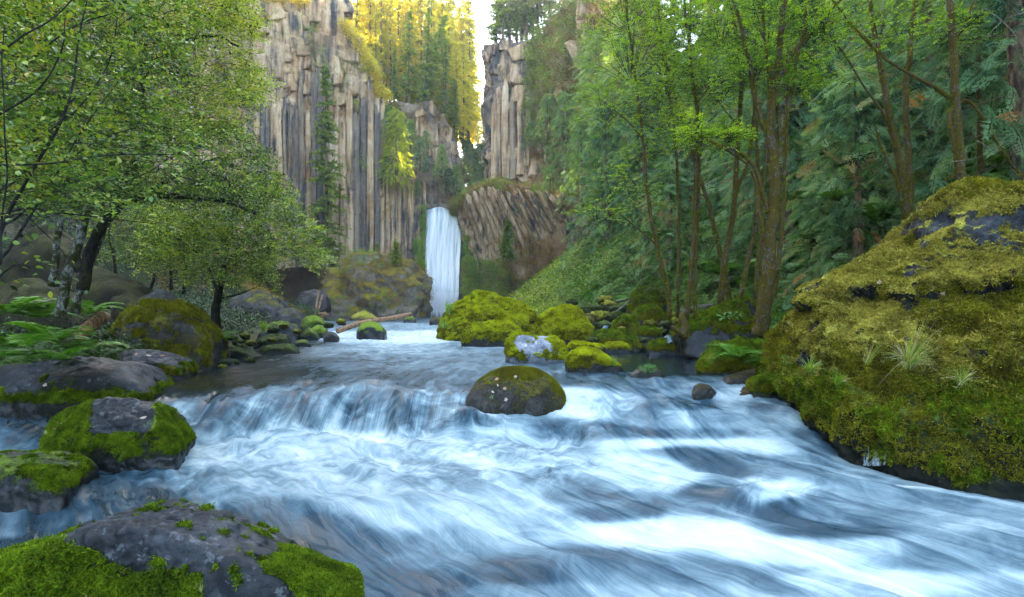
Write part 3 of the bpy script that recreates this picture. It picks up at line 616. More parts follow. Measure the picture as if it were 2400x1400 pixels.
for px, py, w, h in [(985, 262, 20, 22), (1005, 258, 26, 26), (1030, 285, 22, 26), (990, 300, 24, 34), (1015, 320, 24, 40), (1045, 320, 22, 34), (1060, 350, 20, 30), (1000, 350, 24, 36), (975, 330, 18, 30), (1030, 370, 22, 40), (1050, 400, 22, 36), (1068, 440, 18, 26)]:
    block(cl_knob, CKV, px, py, w, h, .3)
# ---------------------------------------------------------------- boulders
def rock_geo(out, base, df, T, level=5, p=24, ft=.62, fx=.86, back=.75, sink=.45, amp=.085, seed=0, extra=(), ffreq=1.0, disp=None, bw=1.0, pos=.4):
    out = np.array(out, float); D = df + T * pos
    zb = (HOR - base) / F * df; zs = zb - sink
    S = np.array([at(a, b, D) for a, b in out]); cx = (S[:, 0].min() + S[:, 0].max()) / 2
    pts = list(S)
    for q in (S[0], S[-1]): pts.append([cx + (q[0] - cx) * bw, D, zs])
    fr = np.array([at(a, b, df) for a, b in out]); cf = (fr[:, 0].min() + fr[:, 0].max()) / 2
    for q in fr:
        x = cf + (q[0] - cf) * fx; pts.append([x, df + .12 * T, zb + (max(q[2], zb) - zb) * ft]); pts.append([x, df, zs])
    for q in S: pts.append([cx + (q[0] - cx) * back, df + T, zb + (max(q[2], zb) - zb) * .72]); pts.append([cx + (q[0] - cx) * back, df + T, zs])
    for a, b, c in extra: pts.append(at(a, b, c))
    pts = np.array(pts); c = pts.mean(0); c[2] = (pts[:, 2].max() + zs) / 2
    n, ctr, ar = hull_planes(pts); h = np.einsum('ij,ij->i', n, ctr - c); k = (h > 1e-3); n, h, ar = n[k], h[k], ar[k]
    Dn, Fc = icos(level)
    # small hull facets count less, so that the stone keeps its big planes
    dots = np.maximum(Dn @ n.T, 0) / h[None]
    key = np.round(n, 1); _, idx = np.unique(key, axis=0, return_index=True)
    r = (dots[:, idx] ** p).sum(1) ** (-1 / p)
    r = np.minimum(r, 1 / dots.max(1))
    V = c + Dn * r[:, None]
    size = np.ptp(pts, axis=0).mean(); q = V / max(size, .3) * ffreq + seed * 3.7
    f = amp * size * (fbm(q * 2.2, 3) * .9 + .35 * fbm(q * 7, 3) - .45 * np.abs(fbm(q * 4.1 + 8, 3)) + .2) + .012 * size * np.abs(fbm(q * 14, 3))
    if level >= 6: f = f + .006 * size * fbm(q * 30, 3) - .012 * size * np.abs(fbm(q * 9 + 5, 2)) - .010 * size * sstep(.25, .5, fbm(q * 16, 2))
    V = V + Dn * f[:, None]
    if disp is not None: V = disp(V, Dn)
    return V, Fc, c, zb, size
def rock_mesh(name, V, Fc, c, mat, moss=.5, up=.5, bright=.4, bup=.35, water=None, spot=None, seed=0, wetr=.16):
    nz = vnormals(V, Fc)[:, 2]; size = np.ptp(V, axis=0).mean()
    ms = moss + up * (nz - .35) + .35 * fbm(V / size * 2.5 + seed, 3)
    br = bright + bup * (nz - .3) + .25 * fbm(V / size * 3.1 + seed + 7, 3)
    wet = np.zeros(len(V))
    if water is not None: wet = sstep(wetr, .0, V[:, 2] - water + .05 * fbm(V * 3, 2)); ms = ms - .35 * sstep(wetr * .6, 0, V[:, 2] - water)
    if spot is not None: ms, br, wet = spot(V, nz, ms, br, wet)
    return mesh(name, V - c, Fc, mat, dict(moss=ms, bright=br, wet=wet))
ROCKS = {}
def rock(key, label, out, base, df, T, mat, group=None, name='boulder', cat='boulder', moss=.5, up=.5, bright=.4, bup=.35, water='base', spot=None, wetr=.26, **k):
    V, Fc, c, zb, size = rock_geo(out, base, df, T, seed=len(ROCKS) + 1, **k)
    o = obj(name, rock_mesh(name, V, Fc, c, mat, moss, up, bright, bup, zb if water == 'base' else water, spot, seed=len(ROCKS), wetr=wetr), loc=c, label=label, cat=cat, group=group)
    ROCKS[key] = (o, V, Fc); return o
rock('big', 'largest of the bright moss boulders right of the waterfall foot, with a ridge', [(1022, 800), (1040, 740), (1064, 712), (1125, 684), (1165, 700), (1190, 709), (1240, 713), (1260, 732), (1272, 790)], 803, 24.6, 4.2, m_rock_y, moss=.72, bright=.45, bup=.55, level=6, ft=.55, extra=[(1110, 735, 25.6), (1215, 745, 25.3)])
rock('low', 'low bright moss boulder with a dark underside in front of the largest one', [(1079, 800), (1086, 778), (1102, 762), (1150, 760), (1192, 754), (1214, 762), (1228, 785), (1229, 800)], 812, 20.8, 2.0, m_rock_y, moss=.66, bright=.42, bup=.75, up=.9, level=6, ft=.62)
rock('round', 'rounded yellow green mossy boulder right of the largest one', [(1250, 785), (1262, 748), (1284, 726), (1330, 718), (1352, 722), (1378, 748), (1399, 772), (1402, 790)], 806, 21.6, 3.0, m_rock_y, moss=.76, bright=.55, bup=.5, level=6, ft=.5)
def lichen_spot(V, nz, ms, br, wet):
    px = CX + F * V[:, 0] / V[:, 1]; py = HOR - F * V[:, 2] / V[:, 1]
    s = np.exp(-((px - 1250) / 42) ** 4 - ((py - 806) / 20) ** 4) * (fbm(V * 6, 3) + .75 > .45); return ms - 1.2 * s, br, wet
rock('lichen', 'moss boulder with a bare pale grey patch on its top at the water', [(1181, 845), (1183, 806), (1202, 785), (1216, 782), (1270, 785), (1300, 789), (1322, 806), (1338, 835), (1341, 846)], 851, 14.2, 1.6, mat_rock('rock_pale_patch', ((.09, .10, .12), (.20, .22, .26), (.36, .38, .43)), MOSS_Y, 1.4, .5), moss=.70, bright=.35, bup=.5, level=6, ft=.45, spot=lichen_spot)
rock('edge', 'low yellow mossy boulder with a grass tuft on its right end', [(1326, 845), (1342, 822), (1372, 812), (1402, 824), (1440, 848), (1462, 862)], 869, 12.3, 1.3, m_rock_y, moss=.74, bright=.42, bup=.4, level=5)
def dome_spot(V, nz, ms, br, wet):
    return ms - .50 * sstep(.05, -.35, nz - .3) * 0 - .28 * np.exp(-((V[:, 0] - V[:, 0].mean()) / .55) ** 2) * sstep(9.6, 9.0, V[:, 1]) , br - .1, wet
rock('dome', 'dark rounded boulder with thin moss standing alone in the rapids at the centre', [(1078, 962), (1085, 925), (1110, 893), (1150, 873), (1210, 865), (1262, 873), (1302, 891), (1329, 918), (1336, 942), (1330, 965)], 972, 9.05, 1.5, m_rock_o, moss=.50, up=.45, bright=.32, bup=.5, level=7, p=7, ft=.55, amp=.018, fx=.93, spot=dome_spot, wetr=.10) if False else None
# the dome is a smooth ellipsoid
def dome():
    Dn, Fc = icos(7); c = at(1207, 985, 9.85); V = Dn.copy()
    V = np.sign(V) * np.abs(V) ** np.array([.94, .94, .94])
    V = V * [.955, .72, .0] + Dn * [0, 0, .93]; V[:, 2] = np.where(V[:, 2] > 0, V[:, 2], V[:, 2] * .6)
    V = V * (1 + .028 * fbm(Dn * 2.1 + 4, 3) + .007 * fbm(Dn * 9, 3))[:, None]
    V[:, 0] += .06 * V[:, 2]
    V[:, :2] *= (np.where(Dn[:, 2] < 0, 1 / np.maximum(1 - Dn[:, 2] ** 2, .3) ** .45, 1))[:, None]
    V = V + c
    nz = vnormals(V, Fc)[:, 2]
    ms = .42 + .58 * sstep(.35, 1.0, nz) + .28 * fbm(V * 2.2, 3) + .35 * sstep(.45, .95, V[:, 0] - c[0]) - .1 * sstep(0, -.5, V[:, 0] - c[0])
    wet = sstep(.22, .0, V[:, 2] - (c[2] + .10)) * .9
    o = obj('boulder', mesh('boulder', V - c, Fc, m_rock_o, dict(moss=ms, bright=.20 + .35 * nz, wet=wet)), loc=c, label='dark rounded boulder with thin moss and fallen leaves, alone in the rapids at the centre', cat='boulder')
    ROCKS['dome'] = (o, V, Fc)
dome()
rock('flatright', 'small flat yellow moss rock lying at the edge of the dark pool', [(1414, 818), (1420, 806), (1450, 803), (1478, 810), (1486, 820)], 823, 18.0, 1.0, m_rock_y, moss=.8, bright=.6, ft=.6)
rock('longright', 'long low mossy boulder behind the flat yellow rock beside the dark pool', [(1366, 805), (1385, 782), (1430, 772), (1480, 774), (1506, 792), (1519, 815)], 821, 18.6, 1.6, m_rock_g, moss=.78, bright=.5)
rock('midsmall', 'small yellow moss rock between the lichen patched boulder and the long low one', [(1328, 815), (1340, 802), (1365, 803), (1395, 806), (1420, 812)], 822, 16.5, .9, m_rock_y, moss=.8, bright=.5)
rock('poolleft', 'dark green mossy rock at the far side of the dark pool, beside the trickle', [(1518, 815), (1530, 800), (1560, 793), (1600, 793), (1612, 822)], 828, 17.2, 1.2, m_rock_g, moss=.68, bright=.3)
rock('poolmid', 'mossy rock heap at the far side of the dark pool with a pale green plant', [(1598, 815), (1604, 796), (1640, 788), (1672, 790), (1690, 812)], 832, 16.8, 1.3, m_rock_g, moss=.75, bright=.55)
rock('poolright', 'rounded mossy rock right of the pool heap, grey on one side', [(1652, 830), (1660, 800), (1680, 787), (1700, 790), (1722, 806), (1730, 835)], 840, 15.5, 1.2, m_rock_g, moss=.62, bright=.45)
rock('mound', 'undercut mossy mound with grass and ferns beside the giant boulder', [(1642, 862), (1660, 838), (1700, 808), (1735, 794), (1770, 797), (1800, 812), (1820, 850)], 884, 12.0, 1.8, m_rock_g, moss=.72, bright=.55, ft=.5, up=.7)
rock('darkbig', 'large dark boulder with a mossy sloping top in front of the right trees', [(1592, 775), (1612, 752), (1655, 735), (1700, 704), (1752, 689), (1774, 708), (1796, 760), (1798, 785)], 803, 15.6, 2.6, m_rock_g, moss=.42, up=1.1, bright=.35, bup=.5, level=6, ft=.5, back=.9)
rock('backmoss', 'mossy boulder with two humps at the foot of the slender trees', [(1474, 735), (1480, 700), (1492, 677), (1520, 672), (1545, 669), (1558, 690), (1562, 728)], 742, 24.0, 2.4, m_rock_g, moss=.6, up=.9, bright=.55, ft=.55)
rock('backfront', 'rounded dark mossy rock in front of the boulder with two humps', [(1480, 752), (1488, 728), (1512, 712), (1535, 714), (1560, 735), (1572, 750)], 757, 21.5, 1.6, m_rock_g, moss=.7, bright=.45)
rock('behindround', 'grey green rock peeping out behind the rounded yellow boulder', [(1362, 760), (1368, 740), (1385, 732), (1396, 738), (1400, 765)], 775, 23.5, 1.2, m_rock_y, moss=.7, bright=.2)
rock('stepa', 'broad mossy rock in the middle of the trickle, below the slender trees', [(1430, 775), (1440, 752), (1465, 735), (1490, 745), (1505, 775)], 782, 20.5, 1.6, m_rock_g, moss=.75, bright=.5)
rock('stepb', 'flat mossy rock left of the little cascade', [(1490, 785), (1500, 770), (1530, 765), (1548, 775), (1552, 785)], 791, 19.0, 1.2, m_rock_g, moss=.8, bright=.55)
rock('wetbrown', 'wet brown rock covered with dead leaves beside the right spill', [(1700, 905), (1706, 886), (1730, 877), (1755, 884), (1764, 905)], 910, 10.6, .7, m_rock_o, moss=.35, bright=.1, water=-1.35)
rock('roundmoss', 'small round moss covered rock touching the left end of the giant boulder', [(1764, 915), (1770, 889), (1800, 878), (1826, 886), (1838, 915)], 931, 9.75, .8, m_rock_g, moss=.85, bright=.75)
rock('wetsmall', 'small wet dark rock standing in the spill of the right rapids', [(1624, 925), (1630, 906), (1650, 899), (1670, 908), (1682, 925)], 934, 10.0, .55, m_rock_o, moss=.40, bright=.15, up=.5)
rock('collar', 'low wet rock under a round leafy cushion at the end of the dark pool', [(1478, 878), (1495, 866), (1520, 862), (1548, 866), (1562, 880)], 884, 11.5, .6, m_rock_o, moss=.2, bright=.2, sink=.3)
# the left bank
def grey_top(th):
    def f(V, nz, ms, br, wet):
        z = (V[:, 2] - V[:, 2].min()) / np.ptp(V[:, 2]); return ms - 1.1 * sstep(th, th + .15, z + .12 * fbm(V * 1.5, 3)), br, wet
    return f
rock('leftbig', 'large brown mossy boulder with a grey peak on the left bank', [(205, 835), (232, 792), (278, 732), (338, 692), (372, 675), (408, 690), (460, 735), (493, 780), (497, 845)], 868, 12.9, 2.6, m_rock_o, moss=.58, up=.35, bright=.40, bup=.35, level=6, ft=.72, fx=.9, spot=grey_top(.86))
rock('leftflat', 'flat dark grey rock with a green mossy foot at the left edge', [(-90, 905), (-20, 862), (60, 850), (130, 841), (230, 840), (318, 856), (346, 890)], 958, 8.6, 2.2, m_rock_g, moss=.52, up=-.2, bright=.2, level=6, ft=.55, spot=lambda V, nz, ms, br, wet: (ms - .55 * sstep(.3, .9, nz) * sstep(-6.9, -6.3, V[:, 0]) + .3 * sstep(-1.1, -1.3, V[:, 2]), br, wet))
rock('leftleaf', 'grey rock with fallen leaves between the flat dark rock and the large brown one', [(256, 852), (266, 826), (300, 816), (350, 820), (400, 829), (434, 850), (441, 878)], 893, 11.2, 1.3, m_rock_g, moss=.55, up=-.45, bright=.45, level=6, ft=.6)
rock('leftmid', 'mossy boulder with a bare blue grey crown standing in the water at the left', [(86, 1012), (108, 988), (165, 966), (228, 932), (262, 925), (330, 946), (388, 968), (410, 992), (428, 1040)], 1092, 7.15, 1.25, m_rock_g, moss=.70, up=.1, bright=.35, bup=.35, level=7, ft=.6, fx=.9, sink=.3, amp=.08,
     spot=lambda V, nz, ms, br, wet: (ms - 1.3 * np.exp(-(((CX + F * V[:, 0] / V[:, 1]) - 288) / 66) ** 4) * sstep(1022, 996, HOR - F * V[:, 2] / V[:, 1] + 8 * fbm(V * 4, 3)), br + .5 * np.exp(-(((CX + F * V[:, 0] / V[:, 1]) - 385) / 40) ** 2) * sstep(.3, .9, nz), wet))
rock('leftedge', 'rough mossy rock cut by the left edge of the picture at the water', [(-120, 1085), (-40, 1066), (20, 1064), (88, 1072), (138, 1092), (160, 1130)], 1182, 5.85, 1.1, m_rock_g, moss=.58, up=-.1, bright=.6, level=6, sink=.3)
def fore_spot(V, nz, ms, br, wet):
    px = CX + F * V[:, 0] / V[:, 1]; py = HOR - F * V[:, 2] / V[:, 1]; n = fbm(V * 3.2, 4) + .5 * fbm(V * 12, 3); n2 = fbm(V * 11, 3)
    bare = sstep(1352, 1322, py - 60 * sstep(420, 120, px) * 0 + 26 * n + 70 * sstep(330, 150, px)) 
    bare = np.maximum(bare, sstep(455, 500, px + 25 * n))
    ms = .95 - 1.15 * bare + 1.0 * sstep(.10, .3, n2) * bare * sstep(.0, .4, fbm(V * 2.1 + 9, 2) + .35)
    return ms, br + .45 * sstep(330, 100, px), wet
rock('fore', 'large grey foreground boulder with pits and patches of green moss at the lower left', [(-190, 1370), (-60, 1335), (30, 1300), (100, 1272), (170, 1236), (230, 1216), (300, 1208), (360, 1222), (430, 1256), (495, 1305), (640, 1360), (720, 1410)], 1480, 2.55, 1.1, m_rock_g, moss=.5, up=.0, bright=.45, bup=.3, level=7, ft=.86, fx=.95, sink=.5, amp=.09, p=16, ffreq=1.5, spot=fore_spot, water=-2.1, pos=.5)
rock('foremoss', 'low rock covered with bright green moss right of the foreground boulder', [(490, 1345), (545, 1312), (600, 1308), (680, 1326), (745, 1352), (800, 1388), (850, 1430)], 1500, 2.62, .75, m_rock_g, moss=.85, up=.0, bright=.75, bup=.2, level=6, ft=.8, fx=.95, sink=.4, amp=.07, water=-2.05, pos=.6)
rock('leftgrey', 'grey boulder with speckled face behind the small dark tree', [(525, 745), (535, 700), (580, 680), (620, 678), (652, 695), (662, 720), (660, 748)], 758, 31, 4, m_rock_o, moss=.3, bright=.3)
rock('leftgrey2', 'smaller angular grey boulder near the bank below the cliff', [(640, 752), (648, 728), (675, 722), (700, 730), (712, 752)], 762, 29, 2.2, m_rock_o, moss=.25, bright=.3)
rock('leftblue', 'blue grey boulder with moss at its foot among the left bank stones', [(600, 790), (620, 765), (655, 752), (680, 756), (698, 785)], 792, 24, 1.8, m_rock_g, moss=.32, bright=.6)
for j, (o_, b_, d_, T_, br_, lb) in enumerate([
    ([(592, 806), (600, 793), (640, 782), (670, 785), (680, 805)], 812, 20.5, 1.2, .35, 'blocky mossy stone above the long one at the left shore'),
    ([(594, 825), (610, 812), (650, 805), (680, 806), (700, 824)], 832, 17.5, 1.1, .4, 'long low mossy stone touching the calm water at the left'),
    ([(495, 835), (510, 818), (540, 812), (575, 822), (598, 838)], 843, 15.6, 1.2, .25, 'dark brown mossy stone at the foot of the small dark tree'),
    ([(490, 850), (510, 842), (540, 842), (550, 852)], 856, 14.0, .7, .3, 'small flat stone at the waterline right of the large brown boulder'),
    ([(702, 765), (712, 745), (735, 738), (755, 748), (762, 768)], 771, 27, 1.5, .75, 'upper one of three green stones at the left end of the log'),
    ([(726, 778), (735, 764), (750, 760), (762, 772), (762, 786)], 788, 26, 1.0, .8, 'middle one of three green stones at the left end of the log'),
    ([(704, 790), (710, 775), (725, 768), (742, 782), (745, 792)], 795, 25, 1.0, .5, 'lower one of three green stones at the left end of the log'),
    ([(690, 804), (700, 797), (715, 797), (724, 806)], 809, 21, .7, .7, 'tiny yellow moss stone left of the rapids')]):
    rock('ls%d' % j, lb, o_, b_, d_, T_, m_rock_g, moss=.74, bright=br_)
rock('logrock', 'wet mossy rock in the rapids under the floating log', [(836, 770), (845, 757), (865, 753), (890, 760), (904, 778)], 785, 25.5, 1.4, m_rock_g, moss=.5, up=.9, bright=.9, bup=.6)
rock('tiny1', 'dark wet stone left of the rock under the log', [(757, 786), (765, 778), (780, 778), (792, 788)], 795, 24, .8, m_rock_o, moss=.2, bright=.1)
rock('tiny2', 'small mossy stone at the right end of the log near the waterfall', [(945, 748), (955, 742), (968, 742), (975, 750)], 753, 42, 1.2, m_rock_g, moss=.7, bright=.7)
rock('tiny3', 'low dark stone in the rapids left of the largest moss boulder', [(1005, 752), (1012, 745), (1030, 743), (1042, 750)], 757, 36, 1.5, m_rock_o, moss=.4, bright=.3)
rock('tiny4', 'mossy hummock in the pool below the cliff', [(820, 745), (835, 734), (855, 729), (872, 738), (882, 746)], 749, 62, 4, m_rock_f, moss=.7, bright=.6)
rock('outcrop', 'broad brown mossy rock outcrop at the cliff foot left of the waterfall', [(742, 748), (752, 690), (765, 640), (800, 606), (850, 592), (905, 600), (945, 625), (985, 628), (1000, 650), (1000, 748)], 749, 92, 18, m_rock_f, name='rock_outcrop', cat='rock outcrop', moss=.46, up=.55, bright=.42, bup=.4, level=6, ft=.72, sink=3, amp=.15, p=22, ffreq=1.8, water=-.5)
rock('outstone', 'dark blocky stone leaning against the mossy outcrop below the cliff', [(688, 720), (700, 688), (740, 678), (765, 690), (770, 715)], 722, 62, 4, m_rock_o, moss=.1, bright=.2)
# boulders under the left trees, deep shade painted into their dark rock colour
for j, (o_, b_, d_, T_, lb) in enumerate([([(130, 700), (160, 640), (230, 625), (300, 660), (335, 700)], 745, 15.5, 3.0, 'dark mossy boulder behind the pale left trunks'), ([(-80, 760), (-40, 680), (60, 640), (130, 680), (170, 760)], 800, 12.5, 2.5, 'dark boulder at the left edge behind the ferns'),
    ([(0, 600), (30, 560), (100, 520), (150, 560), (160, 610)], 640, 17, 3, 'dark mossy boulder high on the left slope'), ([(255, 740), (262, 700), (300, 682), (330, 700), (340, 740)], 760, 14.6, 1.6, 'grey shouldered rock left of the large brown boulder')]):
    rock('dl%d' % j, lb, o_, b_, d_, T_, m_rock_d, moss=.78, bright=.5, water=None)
NEAR = [((1330, 760), 'the rounded yellow boulder'), ((1440, 790), 'the long low mossy boulder'), ((1515, 700), 'the boulder with two humps'), ((1690, 750), 'the large dark boulder'), ((1640, 810), 'the mossy heap by the pool'), ((1730, 850), 'the undercut mossy mound'), ((1470, 760), 'the trickle'), ((630, 820), 'the long stone of the left shore'), ((350, 780), 'the large brown boulder'), ((730, 770), 'the three green stones'), ((1600, 700), 'the foot of the slender trees'), ((870, 770), 'the rock under the log')]
used_l = {}
def stone_label(px, py, w):
    (a, b), nm = min(NEAR, key=lambda q: (q[0][0] - px) ** 2 + 3 * (q[0][1] - py) ** 2)
    rel = ('left of' if px < a else 'right of') if abs(px - a) > 1.3 * abs(py - b) else ('behind' if py < b else 'in front of')
    sz = 'tiny' if w < 30 else 'small' if w < 44 else 'smallish' if w < 55 else 'broad'
    for ex in ('', ' with a green top', ' close to its neighbours', ' half hidden', ' standing a little apart'):
        l = '%s mossy stone %s %s%s' % (sz, rel, nm, ex if not ex.startswith(' with') else '')
        if ex.startswith(' with'): l = '%s green mossy stone %s %s' % (sz, rel, nm)
        if l not in used_l: used_l[l] = 1; return l
    return l
# many small mossy stones on the right bank
stones = [mesh('mossy_stone', (lambda V: V)(icos(4)[0] * [1, .9, .62] * (.62 + .6 * np.abs(fbm(icos(4)[0] * .9 + s * 9, 2)) + .3 * fbm(icos(4)[0] * 2 + s * 5, 3) + .12 * fbm(icos(4)[0] * 6 + s, 3))[:, None] * 1.25), icos(4)[1], [m_rock_g, m_rock_y][s % 2], dict(moss=np.full(len(icos(4)[0]), .78), bright=.3 + .35 * icos(4)[0][:, 2], wet=np.zeros(len(icos(4)[0])))) for s in range(6)]
for j, (px, py, w) in enumerate([(1385, 722, 60), (1430, 712, 50), (1455, 722, 60), (1405, 738, 60), (1440, 740, 50), (1470, 752, 40), (1415, 760, 50), (1520, 756, 44), (1560, 758, 40), (1590, 752, 50), (1545, 775, 44), (1600, 775, 60), (1575, 790, 40), (1630, 782, 40), (1390, 795, 34), (1640, 808, 30), (1615, 820, 34), (1660, 826, 26), (1690, 822, 30), (1580, 738, 36), (1620, 742, 36), (1420, 700, 44), (1340, 706, 30), (1456, 770, 26), (1510, 795, 24), (1725, 830, 40), (1780, 850, 44), (1800, 880, 30), (1350, 735, 44), (1500, 740, 30), (560, 800, 30), (575, 785, 26), (545, 790, 24), (640, 795, 20), (585, 843, 26), (520, 858, 22), (470, 862, 30), (510, 836, 34), (480, 852, 34), (530, 826, 26), (565, 812, 32), (590, 802, 26), (550, 848, 24), (505, 812, 30), (640, 770, 30), (665, 762, 24), (615, 800, 22), (695, 775, 22), (770, 760, 24), (800, 752, 26)]):
    d = np.interp(py, [700, 740, 760, 790, 820, 850, 880], [28, 23.5, 20.8, 18.4, 16.6, 14.0, 11.8]); s = w / F * d * .5
    p = at(px, py, d + s * .8)
    o = obj('mossy_stone', stones[j % 6], loc=p - [0, 0, s * .25], label=stone_label(px, py, w), cat='stone', group='small mossy stones on the right bank' if px > 1300 else 'small mossy stones at the left shore')
    o.scale = (s, s, s); o.rotation_euler = (0, 0, j * 1.7)
# the giant boulder on the right
def giant():
    out = [(1822, 860), (1824, 790), (1830, 735), (1862, 690), (1885, 655), (1960, 640), (2010, 615), (2070, 560), (2130, 503), (2165, 470), (2240, 425), (2310, 404), (2400, 408), (2520, 440), (2680, 560), (2750, 800)]
    pts = []
    def dd(px): return np.interp(px, [1790, 1900, 2100, 2400, 2750], [9.6, 9.3, 8.6, 7.9, 7.4])
    for a, b in out: pts.append(at(a, b, dd(a)))
    # waterline at the front, running away from the camera towards the left
    for a, b, d in [(1838, 900, 9.0), (1885, 960, 8.7), (1970, 1055, 8.0), (2060, 1090, 7.2), (2200, 1120, 6.5), (2400, 1145, 6.05), (2750, 1190, 5.6)]:
        p = at(a, b, d); pts += [p, p - [0, 0, .5]]
    for a, b, d in [(1860, 720, 8.7), (2000, 665, 8.2), (2140, 650, 7.6), (2300, 660, 7.1), (2400, 650, 6.9), (2700, 700, 6.5), (2200, 560, 7.9), (2400, 520, 7.5), (2400, 900, 6.2), (2200, 900, 6.9), (2000, 860, 7.9), (1872, 840, 8.8)]: pts.append(at(a, b, d))
    for x, y, z in [(4.9, 11.6, -.6), (6.5, 12, 1.0), (9, 12.5, 1.6), (11, 11, .5), (11, 6, -.2), (10, 4.5, -2.5), (5.2, 11.8, -1.8), (11, 11, -2.4)]: pts.append([x, y, z])
    pts = np.array(pts); c = np.array([7.4, 8.9, -.6])
    n, ctr, ar = hull_planes(pts); h = np.einsum('ij,ij->i', n, ctr - c)
    Dn, Fc = icos(8); keep = Dn[:, 1] < 2
    r = 1e9; p = 34.0; acc = np.zeros(len(Dn)); mx = np.zeros(len(Dn))
    _, idx = np.unique(np.round(n, 1), axis=0, return_index=True)
    for k in range(len(n)):
        q = np.maximum(Dn @ n[k], 0) / h[k]; mx = np.maximum(mx, q)
        if k in idx: acc += q ** p
    r = np.minimum(acc ** (-1 / p), 1 / mx); V = c + Dn * r[:, None]
    px = CX + F * V[:, 0] / V[:, 1]; py = HOR - F * V[:, 2] / V[:, 1]
    V[:, 2] -= .34 * np.exp(-((px - 1985) / 95) ** 2) * sstep(760, 640, py) + .16 * np.exp(-((px - 2120) / 60) ** 2) * sstep(640, 540, py)
    # ledge: below the line the face steps back
    z = V[:, 2]; x = V[:, 0]
    for zl, dep, w in [(lambda x: .30 + .13 * (x - 5) + .10 * np.sin(x * 2.2), .20, .10), (lambda x: 1.2 - .25 * (x - 6), .10, .2), (lambda x: -1.0 + .1 * np.sin(x * 2), -.10, .15)]:
        t = z - (zl(x) + .30 * fbm(np.stack([x * 1.1, V[:, 1] * .8, z * .4], -1), 4))
        V = V - unit(Dn * [1, 1, .2]) * (dep * (sstep(w, -w, t) - 1 * sstep(-w, -.9, t)))[:, None]
        V = V + unit(Dn * [1, 1, .2]) * (dep * .35 * np.exp(-(t - .08) ** 2 / .02))[:, None]
    q = V
    f = .30 * fbm(q * .75, 3) + .17 * fbm(q * [2.0, 2.0, 1.3] + 4, 3) - .17 * np.abs(fbm(q * [1.3, 1.3, 2.6] + 9, 3)) + .03 + .085 * np.abs(fbm(q * [6, 6, 3.6], 3)) + .04 * fbm(q * [15, 15, 9], 3) + .010 * fbm(q * 38, 2)
    V = V + Dn * (f - .05)[:, None]
    nz = vnormals(V, Fc)[:, 2]
    low = sstep(-.75, -1.15, V[:, 2] + .14 * fbm(V * 1.3, 3))
    m1 = .55 + .26 * nz + .50 * fbm(V * 1.1, 4) + .22 * fbm(V * 3.3 + 7, 3) ; br = .38 + .55 * sstep(.1, .9, nz) + .3 * fbm(V * .9 + 3, 3) - .15 * low
    wl = water_z(V[:, 0], np.maximum(V[:, 1], 2.3), False)
    wet = sstep(.42, .05, V[:, 2] - wl + .22 * fbm(V * 2, 3)) * .95
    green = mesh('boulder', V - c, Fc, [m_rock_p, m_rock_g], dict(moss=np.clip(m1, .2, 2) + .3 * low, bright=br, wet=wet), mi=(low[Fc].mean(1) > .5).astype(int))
    o = obj('boulder', green, loc=c, label='giant moss covered boulder with a ledge filling the right edge of the picture', cat='boulder'); ROCKS['giant'] = (o, V, Fc)
giant()
# ---------------------------------------------------------------- leaf and spray builders
def sprays(P, D, L, n_leaf, leaf, wid, droop=.2, flat=.8, tint=None, twig=True, g=None, tj=.12, alt=True):
    """flat twigs: at each P a twig along D of length L with n_leaf leaves on both sides"""
    g = g or Geo(); k = len(P); D = unit(D); up = np.array([0, 0, 1.]) + rng.normal(0, 1 - flat, (k, 3)); S = unit(np.cross(D, up)); N = np.cross(S, D)
    L = np.broadcast_to(L, (k,)); tint = np.full(k, .5) if tint is None else tint
    t = (np.arange(n_leaf) + .5) / n_leaf; sd = np.where(np.arange(n_leaf) % 2 == 0, 1., -1.)
    Q = P[:, None] + D[:, None] * (L[:, None] * t[None])[..., None] - np.array([0, 0, 1.]) * (droop * L[:, None] * t[None] ** 2)[..., None]
    dr = D[:, None] * .55 + S[:, None] * sd[None, :, None] * .9 + rng.normal(0, .25, (k, n_leaf, 3))
    nn = N[:, None] + rng.normal(0, .45, (k, n_leaf, 3))
    ll = leaf * rng.uniform(.65, 1.2, (k, n_leaf))
    V, Fc = leaf_quads(Q.reshape(-1, 3), dr.reshape(-1, 3), nn.reshape(-1, 3), ll.ravel(), (ll * wid).ravel())
    tt = np.repeat(np.clip(tint[:, None] + rng.normal(0, tj, (k, n_leaf)), 0, 1).ravel(), 4)
    g.add(V, Fc, tt); return g
def twigs(g, P, D, L, r, droop=.2):
    """thin three sided twigs"""
    k = len(P); D = unit(D); S = unit(np.cross(D, np.array([.1, .2, 1.]))); N = np.cross(S, D); L = np.broadcast_to(L, (k,))[:, None]; r = np.broadcast_to(r, (k,))[:, None]
    dn = np.array([0, 0, 1.])
    A = [P, P + D * L * .5 - dn * droop * L * .25, P + D * L - dn * droop * L]; V = []
    for j, (a, q) in enumerate(zip(A, (1, .7, .25))):
        for th in (0, 2.1, 4.2): V.append(a + (S * math.cos(th) + N * math.sin(th)) * r * q)
    V = np.stack(V, 1).reshape(-1, 3); i = np.arange(k)[:, None] * 9
    fs = [i + [3 * j + a, 3 * j + (a + 1) % 3, 3 * j + 3 + (a + 1) % 3, 3 * j + 3 + a] for j in range(2) for a in range(3)]
    g.add(V, np.concatenate(fs)); return g

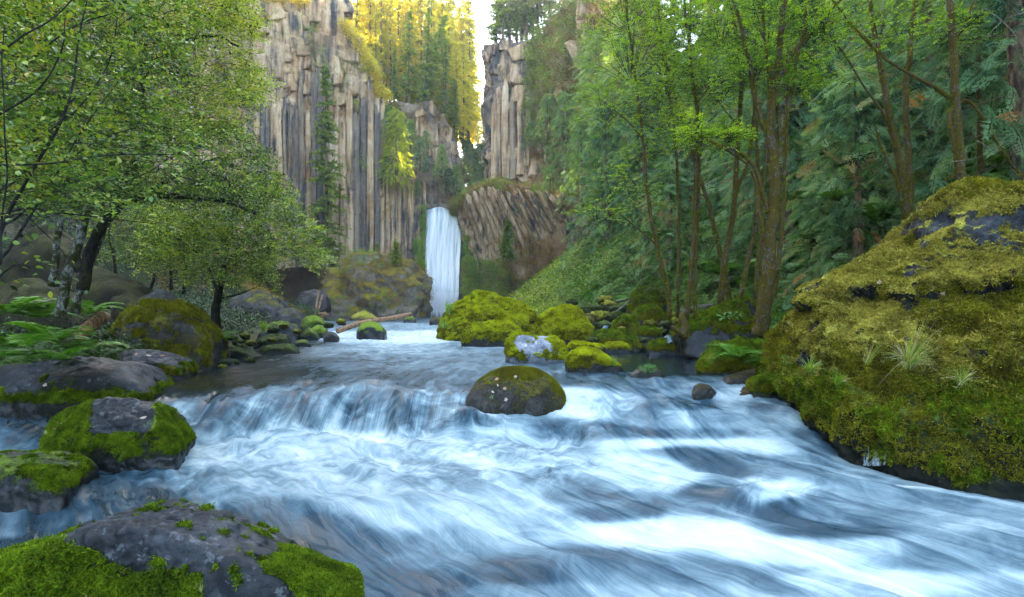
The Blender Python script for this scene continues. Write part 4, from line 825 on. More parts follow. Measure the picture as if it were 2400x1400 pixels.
def conifer_meshes(H, seed, spread, mat, droop=.35, dens=1.0, open_=.0, leafL=.55, base=.12, flat=1.0, tmid=.4):
    """trunk and crown of a conifer of height H, needles as thin flat sprays"""
    global rng
    r0 = rng; rng = np.random.default_rng(seed)
    zt = np.linspace(0, H, 14); P = np.stack([.12 * np.sin(zt * .25 + seed), .12 * np.cos(zt * .2 + seed), zt], -1); P[:, :2] -= P[0, :2]
    g = Geo(); V, Fs = tube(P, np.linspace(.018 * H * .6 + .05, .02, 14), 7); g.add(V, Fs); tr = g.mesh('trunk', m_bark_con)
    n = int(H * 7.5 * dens); z = base * H + (1 - base) * H * np.sort(rng.uniform(0, 1, n)) ** .95; z = z[rng.uniform(0, 1, n) > open_ * (1 - z / H)]
    n = len(z); az = rng.uniform(0, 2 * np.pi, n); f = (z - base * H) / ((1 - base) * H)
    BL = spread * (1 - f) ** .8 * rng.uniform(.55, 1.15, n) * np.interp(f, [0, .15, 1], [.7, 1, 1]) + .35
    g = Geo(); gt = Geo()
    out = np.stack([np.cos(az), np.sin(az), rng.uniform(.0, .35, n) * (f) - .05], -1)
    P0 = np.stack([np.interp(z, zt, P[:, 0]), np.interp(z, zt, P[:, 1]), z], -1)
    m = 9
    for j in range(m):
        t = (j + .6) / m
        Q = P0 + out * (BL * t)[:, None] - np.array([0, 0, 1.]) * (droop * BL * t ** 1.8)[:, None]
        for sd in (-1, 1):
            S = np.stack([-np.sin(az), np.cos(az), 0 * az], -1) * sd
            d = out * .75 + S * .8 + rng.normal(0, .22, (n, 3)) - [0, 0, .25]
            L = leafL * (1.15 - .6 * t) * rng.uniform(.7, 1.3, n) * np.clip(BL / spread + .5, .5, 1.3)
            nn = np.array([0, 0, 1.]) * flat + rng.normal(0, .5, (n, 3))
            for q in range(3):
                V, Fc = leaf_quads(Q + rng.normal(0, .06, (n, 3)) * leafL, d + rng.normal(0, .35, (n, 3)), nn, L * (1, .75, .6)[q], L * .30, .05)
                g.add(V, Fc, np.repeat(np.clip(tmid + .25 * t * 1 + rng.normal(0, .13, n), 0, 1), 4))
    twigs(gt, P0, out, BL * .95, .012 + BL * .008, droop * .9)
    cr = g.mesh('crown', mat, smooth=False); br = gt.mesh('branches', m_bark_con)
    rng = r0; return tr, cr, br
def plant_tree(name, loc, meshes, scale=1.0, rot=None, lean=(0, 0), names=('trunk', 'crown', 'branches'), **k):
    e = empty(name, loc, **k); e.scale = (scale,) * 3; e.rotation_euler = (lean[0], lean[1], random.uniform(0, 6.28) if rot is None else rot)
    for nm, me in zip(names, meshes): obj(nm, me, e, kind='stuff' if nm == 'branches' else None)
    return e
CON = [conifer_meshes(30, 11, 3.6, m_conifer, .30, .8, .35, .7), conifer_meshes(30, 12, 4.4, m_conifer, .4, .65, .5, .8, base=.2), conifer_meshes(24, 13, 3.0, m_conifer, .3, 1.0, .2, .7)]
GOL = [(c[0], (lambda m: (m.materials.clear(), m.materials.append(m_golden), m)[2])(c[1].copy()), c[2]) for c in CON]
def ztop_of(Vc, x, y, default=40):
    Q = Vc.reshape(-1, 3); return Q[np.argmin((Q[:, 0] - x) ** 2 + (Q[:, 1] - y) ** 2 - Q[:, 2] * .001), 2]

# golden sunlit conifers behind the left cliff, on the plateau
gg = 'golden conifers above the waterfall'
def gold_label(px, d, s):
    w = 'above the rim of the left cliff' if px < 870 else 'just right of the left cliff corner' if px < 935 else 'above the left end of the rock knob' if px < 985 else 'above the middle of the rock knob' if px < 1035 else 'above the right end of the rock knob' if px < 1075 else 'at the left edge of the sky gap'
    return '%s golden sunlit conifer %s, %s row' % ('small' if s < .8 else 'tall' if s < 1.2 else 'very tall', w, 'front' if d < 137 else 'middle' if d < 158 else 'back')
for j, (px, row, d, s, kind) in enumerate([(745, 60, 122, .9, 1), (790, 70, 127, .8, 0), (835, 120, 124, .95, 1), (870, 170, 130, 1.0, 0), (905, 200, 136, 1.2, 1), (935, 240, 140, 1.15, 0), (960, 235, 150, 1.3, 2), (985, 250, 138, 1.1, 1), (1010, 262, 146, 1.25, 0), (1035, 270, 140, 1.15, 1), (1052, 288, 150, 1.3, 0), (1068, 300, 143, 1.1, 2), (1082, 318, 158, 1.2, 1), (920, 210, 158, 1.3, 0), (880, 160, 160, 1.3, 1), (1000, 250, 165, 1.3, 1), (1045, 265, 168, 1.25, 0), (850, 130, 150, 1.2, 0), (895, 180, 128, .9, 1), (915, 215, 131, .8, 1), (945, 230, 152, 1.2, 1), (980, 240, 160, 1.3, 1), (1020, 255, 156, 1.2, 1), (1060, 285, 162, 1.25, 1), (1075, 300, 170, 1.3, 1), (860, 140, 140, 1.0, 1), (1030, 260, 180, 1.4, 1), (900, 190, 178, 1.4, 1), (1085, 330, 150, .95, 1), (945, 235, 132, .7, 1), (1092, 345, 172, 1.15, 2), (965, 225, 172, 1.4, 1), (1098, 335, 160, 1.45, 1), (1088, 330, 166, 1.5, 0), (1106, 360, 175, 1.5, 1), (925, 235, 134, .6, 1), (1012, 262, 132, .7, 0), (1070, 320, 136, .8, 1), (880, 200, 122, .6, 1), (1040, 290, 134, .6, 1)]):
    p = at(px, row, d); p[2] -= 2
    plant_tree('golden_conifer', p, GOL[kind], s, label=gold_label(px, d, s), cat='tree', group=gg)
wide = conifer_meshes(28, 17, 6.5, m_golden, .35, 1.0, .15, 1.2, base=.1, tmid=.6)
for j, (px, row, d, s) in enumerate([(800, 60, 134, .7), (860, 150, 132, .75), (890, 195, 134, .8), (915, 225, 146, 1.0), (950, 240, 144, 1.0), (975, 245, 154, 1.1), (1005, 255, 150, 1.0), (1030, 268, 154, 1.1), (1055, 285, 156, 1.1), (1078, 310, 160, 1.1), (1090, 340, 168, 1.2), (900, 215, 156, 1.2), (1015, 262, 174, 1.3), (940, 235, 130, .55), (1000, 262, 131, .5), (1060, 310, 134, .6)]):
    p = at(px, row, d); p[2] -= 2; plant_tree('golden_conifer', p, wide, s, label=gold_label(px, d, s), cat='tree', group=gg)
# green conifers in front of them
CNL = [(a, (lambda m: (m.materials.clear(), m.materials.append(m_conifer_light), m)[2])(b.copy()), c) for a, b, c in CON]
for px, row, d, s, kind, lean, lb in [(925, 262, 124.5, .6, 0, (0, 0), 'green conifer on the rim left of the rock knob above the waterfall'), (955, 255, 125, .9, 1, (0, .02), 'tall green conifer standing on the rock knob, second from the cliff corner'),
    (972, 262, 126, 1.25, 2, (0, .30), 'leaning conifer with a bare diagonal trunk above the waterfall'), (1000, 250, 127, .95, 0, (0, -.03), 'straight green conifer just right of the leaning trunk'), (1045, 300, 129, .85, 1, (0, 0), 'green conifer at the right end of the stand beside the sky gap'), (1066, 330, 131, .75, 2, (0, 0), 'slim green conifer lowest beside the sky gap')]:
    p = at(px, row, d); p[2] -= 2; plant_tree('green_conifer', p, CNL[kind], s * .9, lean=lean, label=lb, cat='tree')
# thin dark trees in the sky gap
for px, row, d, s, lb in [(1108, 330, 185, .62, 'thin dark conifer far away in the sky gap, left of its neighbour'), (1120, 330, 190, .68, 'thin dark conifer far away in the middle of the sky gap'), (1133, 350, 176, .5, 'short dark conifer in the sky gap beside the right cliff')]:
    p = at(px, row, d); plant_tree('distant_conifer', p - [0, 0, 4], CON[1], s, label=lb, cat='tree')
# conifers on the right cliff top
for j, (px, row, d, s, kind, lb) in enumerate([(1180, 112, 113, .95, 1, 'dark conifer at the tip of the right cliff against the sky'), (1165, 114, 115, .8, 0, 'slim dark conifer at the very edge of the right cliff'), (1196, 112, 116, 1.0, 0, 'dense dark conifer behind the tip of the right cliff'), (1222, 108, 120, 1.1, 0, 'tall conifer behind the shoulder of the right cliff'), (1250, 104, 122, 1.15, 0, 'dense conifer filling the back of the right cliff top'), (1212, 112, 118, .95, 1, 'second conifer from the tip of the right cliff'), (1235, 105, 114, 1.0, 1, 'conifer with a bare reddish trunk on the right cliff top'), (1262, 100, 116, 1.1, 1, 'broad conifer in the middle of the right cliff top'),
    (1290, 95, 112, .9, 2, 'straight conifer on the right cliff top above the mossy ledge'), (1318, 60, 110, .8, 1, 'conifer standing just left of the small rock spire'), (1345, 40, 112, .9, 0, 'conifer rising behind the small rock spire'), (1415, 30, 100, .8, 1, 'conifer on the high slope right of the small rock spire')]):
    p = at(px, row, d); p[2] -= 1.5; plant_tree('rim_conifer', p, CON[kind], s, label=lb, cat='tree')
# forest added on the left plateau and hills to shade the gorge (mostly above the frame)
k = 0
rr = np.random.default_rng(5)
while k < 170:
    y = rr.uniform(2, 106) if k % 3 else rr.uniform(50, 106)
    xc = np.interp(y, [48, 60, 74, 88, 98, 106], [-73, -68, -67, -67, -61, -52]) - 2.5
    x = rr.uniform(-120, -26) if y < 50 else xc - rr.uniform(0, 34)
    z = float(ground_z(x, y)) if y < 50 else ztop_of(CLV[:, 200:], x, y)
    if y < 50 and z < 14: continue
    plant_tree('plateau_conifer' if y > 50 else 'hillside_conifer', (x, y, z - 1), CON[rr.integers(3)], rr.uniform(.8, 1.15), label='conifer added on the left rim to shade the gorge', cat='tree', group='conifers on the left rim'); k += 1
k = 0
while k < 110:
    x = rr.uniform(20, 110); y = rr.uniform(-20, 125); z = float(ground_z(x, y))
    if z < 12: continue
    plant_tree('ridge_conifer', (x, y, z - 1), CON[rr.integers(3)], rr.uniform(.7, 1.0), label='conifer in the dark forest high on the right slope', cat='tree', group='conifers high on the right slope'); k += 1
# slender fir growing in front of the left cliff
H = (HOR - 155) / F * 104 - (HOR - 640) / F * 104
fir = conifer_meshes(H, 31, 4.6, m_conifer, .25, .75, .1, 1.0, base=.08, tmid=.6)
plant_tree('slender_fir', at(762, 640, 104), fir, 1, 1.0, label='slender fir with tiered gaps standing in front of the left cliff', cat='tree')
sm = conifer_meshes(7.5, 41, 2.1, m_conifer, .25, 2.2, 0, .5, base=.04, tmid=.35)
plant_tree('small_fir', at(1188, 612, 96), sm, .93, label='small dark bluish fir below the slanting columns right of the waterfall', cat='tree')
sm2 = conifer_meshes(6, 42, 2.0, m_conifer, .2, 2.2, 0, .5, base=.04, tmid=.6)
plant_tree('small_fir', at(928, 620, 96), sm2, .72, label='small light green fir on the mossy outcrop left of the waterfall', cat='tree')
plant_tree('small_fir', at(884, 590, 102), sm2, .30, label='tiny fir on the ledge at the foot of the cliff columns', cat='tree')

# cedars with drooping feathery sprays: hanging cedar on the cliff and the right slope
def frond(L=1.0, n=22, w=.5, sub=7, seed=0):
    """one flat drooping spray: a rachis with side sprays made of small blades"""
    r_ = np.random.default_rng(seed); V = []; Fs = []; k = 0
    for j in range(n):
        t = (j + .5) / n; base = np.array([t * L, 0, -.28 * L * t * t])
        for sd in (-1, 1):
            l = w * L * (1 - t) ** .6 * (.35 + .65 * min(1, t * 4)) * r_.uniform(.7, 1.1)
            dr = np.array([.75, sd * .8, -.15]); dr /= np.linalg.norm(dr)
            for q in range(sub):
                s = (q + .5) / sub; b = base + dr * l * s + [0, 0, -.25 * l * s * s]
                a = .6 if q % 2 else -.35; c_, s_ = math.cos(a * sd), math.sin(a * sd); d2 = np.array([dr[0] * c_ - dr[1] * s_, dr[0] * s_ + dr[1] * c_, -.3 + r_.normal(0, .15)])
                ll = .085 * L * (1.3 - s) * r_.uniform(.7, 1.3); sdv = np.array([-d2[1], d2[0], r_.normal(0, .25)]) * .28
                V += [b, b + d2 * ll * .5 + sdv * ll, b + d2 * ll * 1.5, b + d2 * ll * .5 - sdv * ll]; Fs += [[k, k + 1, k + 2], [k, k + 2, k + 3]]; k += 4
    return np.array(V), np.array(Fs)
FR = [frond(1, 14, .5, 4, s) for s in range(4)]
def put_fronds(g, P, D, L, tint, templ=FR, roll=.5):
    D = unit(D); up = np.array([0, 0, 1.]) + rng.normal(0, roll, D.shape); S = unit(np.cross(up, D)); N = np.cross(D, S)
    which = rng.integers(0, len(templ), len(P))
    for w in range(len(templ)):
        k = which == w
        if not k.any(): continue
        TV, TF = templ[w]; B = np.stack([D[k], S[k], N[k]], 1) * L[k][:, None, None]
        V = np.einsum('vj,njk->nvk', TV, B) + P[k][:, None]; m = len(TV)
        Fc = (TF[None] + (np.arange(k.sum()) * m)[:, None, None]).reshape(-1, 3)
        T = np.clip(np.repeat(tint[k], m) + rng.normal(0, .06, k.sum() * m) + np.tile(TV[:, 0] * .12, k.sum()), 0, 1)
        g.add(V.reshape(-1, 3), Fc, T)
def cedar_meshes(H, seed, spread, n, fl, mat=m_cedar, tmid=.4, base=.05, brown=.04):
    global rng
    r0 = rng; rng = np.random.default_rng(seed)
    zt = np.linspace(0, H, 12); P = np.stack([.1 * np.sin(zt * .4 + seed), .1 * np.cos(zt * .3), zt], -1); P[:, :2] -= P[0, :2]
    g = Geo(); V, Fs = tube(P, np.linspace(.022 * H + .04, .02, 12), 9, .1); g.add(V, Fs); tr = g.mesh('trunk', m_bark_con)
    z = H * (base + (1 - base) * rng.uniform(0, 1, n) ** .9); az = rng.uniform(0, 2 * np.pi, n); f = z / H; u = rng.uniform(.35, 1, n)
    BL = spread * (1 - f) ** .75 + .3; o = np.stack([np.cos(az), np.sin(az), 0 * az], -1)
    Q = np.stack([0 * z, 0 * z, z], -1) + o * (BL * u)[:, None] - np.array([0, 0, 1.]) * (.30 * BL * u ** 1.5)[:, None] + rng.normal(0, .15, (n, 3))
    D = o * .85 + rng.normal(0, .4, (n, 3)) - [0, 0, .45]
    g = Geo(); cl = fbm(Q * .7 + seed, 2)
    put_fronds(g, Q, D, fl * rng.uniform(.6, 1.3, n), np.clip(tmid + .35 * cl + rng.normal(0, .08, n) + np.where(rng.uniform(0, 1, n) < brown, .6, 0), 0, 1))
    cr = g.mesh('crown', mat, smooth=False)
    gt = Geo(); nb = int(H * 3); zz = rng.uniform(.05, .98, nb) * H; a2 = rng.uniform(0, 6.28, nb)
    twigs(gt, np.stack([0 * zz, 0 * zz, zz], -1), np.stack([np.cos(a2), np.sin(a2), 0 * a2 + .05], -1), spread * (1 - zz / H) ** .75 * .9, .03, .3)
    br = gt.mesh('branches', m_bark_con); rng = r0; return tr, cr, br
m_cedar_light = mat_leaf('cedar_sprays_light', [(.05, .11, .03), (.12, .25, .06), (.23, .38, .10), (.36, .46, .12), (.42, .25, .08)], .4, .5, .35, .3, .9)
CED = [cedar_meshes(14, 61, 4.2, 1000, .95), cedar_meshes(11, 62, 3.8, 850, .9, tmid=.5), cedar_meshes(9, 63, 3.4, 700, .8, tmid=.3, brown=.07)]
for j, (px, row, d, s) in enumerate([(1095, 400, 150, .42), (1108, 410, 155, .40), (1122, 415, 150, .36), (1135, 425, 148, .36), (1100, 420, 145, .5), (1112, 425, 150, .5), (1126, 430, 146, .48), (1090, 400, 160, .6), (1104, 400, 170, .6), (1118, 400, 168, .55), (1132, 400, 172, .55), (1144, 420, 165, .5), (1118, 440, 140, .30), (1098, 440, 138, .30), (1085, 420, 135, .34), (1130, 445, 136, .26), (1142, 380, 150, .45), (1155, 400, 155, .45)]):
    p = at(px, row + 20, d); plant_tree('canyon_conifer', p - [0, 0, 1], (CON[j % 3] if j % 2 else CED[j % 3]), s * (1 if j % 2 else 2.0), label='dark green tree filling the shaded notch behind the waterfall', cat='tree', group='trees in the notch behind the waterfall')
yel = mat_leaf('yellow_green_sprays', [(.12, .18, .012), (.26, .34, .02), (.42, .48, .03), (.55, .55, .05)], .45)
hang = cedar_meshes(14.5, 71, 3.2, 620, 1.3, mat=yel, tmid=.6, base=.0, brown=0)
plant_tree('hanging_cedar', at(930, 425, 114), hang, 1.0, label='yellow green cedar hanging down over the cliff edge left of the waterfall', cat='tree')
plant_tree('hanging_cedar', at(985, 400, 117), CED[1], .62, label='pale cedar clump beside the yellow green hanging cedar', cat='tree')
plant_tree('hanging_cedar', at(1052, 450, 116), CED[2], .55, label='dull green cedar growing on the rock just above the waterfall lip', cat='tree')
CEL = [(a, (lambda m: (m.materials.clear(), m.materials.append(m_cedar_light), m)[2])(b.copy()), c) for a, b, c in CED]
for px, row, d, s, kd, lb in [(912, 330, 115.5, .62, 0, 'light green cedar spilling over the corner of the left cliff'), (905, 400, 114, .45, 1, 'small light cedar under the corner of the left cliff'), (962, 335, 119.5, .6, 1, 'light cedar in front of the rock knob, beside the yellow green one'), (1000, 330, 121, .42, 2, 'little cedar in the middle of the rock knob'), (1035, 400, 119, .5, 0, 'drooping cedar on the right half of the rock knob'), (1070, 430, 119, .5, 1, 'low cedar at the right foot of the rock knob'), (978, 440, 117.5, .36, 2, 'tiny cedar above the dark wall left of the waterfall lip')]:
    plant_tree('hanging_cedar', at(px, row, d) - [0, 0, 1.5], CEL[kd], s, label=lb, cat='tree')
for px, d, s, kd, lb in [(1470, 88, 1.1, 0, 'tall conifer high behind the slim left alder'), (1530, 82, 1.15, 1, 'tall conifer on the skyline between the slender alders'), (1575, 78, 1.1, 0, 'conifer on the skyline right of the slender alders'), (1615, 76, 1.2, 1, 'tall conifer on the skyline behind the dark double alder'), (1655, 74, 1.1, 2, 'conifer on the skyline left of the forked alder'), (1695, 72, 1.2, 0, 'tall conifer on the skyline behind the forked alder'), (1740, 70, 1.1, 1, 'conifer on the skyline left of the largest alder')]:
    x = (px - CX) / F * d; plant_tree('skyline_conifer', (x, d, float(ground_z(x, d)) - 1), CON[kd], s, label=lb, cat='tree')
sh_c = 'cedars and shrubs clinging to the right cliff'
for px, row, d, s, kd, lb in [(1245, 320, 106, .55, 2, 'bluish cedar clump hanging on the pale face of the right cliff'), (1285, 300, 102, .75, 1, 'cedar on the ledge of the right cliff, above the brown slope'), (1325, 380, 98, 1.0, 0, 'large light green cedar hugging the right cliff'), (1290, 200, 108, .8, 1, 'cedar below the conifers of the right cliff top'), (1235, 250, 109, .5, 2, 'small cedar on the shoulder of the right cliff'), (1225, 470, 100, .42, 2, 'little bush on the brown moss ledge above the slanting columns'),
    (1290, 450, 95, .6, 1, 'cedar at the right end of the brown moss ledge'), (1365, 450, 88, 1.0, 0, 'pale cedar behind the leftmost alder leaves'), (1400, 300, 92, 1.25, 0, 'tall pale blue green cedar right of the cliff'), (1385, 160, 98, .9, 1, 'cedar below the golden bush on the right cliff'), (1450, 350, 80, 1.3, 0, 'broad cedar in the haze on the right slope'), (1460, 200, 86, 1.2, 1, 'upper cedar in the haze on the right slope'), (1430, 520, 74, .8, 2, 'low cedar at the top of the mossy slope'),
    (1205, 205, 112, .4, 2, 'small shrub near the top of the pale buttress')]:
    plant_tree('cliff_cedar', at(px, row, d) - [0, 0, 2], CEL[kd], s, label=lb, cat='tree')
# cedars on the near right slope
def cedar_label(px, y, row):
    nm = min([(1480, 'the slim left alder'), (1590, 'the straight slender alder'), (1635, 'the two close dark stems'), (1725, 'the forked alder'), (1815, 'the largest alder'), (1980, 'and right of the largest alder'), (2110, 'the two stemmed alder'), (2240, 'the alder with the arched bough'), (2300, 'the faint thin alder'), (2420, 'the dark right edge')], key=lambda q: abs(q[0] - px))[1]
    return 'drooping cedar %s behind %s, %s on the slope' % ('close' if y < 26 else 'further' if y < 45 else 'far', nm, 'high up' if row < 380 else 'halfway up' if row < 560 else 'low down')
k = 0; spots = []
rr = np.random.default_rng(15)
cl_ = ['rows']
while k < 54 and len(spots) < 4000:
    y = rr.uniform(14, 66); x = rr.uniform(7.5, 36); spots.append(0)
    t = x - np.interp(y, *SHORE_R)
    if t < 5.5 or t > 30: continue
    px = CX + F * x / y
    if px < 1400 or px > 2700: continue
    if any((x - a) ** 2 + (y - b) ** 2 < 7.5 for a, b in [q for q in spots if q]): continue
    spots.append((x, y)); z = float(ground_z(x, y)); row = HOR - F * z / y
    plant_tree('slope_cedar', (x, y, z - .3), CED[rr.integers(3)], rr.uniform(.55, .95), label=cedar_label(px, y, row), cat='tree', group='cedars on the steep right slope'); k += 1

# ---------------------------------------------------------------- mossy alders of the right bank
def limb(parent, name, pts, d, r0, r1, mat, n=None, sides=10, lump=.12, loc=None, dd=0):
    P = np.array([at(a, b, (d + (c[0] if c else 0))) for a, b, *c in pts]); n = n or max(8, len(pts) * 5)
    S = spline(P, n); S = S + np.stack([fbm(S * 1.3 + 5, 2), fbm(S * 1.3 + 15, 2), 0 * S[:, 0]], -1) * .05
    g = Geo(); V, Fs = tube(S, np.linspace(r0, r1, n) * (.62 if mat is m_bark_moss else 1) * (1 + .06 * np.sin(np.arange(n) * 1.7)), sides, lump, seed=d); g.add(V, Fs)
    o = obj(name, g.mesh(name, mat, loc=loc), parent); return o, S
def crown_from(blobs, d, leaf, per, seed, mat, spr=.30, nl=9, tm=.5, name='crown', yr=1.0, droop=.12, wid=.62, layer=.35):
    """blobs: (column, row, half width, half height, amount) -> leafy sprays with gaps"""
    global rng
    r0 = rng; rng = np.random.default_rng(seed); g = Geo(); gt = Geo()
    for px, py, rx, ry, am, *dd in blobs:
        D_ = d + (dd[0] if dd else 0); s = D_ / F; n = int(per * am)
        o = rdir(n) * (rng.uniform(0, 1, n) ** .45)[:, None]
        P = at(px, py, D_) + o * [rx * s, max(rx, ry) * s * yr, ry * s]
        cl = fbm(P * 1.15 + seed, 2); P = P[cl + rng.normal(0, .12, n) > -.10]; P[:, 2] += .0
        P[:, 2] = P[:, 2] + (np.round(P[:, 2] / layer) * layer - P[:, 2]) * .45
        n = len(P); D = (P - at(px, py + ry * .5, D_)) * [1, 1, .3] + rng.normal(0, .5, (n, 3)) * [1, 1, .35] * s * rx * .5
        tint = np.clip(tm + .35 * fbm(P * .8 + 3, 2) + rng.normal(0, .08, n), 0, 1)
        sprays(P, D, spr * rng.uniform(.6, 1.3, n), nl, leaf, wid, droop, .8, tint, g=g)
        twigs(gt, P - unit(D) * spr * .6, D, spr * 1.5, .0035 + leaf * .02, droop)
        kk = rng.uniform(0, 1, n) < .10; Pk = P[kk]; C = at(px, py + ry * .7, D_)
        twigs(gt, C + (Pk - C) * .25, Pk - C, np.linalg.norm(Pk - C, axis=1) * .72, .010, 0)
    c = g.mesh(name, mat, smooth=False); t = gt.mesh('twigs', m_twig); rng = r0; return c, t
def alder(label, d, base, limbs, blobs, r, seed, mat=m_bark_moss, leaf=.062, per=430, tm=.5, lm=None, **k):
    loc = at(base[0], base[1], d); e = empty('mossy_alder', loc, label=label, cat='tree', **k)
    for j, (nm, pts, a, b) in enumerate(limbs): limb(e, nm, pts, d, a, b, mat, loc=loc)
    if blobs:
        c, t = crown_from(blobs, d, leaf, per, seed, lm or m_leaf_alder, tm=tm); local(c, loc); local(t, loc); obj('crown', c, e); obj('twigs', t, e, kind='stuff')
    return e
alder('slim alder curving to the left, leftmost of the mossy trunks', 17.5, (1567, 735), [('trunk', [(1569, 745), (1566, 690), (1545, 600), (1522, 490), (1511, 380), (1497, 250), (1482, 130), (1468, 0), (1460, -80)], .115, .04), ('branch', [(1542, 578), (1505, 545), (1470, 515), (1440, 492)], .05, .02), ('branch', [(1508, 330), (1470, 285), (1430, 250), (1395, 225)], .045, .012)],
      [(1480, 120, 110, 110, 1.2), (1420, 250, 90, 60, .7), (1540, 260, 80, 70, .6), (1470, 20, 120, 80, 1), (1400, 505, 70, 28, .35), (1500, 420, 70, 40, .4)], .1, 101)
alder('straight slender alder second from the left', 18.5, (1588, 738), [('trunk', [(1588, 745), (1591, 600), (1589, 450), (1580, 300), (1562, 180), (1548, 60), (1540, -60)], .095, .035), ('branch', [(1583, 330), (1555, 270), (1520, 220)], .035, .01)],
      [(1570, 120, 90, 100, 1), (1560, 0, 100, 70, .8), (1600, 300, 70, 60, .5), (1510, 350, 60, 40, .35)], .1, 102)
alder('dark mossy alder with two close stems, third trunk from the left', 16.5, (1612, 740), [('trunk', [(1608, 750), (1618, 650), (1628, 540), (1632, 400), (1634, 300), (1622, 160), (1606, 40), (1598, -60)], .125, .05), ('stem', [(1628, 748), (1630, 640), (1636, 520), (1640, 400), (1637, 300)], .075, .05), ('branch', [(1640, 315), (1672, 335), (1710, 355), (1750, 385)], .07, .04), ('branch', [(1634, 240), (1665, 200), (1695, 170)], .04, .012)],
      [(1620, 60, 90, 90, 1), (1660, 180, 90, 60, .7), (1560, 200, 70, 60, .6), (1640, 320, 60, 30, .4, -1), (1690, 310, 40, 25, .35, -1)], .12, 103)
alder('orange mossed alder leaning to the left behind the others', 21, (1705, 690), [('trunk', [(1712, 720), (1690, 610), (1664, 490), (1640, 420), (1618, 340), (1590, 250), (1560, 150)], .17, .06), ('branch', [(1650, 460), (1610, 440), (1560, 425)], .05, .02)], [(1570, 150, 90, 70, .8), (1640, 260, 80, 60, .6)], .15, 104)
alder('tall dark alder with a forked top left of the largest trunk', 17, (1690, 700), [('trunk', [(1690, 715), (1697, 620), (1716, 520), (1726, 400), (1734, 280), (1736, 150), (1718, 40), (1700, -60)], .16, .06), ('stem', [(1724, 450), (1752, 385), (1766, 290), (1772, 180), (1782, 60), (1790, -60)], .10, .05), ('branch', [(1735, 300), (1700, 260), (1680, 230)], .05, .015)],
      [(1730, 80, 90, 90, 1), (1690, 200, 80, 60, .6), (1780, 30, 80, 60, .6)], .12, 105)
alder('thin alder leaning right in front of the forked one', 15.5, (1737, 690), [('trunk', [(1733, 700), (1748, 640), (1768, 540), (1777, 430), (1772, 320), (1768, 200), (1774, 80)], .10, .045)], [(1770, 150, 60, 60, .5)], .12, 106)
alder('largest alder with a thick mossy trunk, pale bark low down and many limbs', 13.2, (1790, 760), [('trunk', [(1780, 790), (1790, 740), (1800, 660), (1803, 560), (1814, 480), (1815, 400), (1806, 310), (1812, 210), (1828, 100), (1846, -60)], .30, .09),
      ('limb', [(1806, 320), (1784, 285), (1768, 210), (1750, 120), (1728, 30), (1700, -60)], .10, .05), ('limb', [(1818, 370), (1838, 300), (1852, 220), (1868, 140), (1886, 50), (1890, -60)], .085, .04), ('limb', [(1822, 190), (1862, 120), (1915, 60), (1965, 5), (2010, -50)], .08, .04),
      ('limb', [(1800, 500), (1788, 450), (1770, 402), (1748, 372), (1722, 352), (1680, 338), (1640, 316), (1622, 305)], .09, .03), ('limb', [(1812, 300), (1800, 180), (1790, 60), (1792, -60)], .06, .03), ('limb', [(1790, 560), (1778, 500), (1775, 440), (1760, 400)], .09, .06)],
      [(1690, 60, 110, 80, 1.0), (1800, 60, 90, 90, .9), (1880, 60, 80, 80, .6), (1930, 40, 90, 60, .5), (1760, 170, 80, 60, .6), (1860, 200, 60, 40, .3), (1700, 320, 50, 25, .5, -1), (1640, 300, 40, 30, .4, -1)], .25, 107, leaf=.06)
alder('slim alder close behind the largest trunk', 15, (1812, 690), [('trunk', [(1815, 700), (1830, 560), (1838, 420), (1845, 280), (1850, 100)], .10, .05), ('stem', [(1770, 700), (1782, 560), (1790, 420), (1800, 300), (1810, 150)], .09, .05)], [(1850, 130, 60, 60, .4)], .1, 108)
alder('two stemmed alder rising behind the upper left shoulder of the giant boulder', 14.5, (2125, 500), [('trunk', [(2128, 520), (2112, 400), (2085, 270), (2062, 140), (2040, 20), (2035, -60)], .17, .06), ('stem', [(2132, 510), (2130, 380), (2124, 220), (2136, 80), (2155, -60)], .15, .06), ('stem', [(2122, 500), (2098, 420), (2068, 350), (2050, 290)], .08, .03), ('branch', [(2085, 290), (2060, 250), (2020, 200), (1980, 130), (1930, 60), (1890, -10)], .05, .02)],
      [(2060, 60, 80, 60, .35), (1960, 90, 80, 60, .35), (2200, 80, 70, 50, .3), (1960, 160, 70, 30, .3)], .17, 109, per=330)
alder('mossy alder with a drooping arched bough above the giant boulder', 13.2, (2250, 430), [('trunk', [(2255, 450), (2243, 330), (2240, 230), (2236, 120), (2226, 20), (2222, -60)], .19, .09), ('bough', [(2240, 250), (2262, 236), (2285, 248), (2310, 290), (2345, 345), (2375, 390), (2396, 415)], .07, .03), ('bough', [(2245, 400), (2232, 330), (2222, 270), (2240, 245)], .07, .06),
      ('bough', [(2228, 232), (2190, 205), (2140, 178), (2085, 145), (2030, 95), (1980, 40), (1940, -20)], .075, .02), ('branch', [(2240, 100), (2265, 50), (2290, -20)], .05, .03)], [(2230, 70, 70, 40, .25), (2110, 60, 70, 40, .2)], .18, 110, per=280)
alder('faint thin alder in the dark forest at the right edge', 17, (2300, 420), [('trunk', [(2300, 430), (2296, 250), (2292, 100), (2300, -60)], .13, .08)], [], .1, 111)
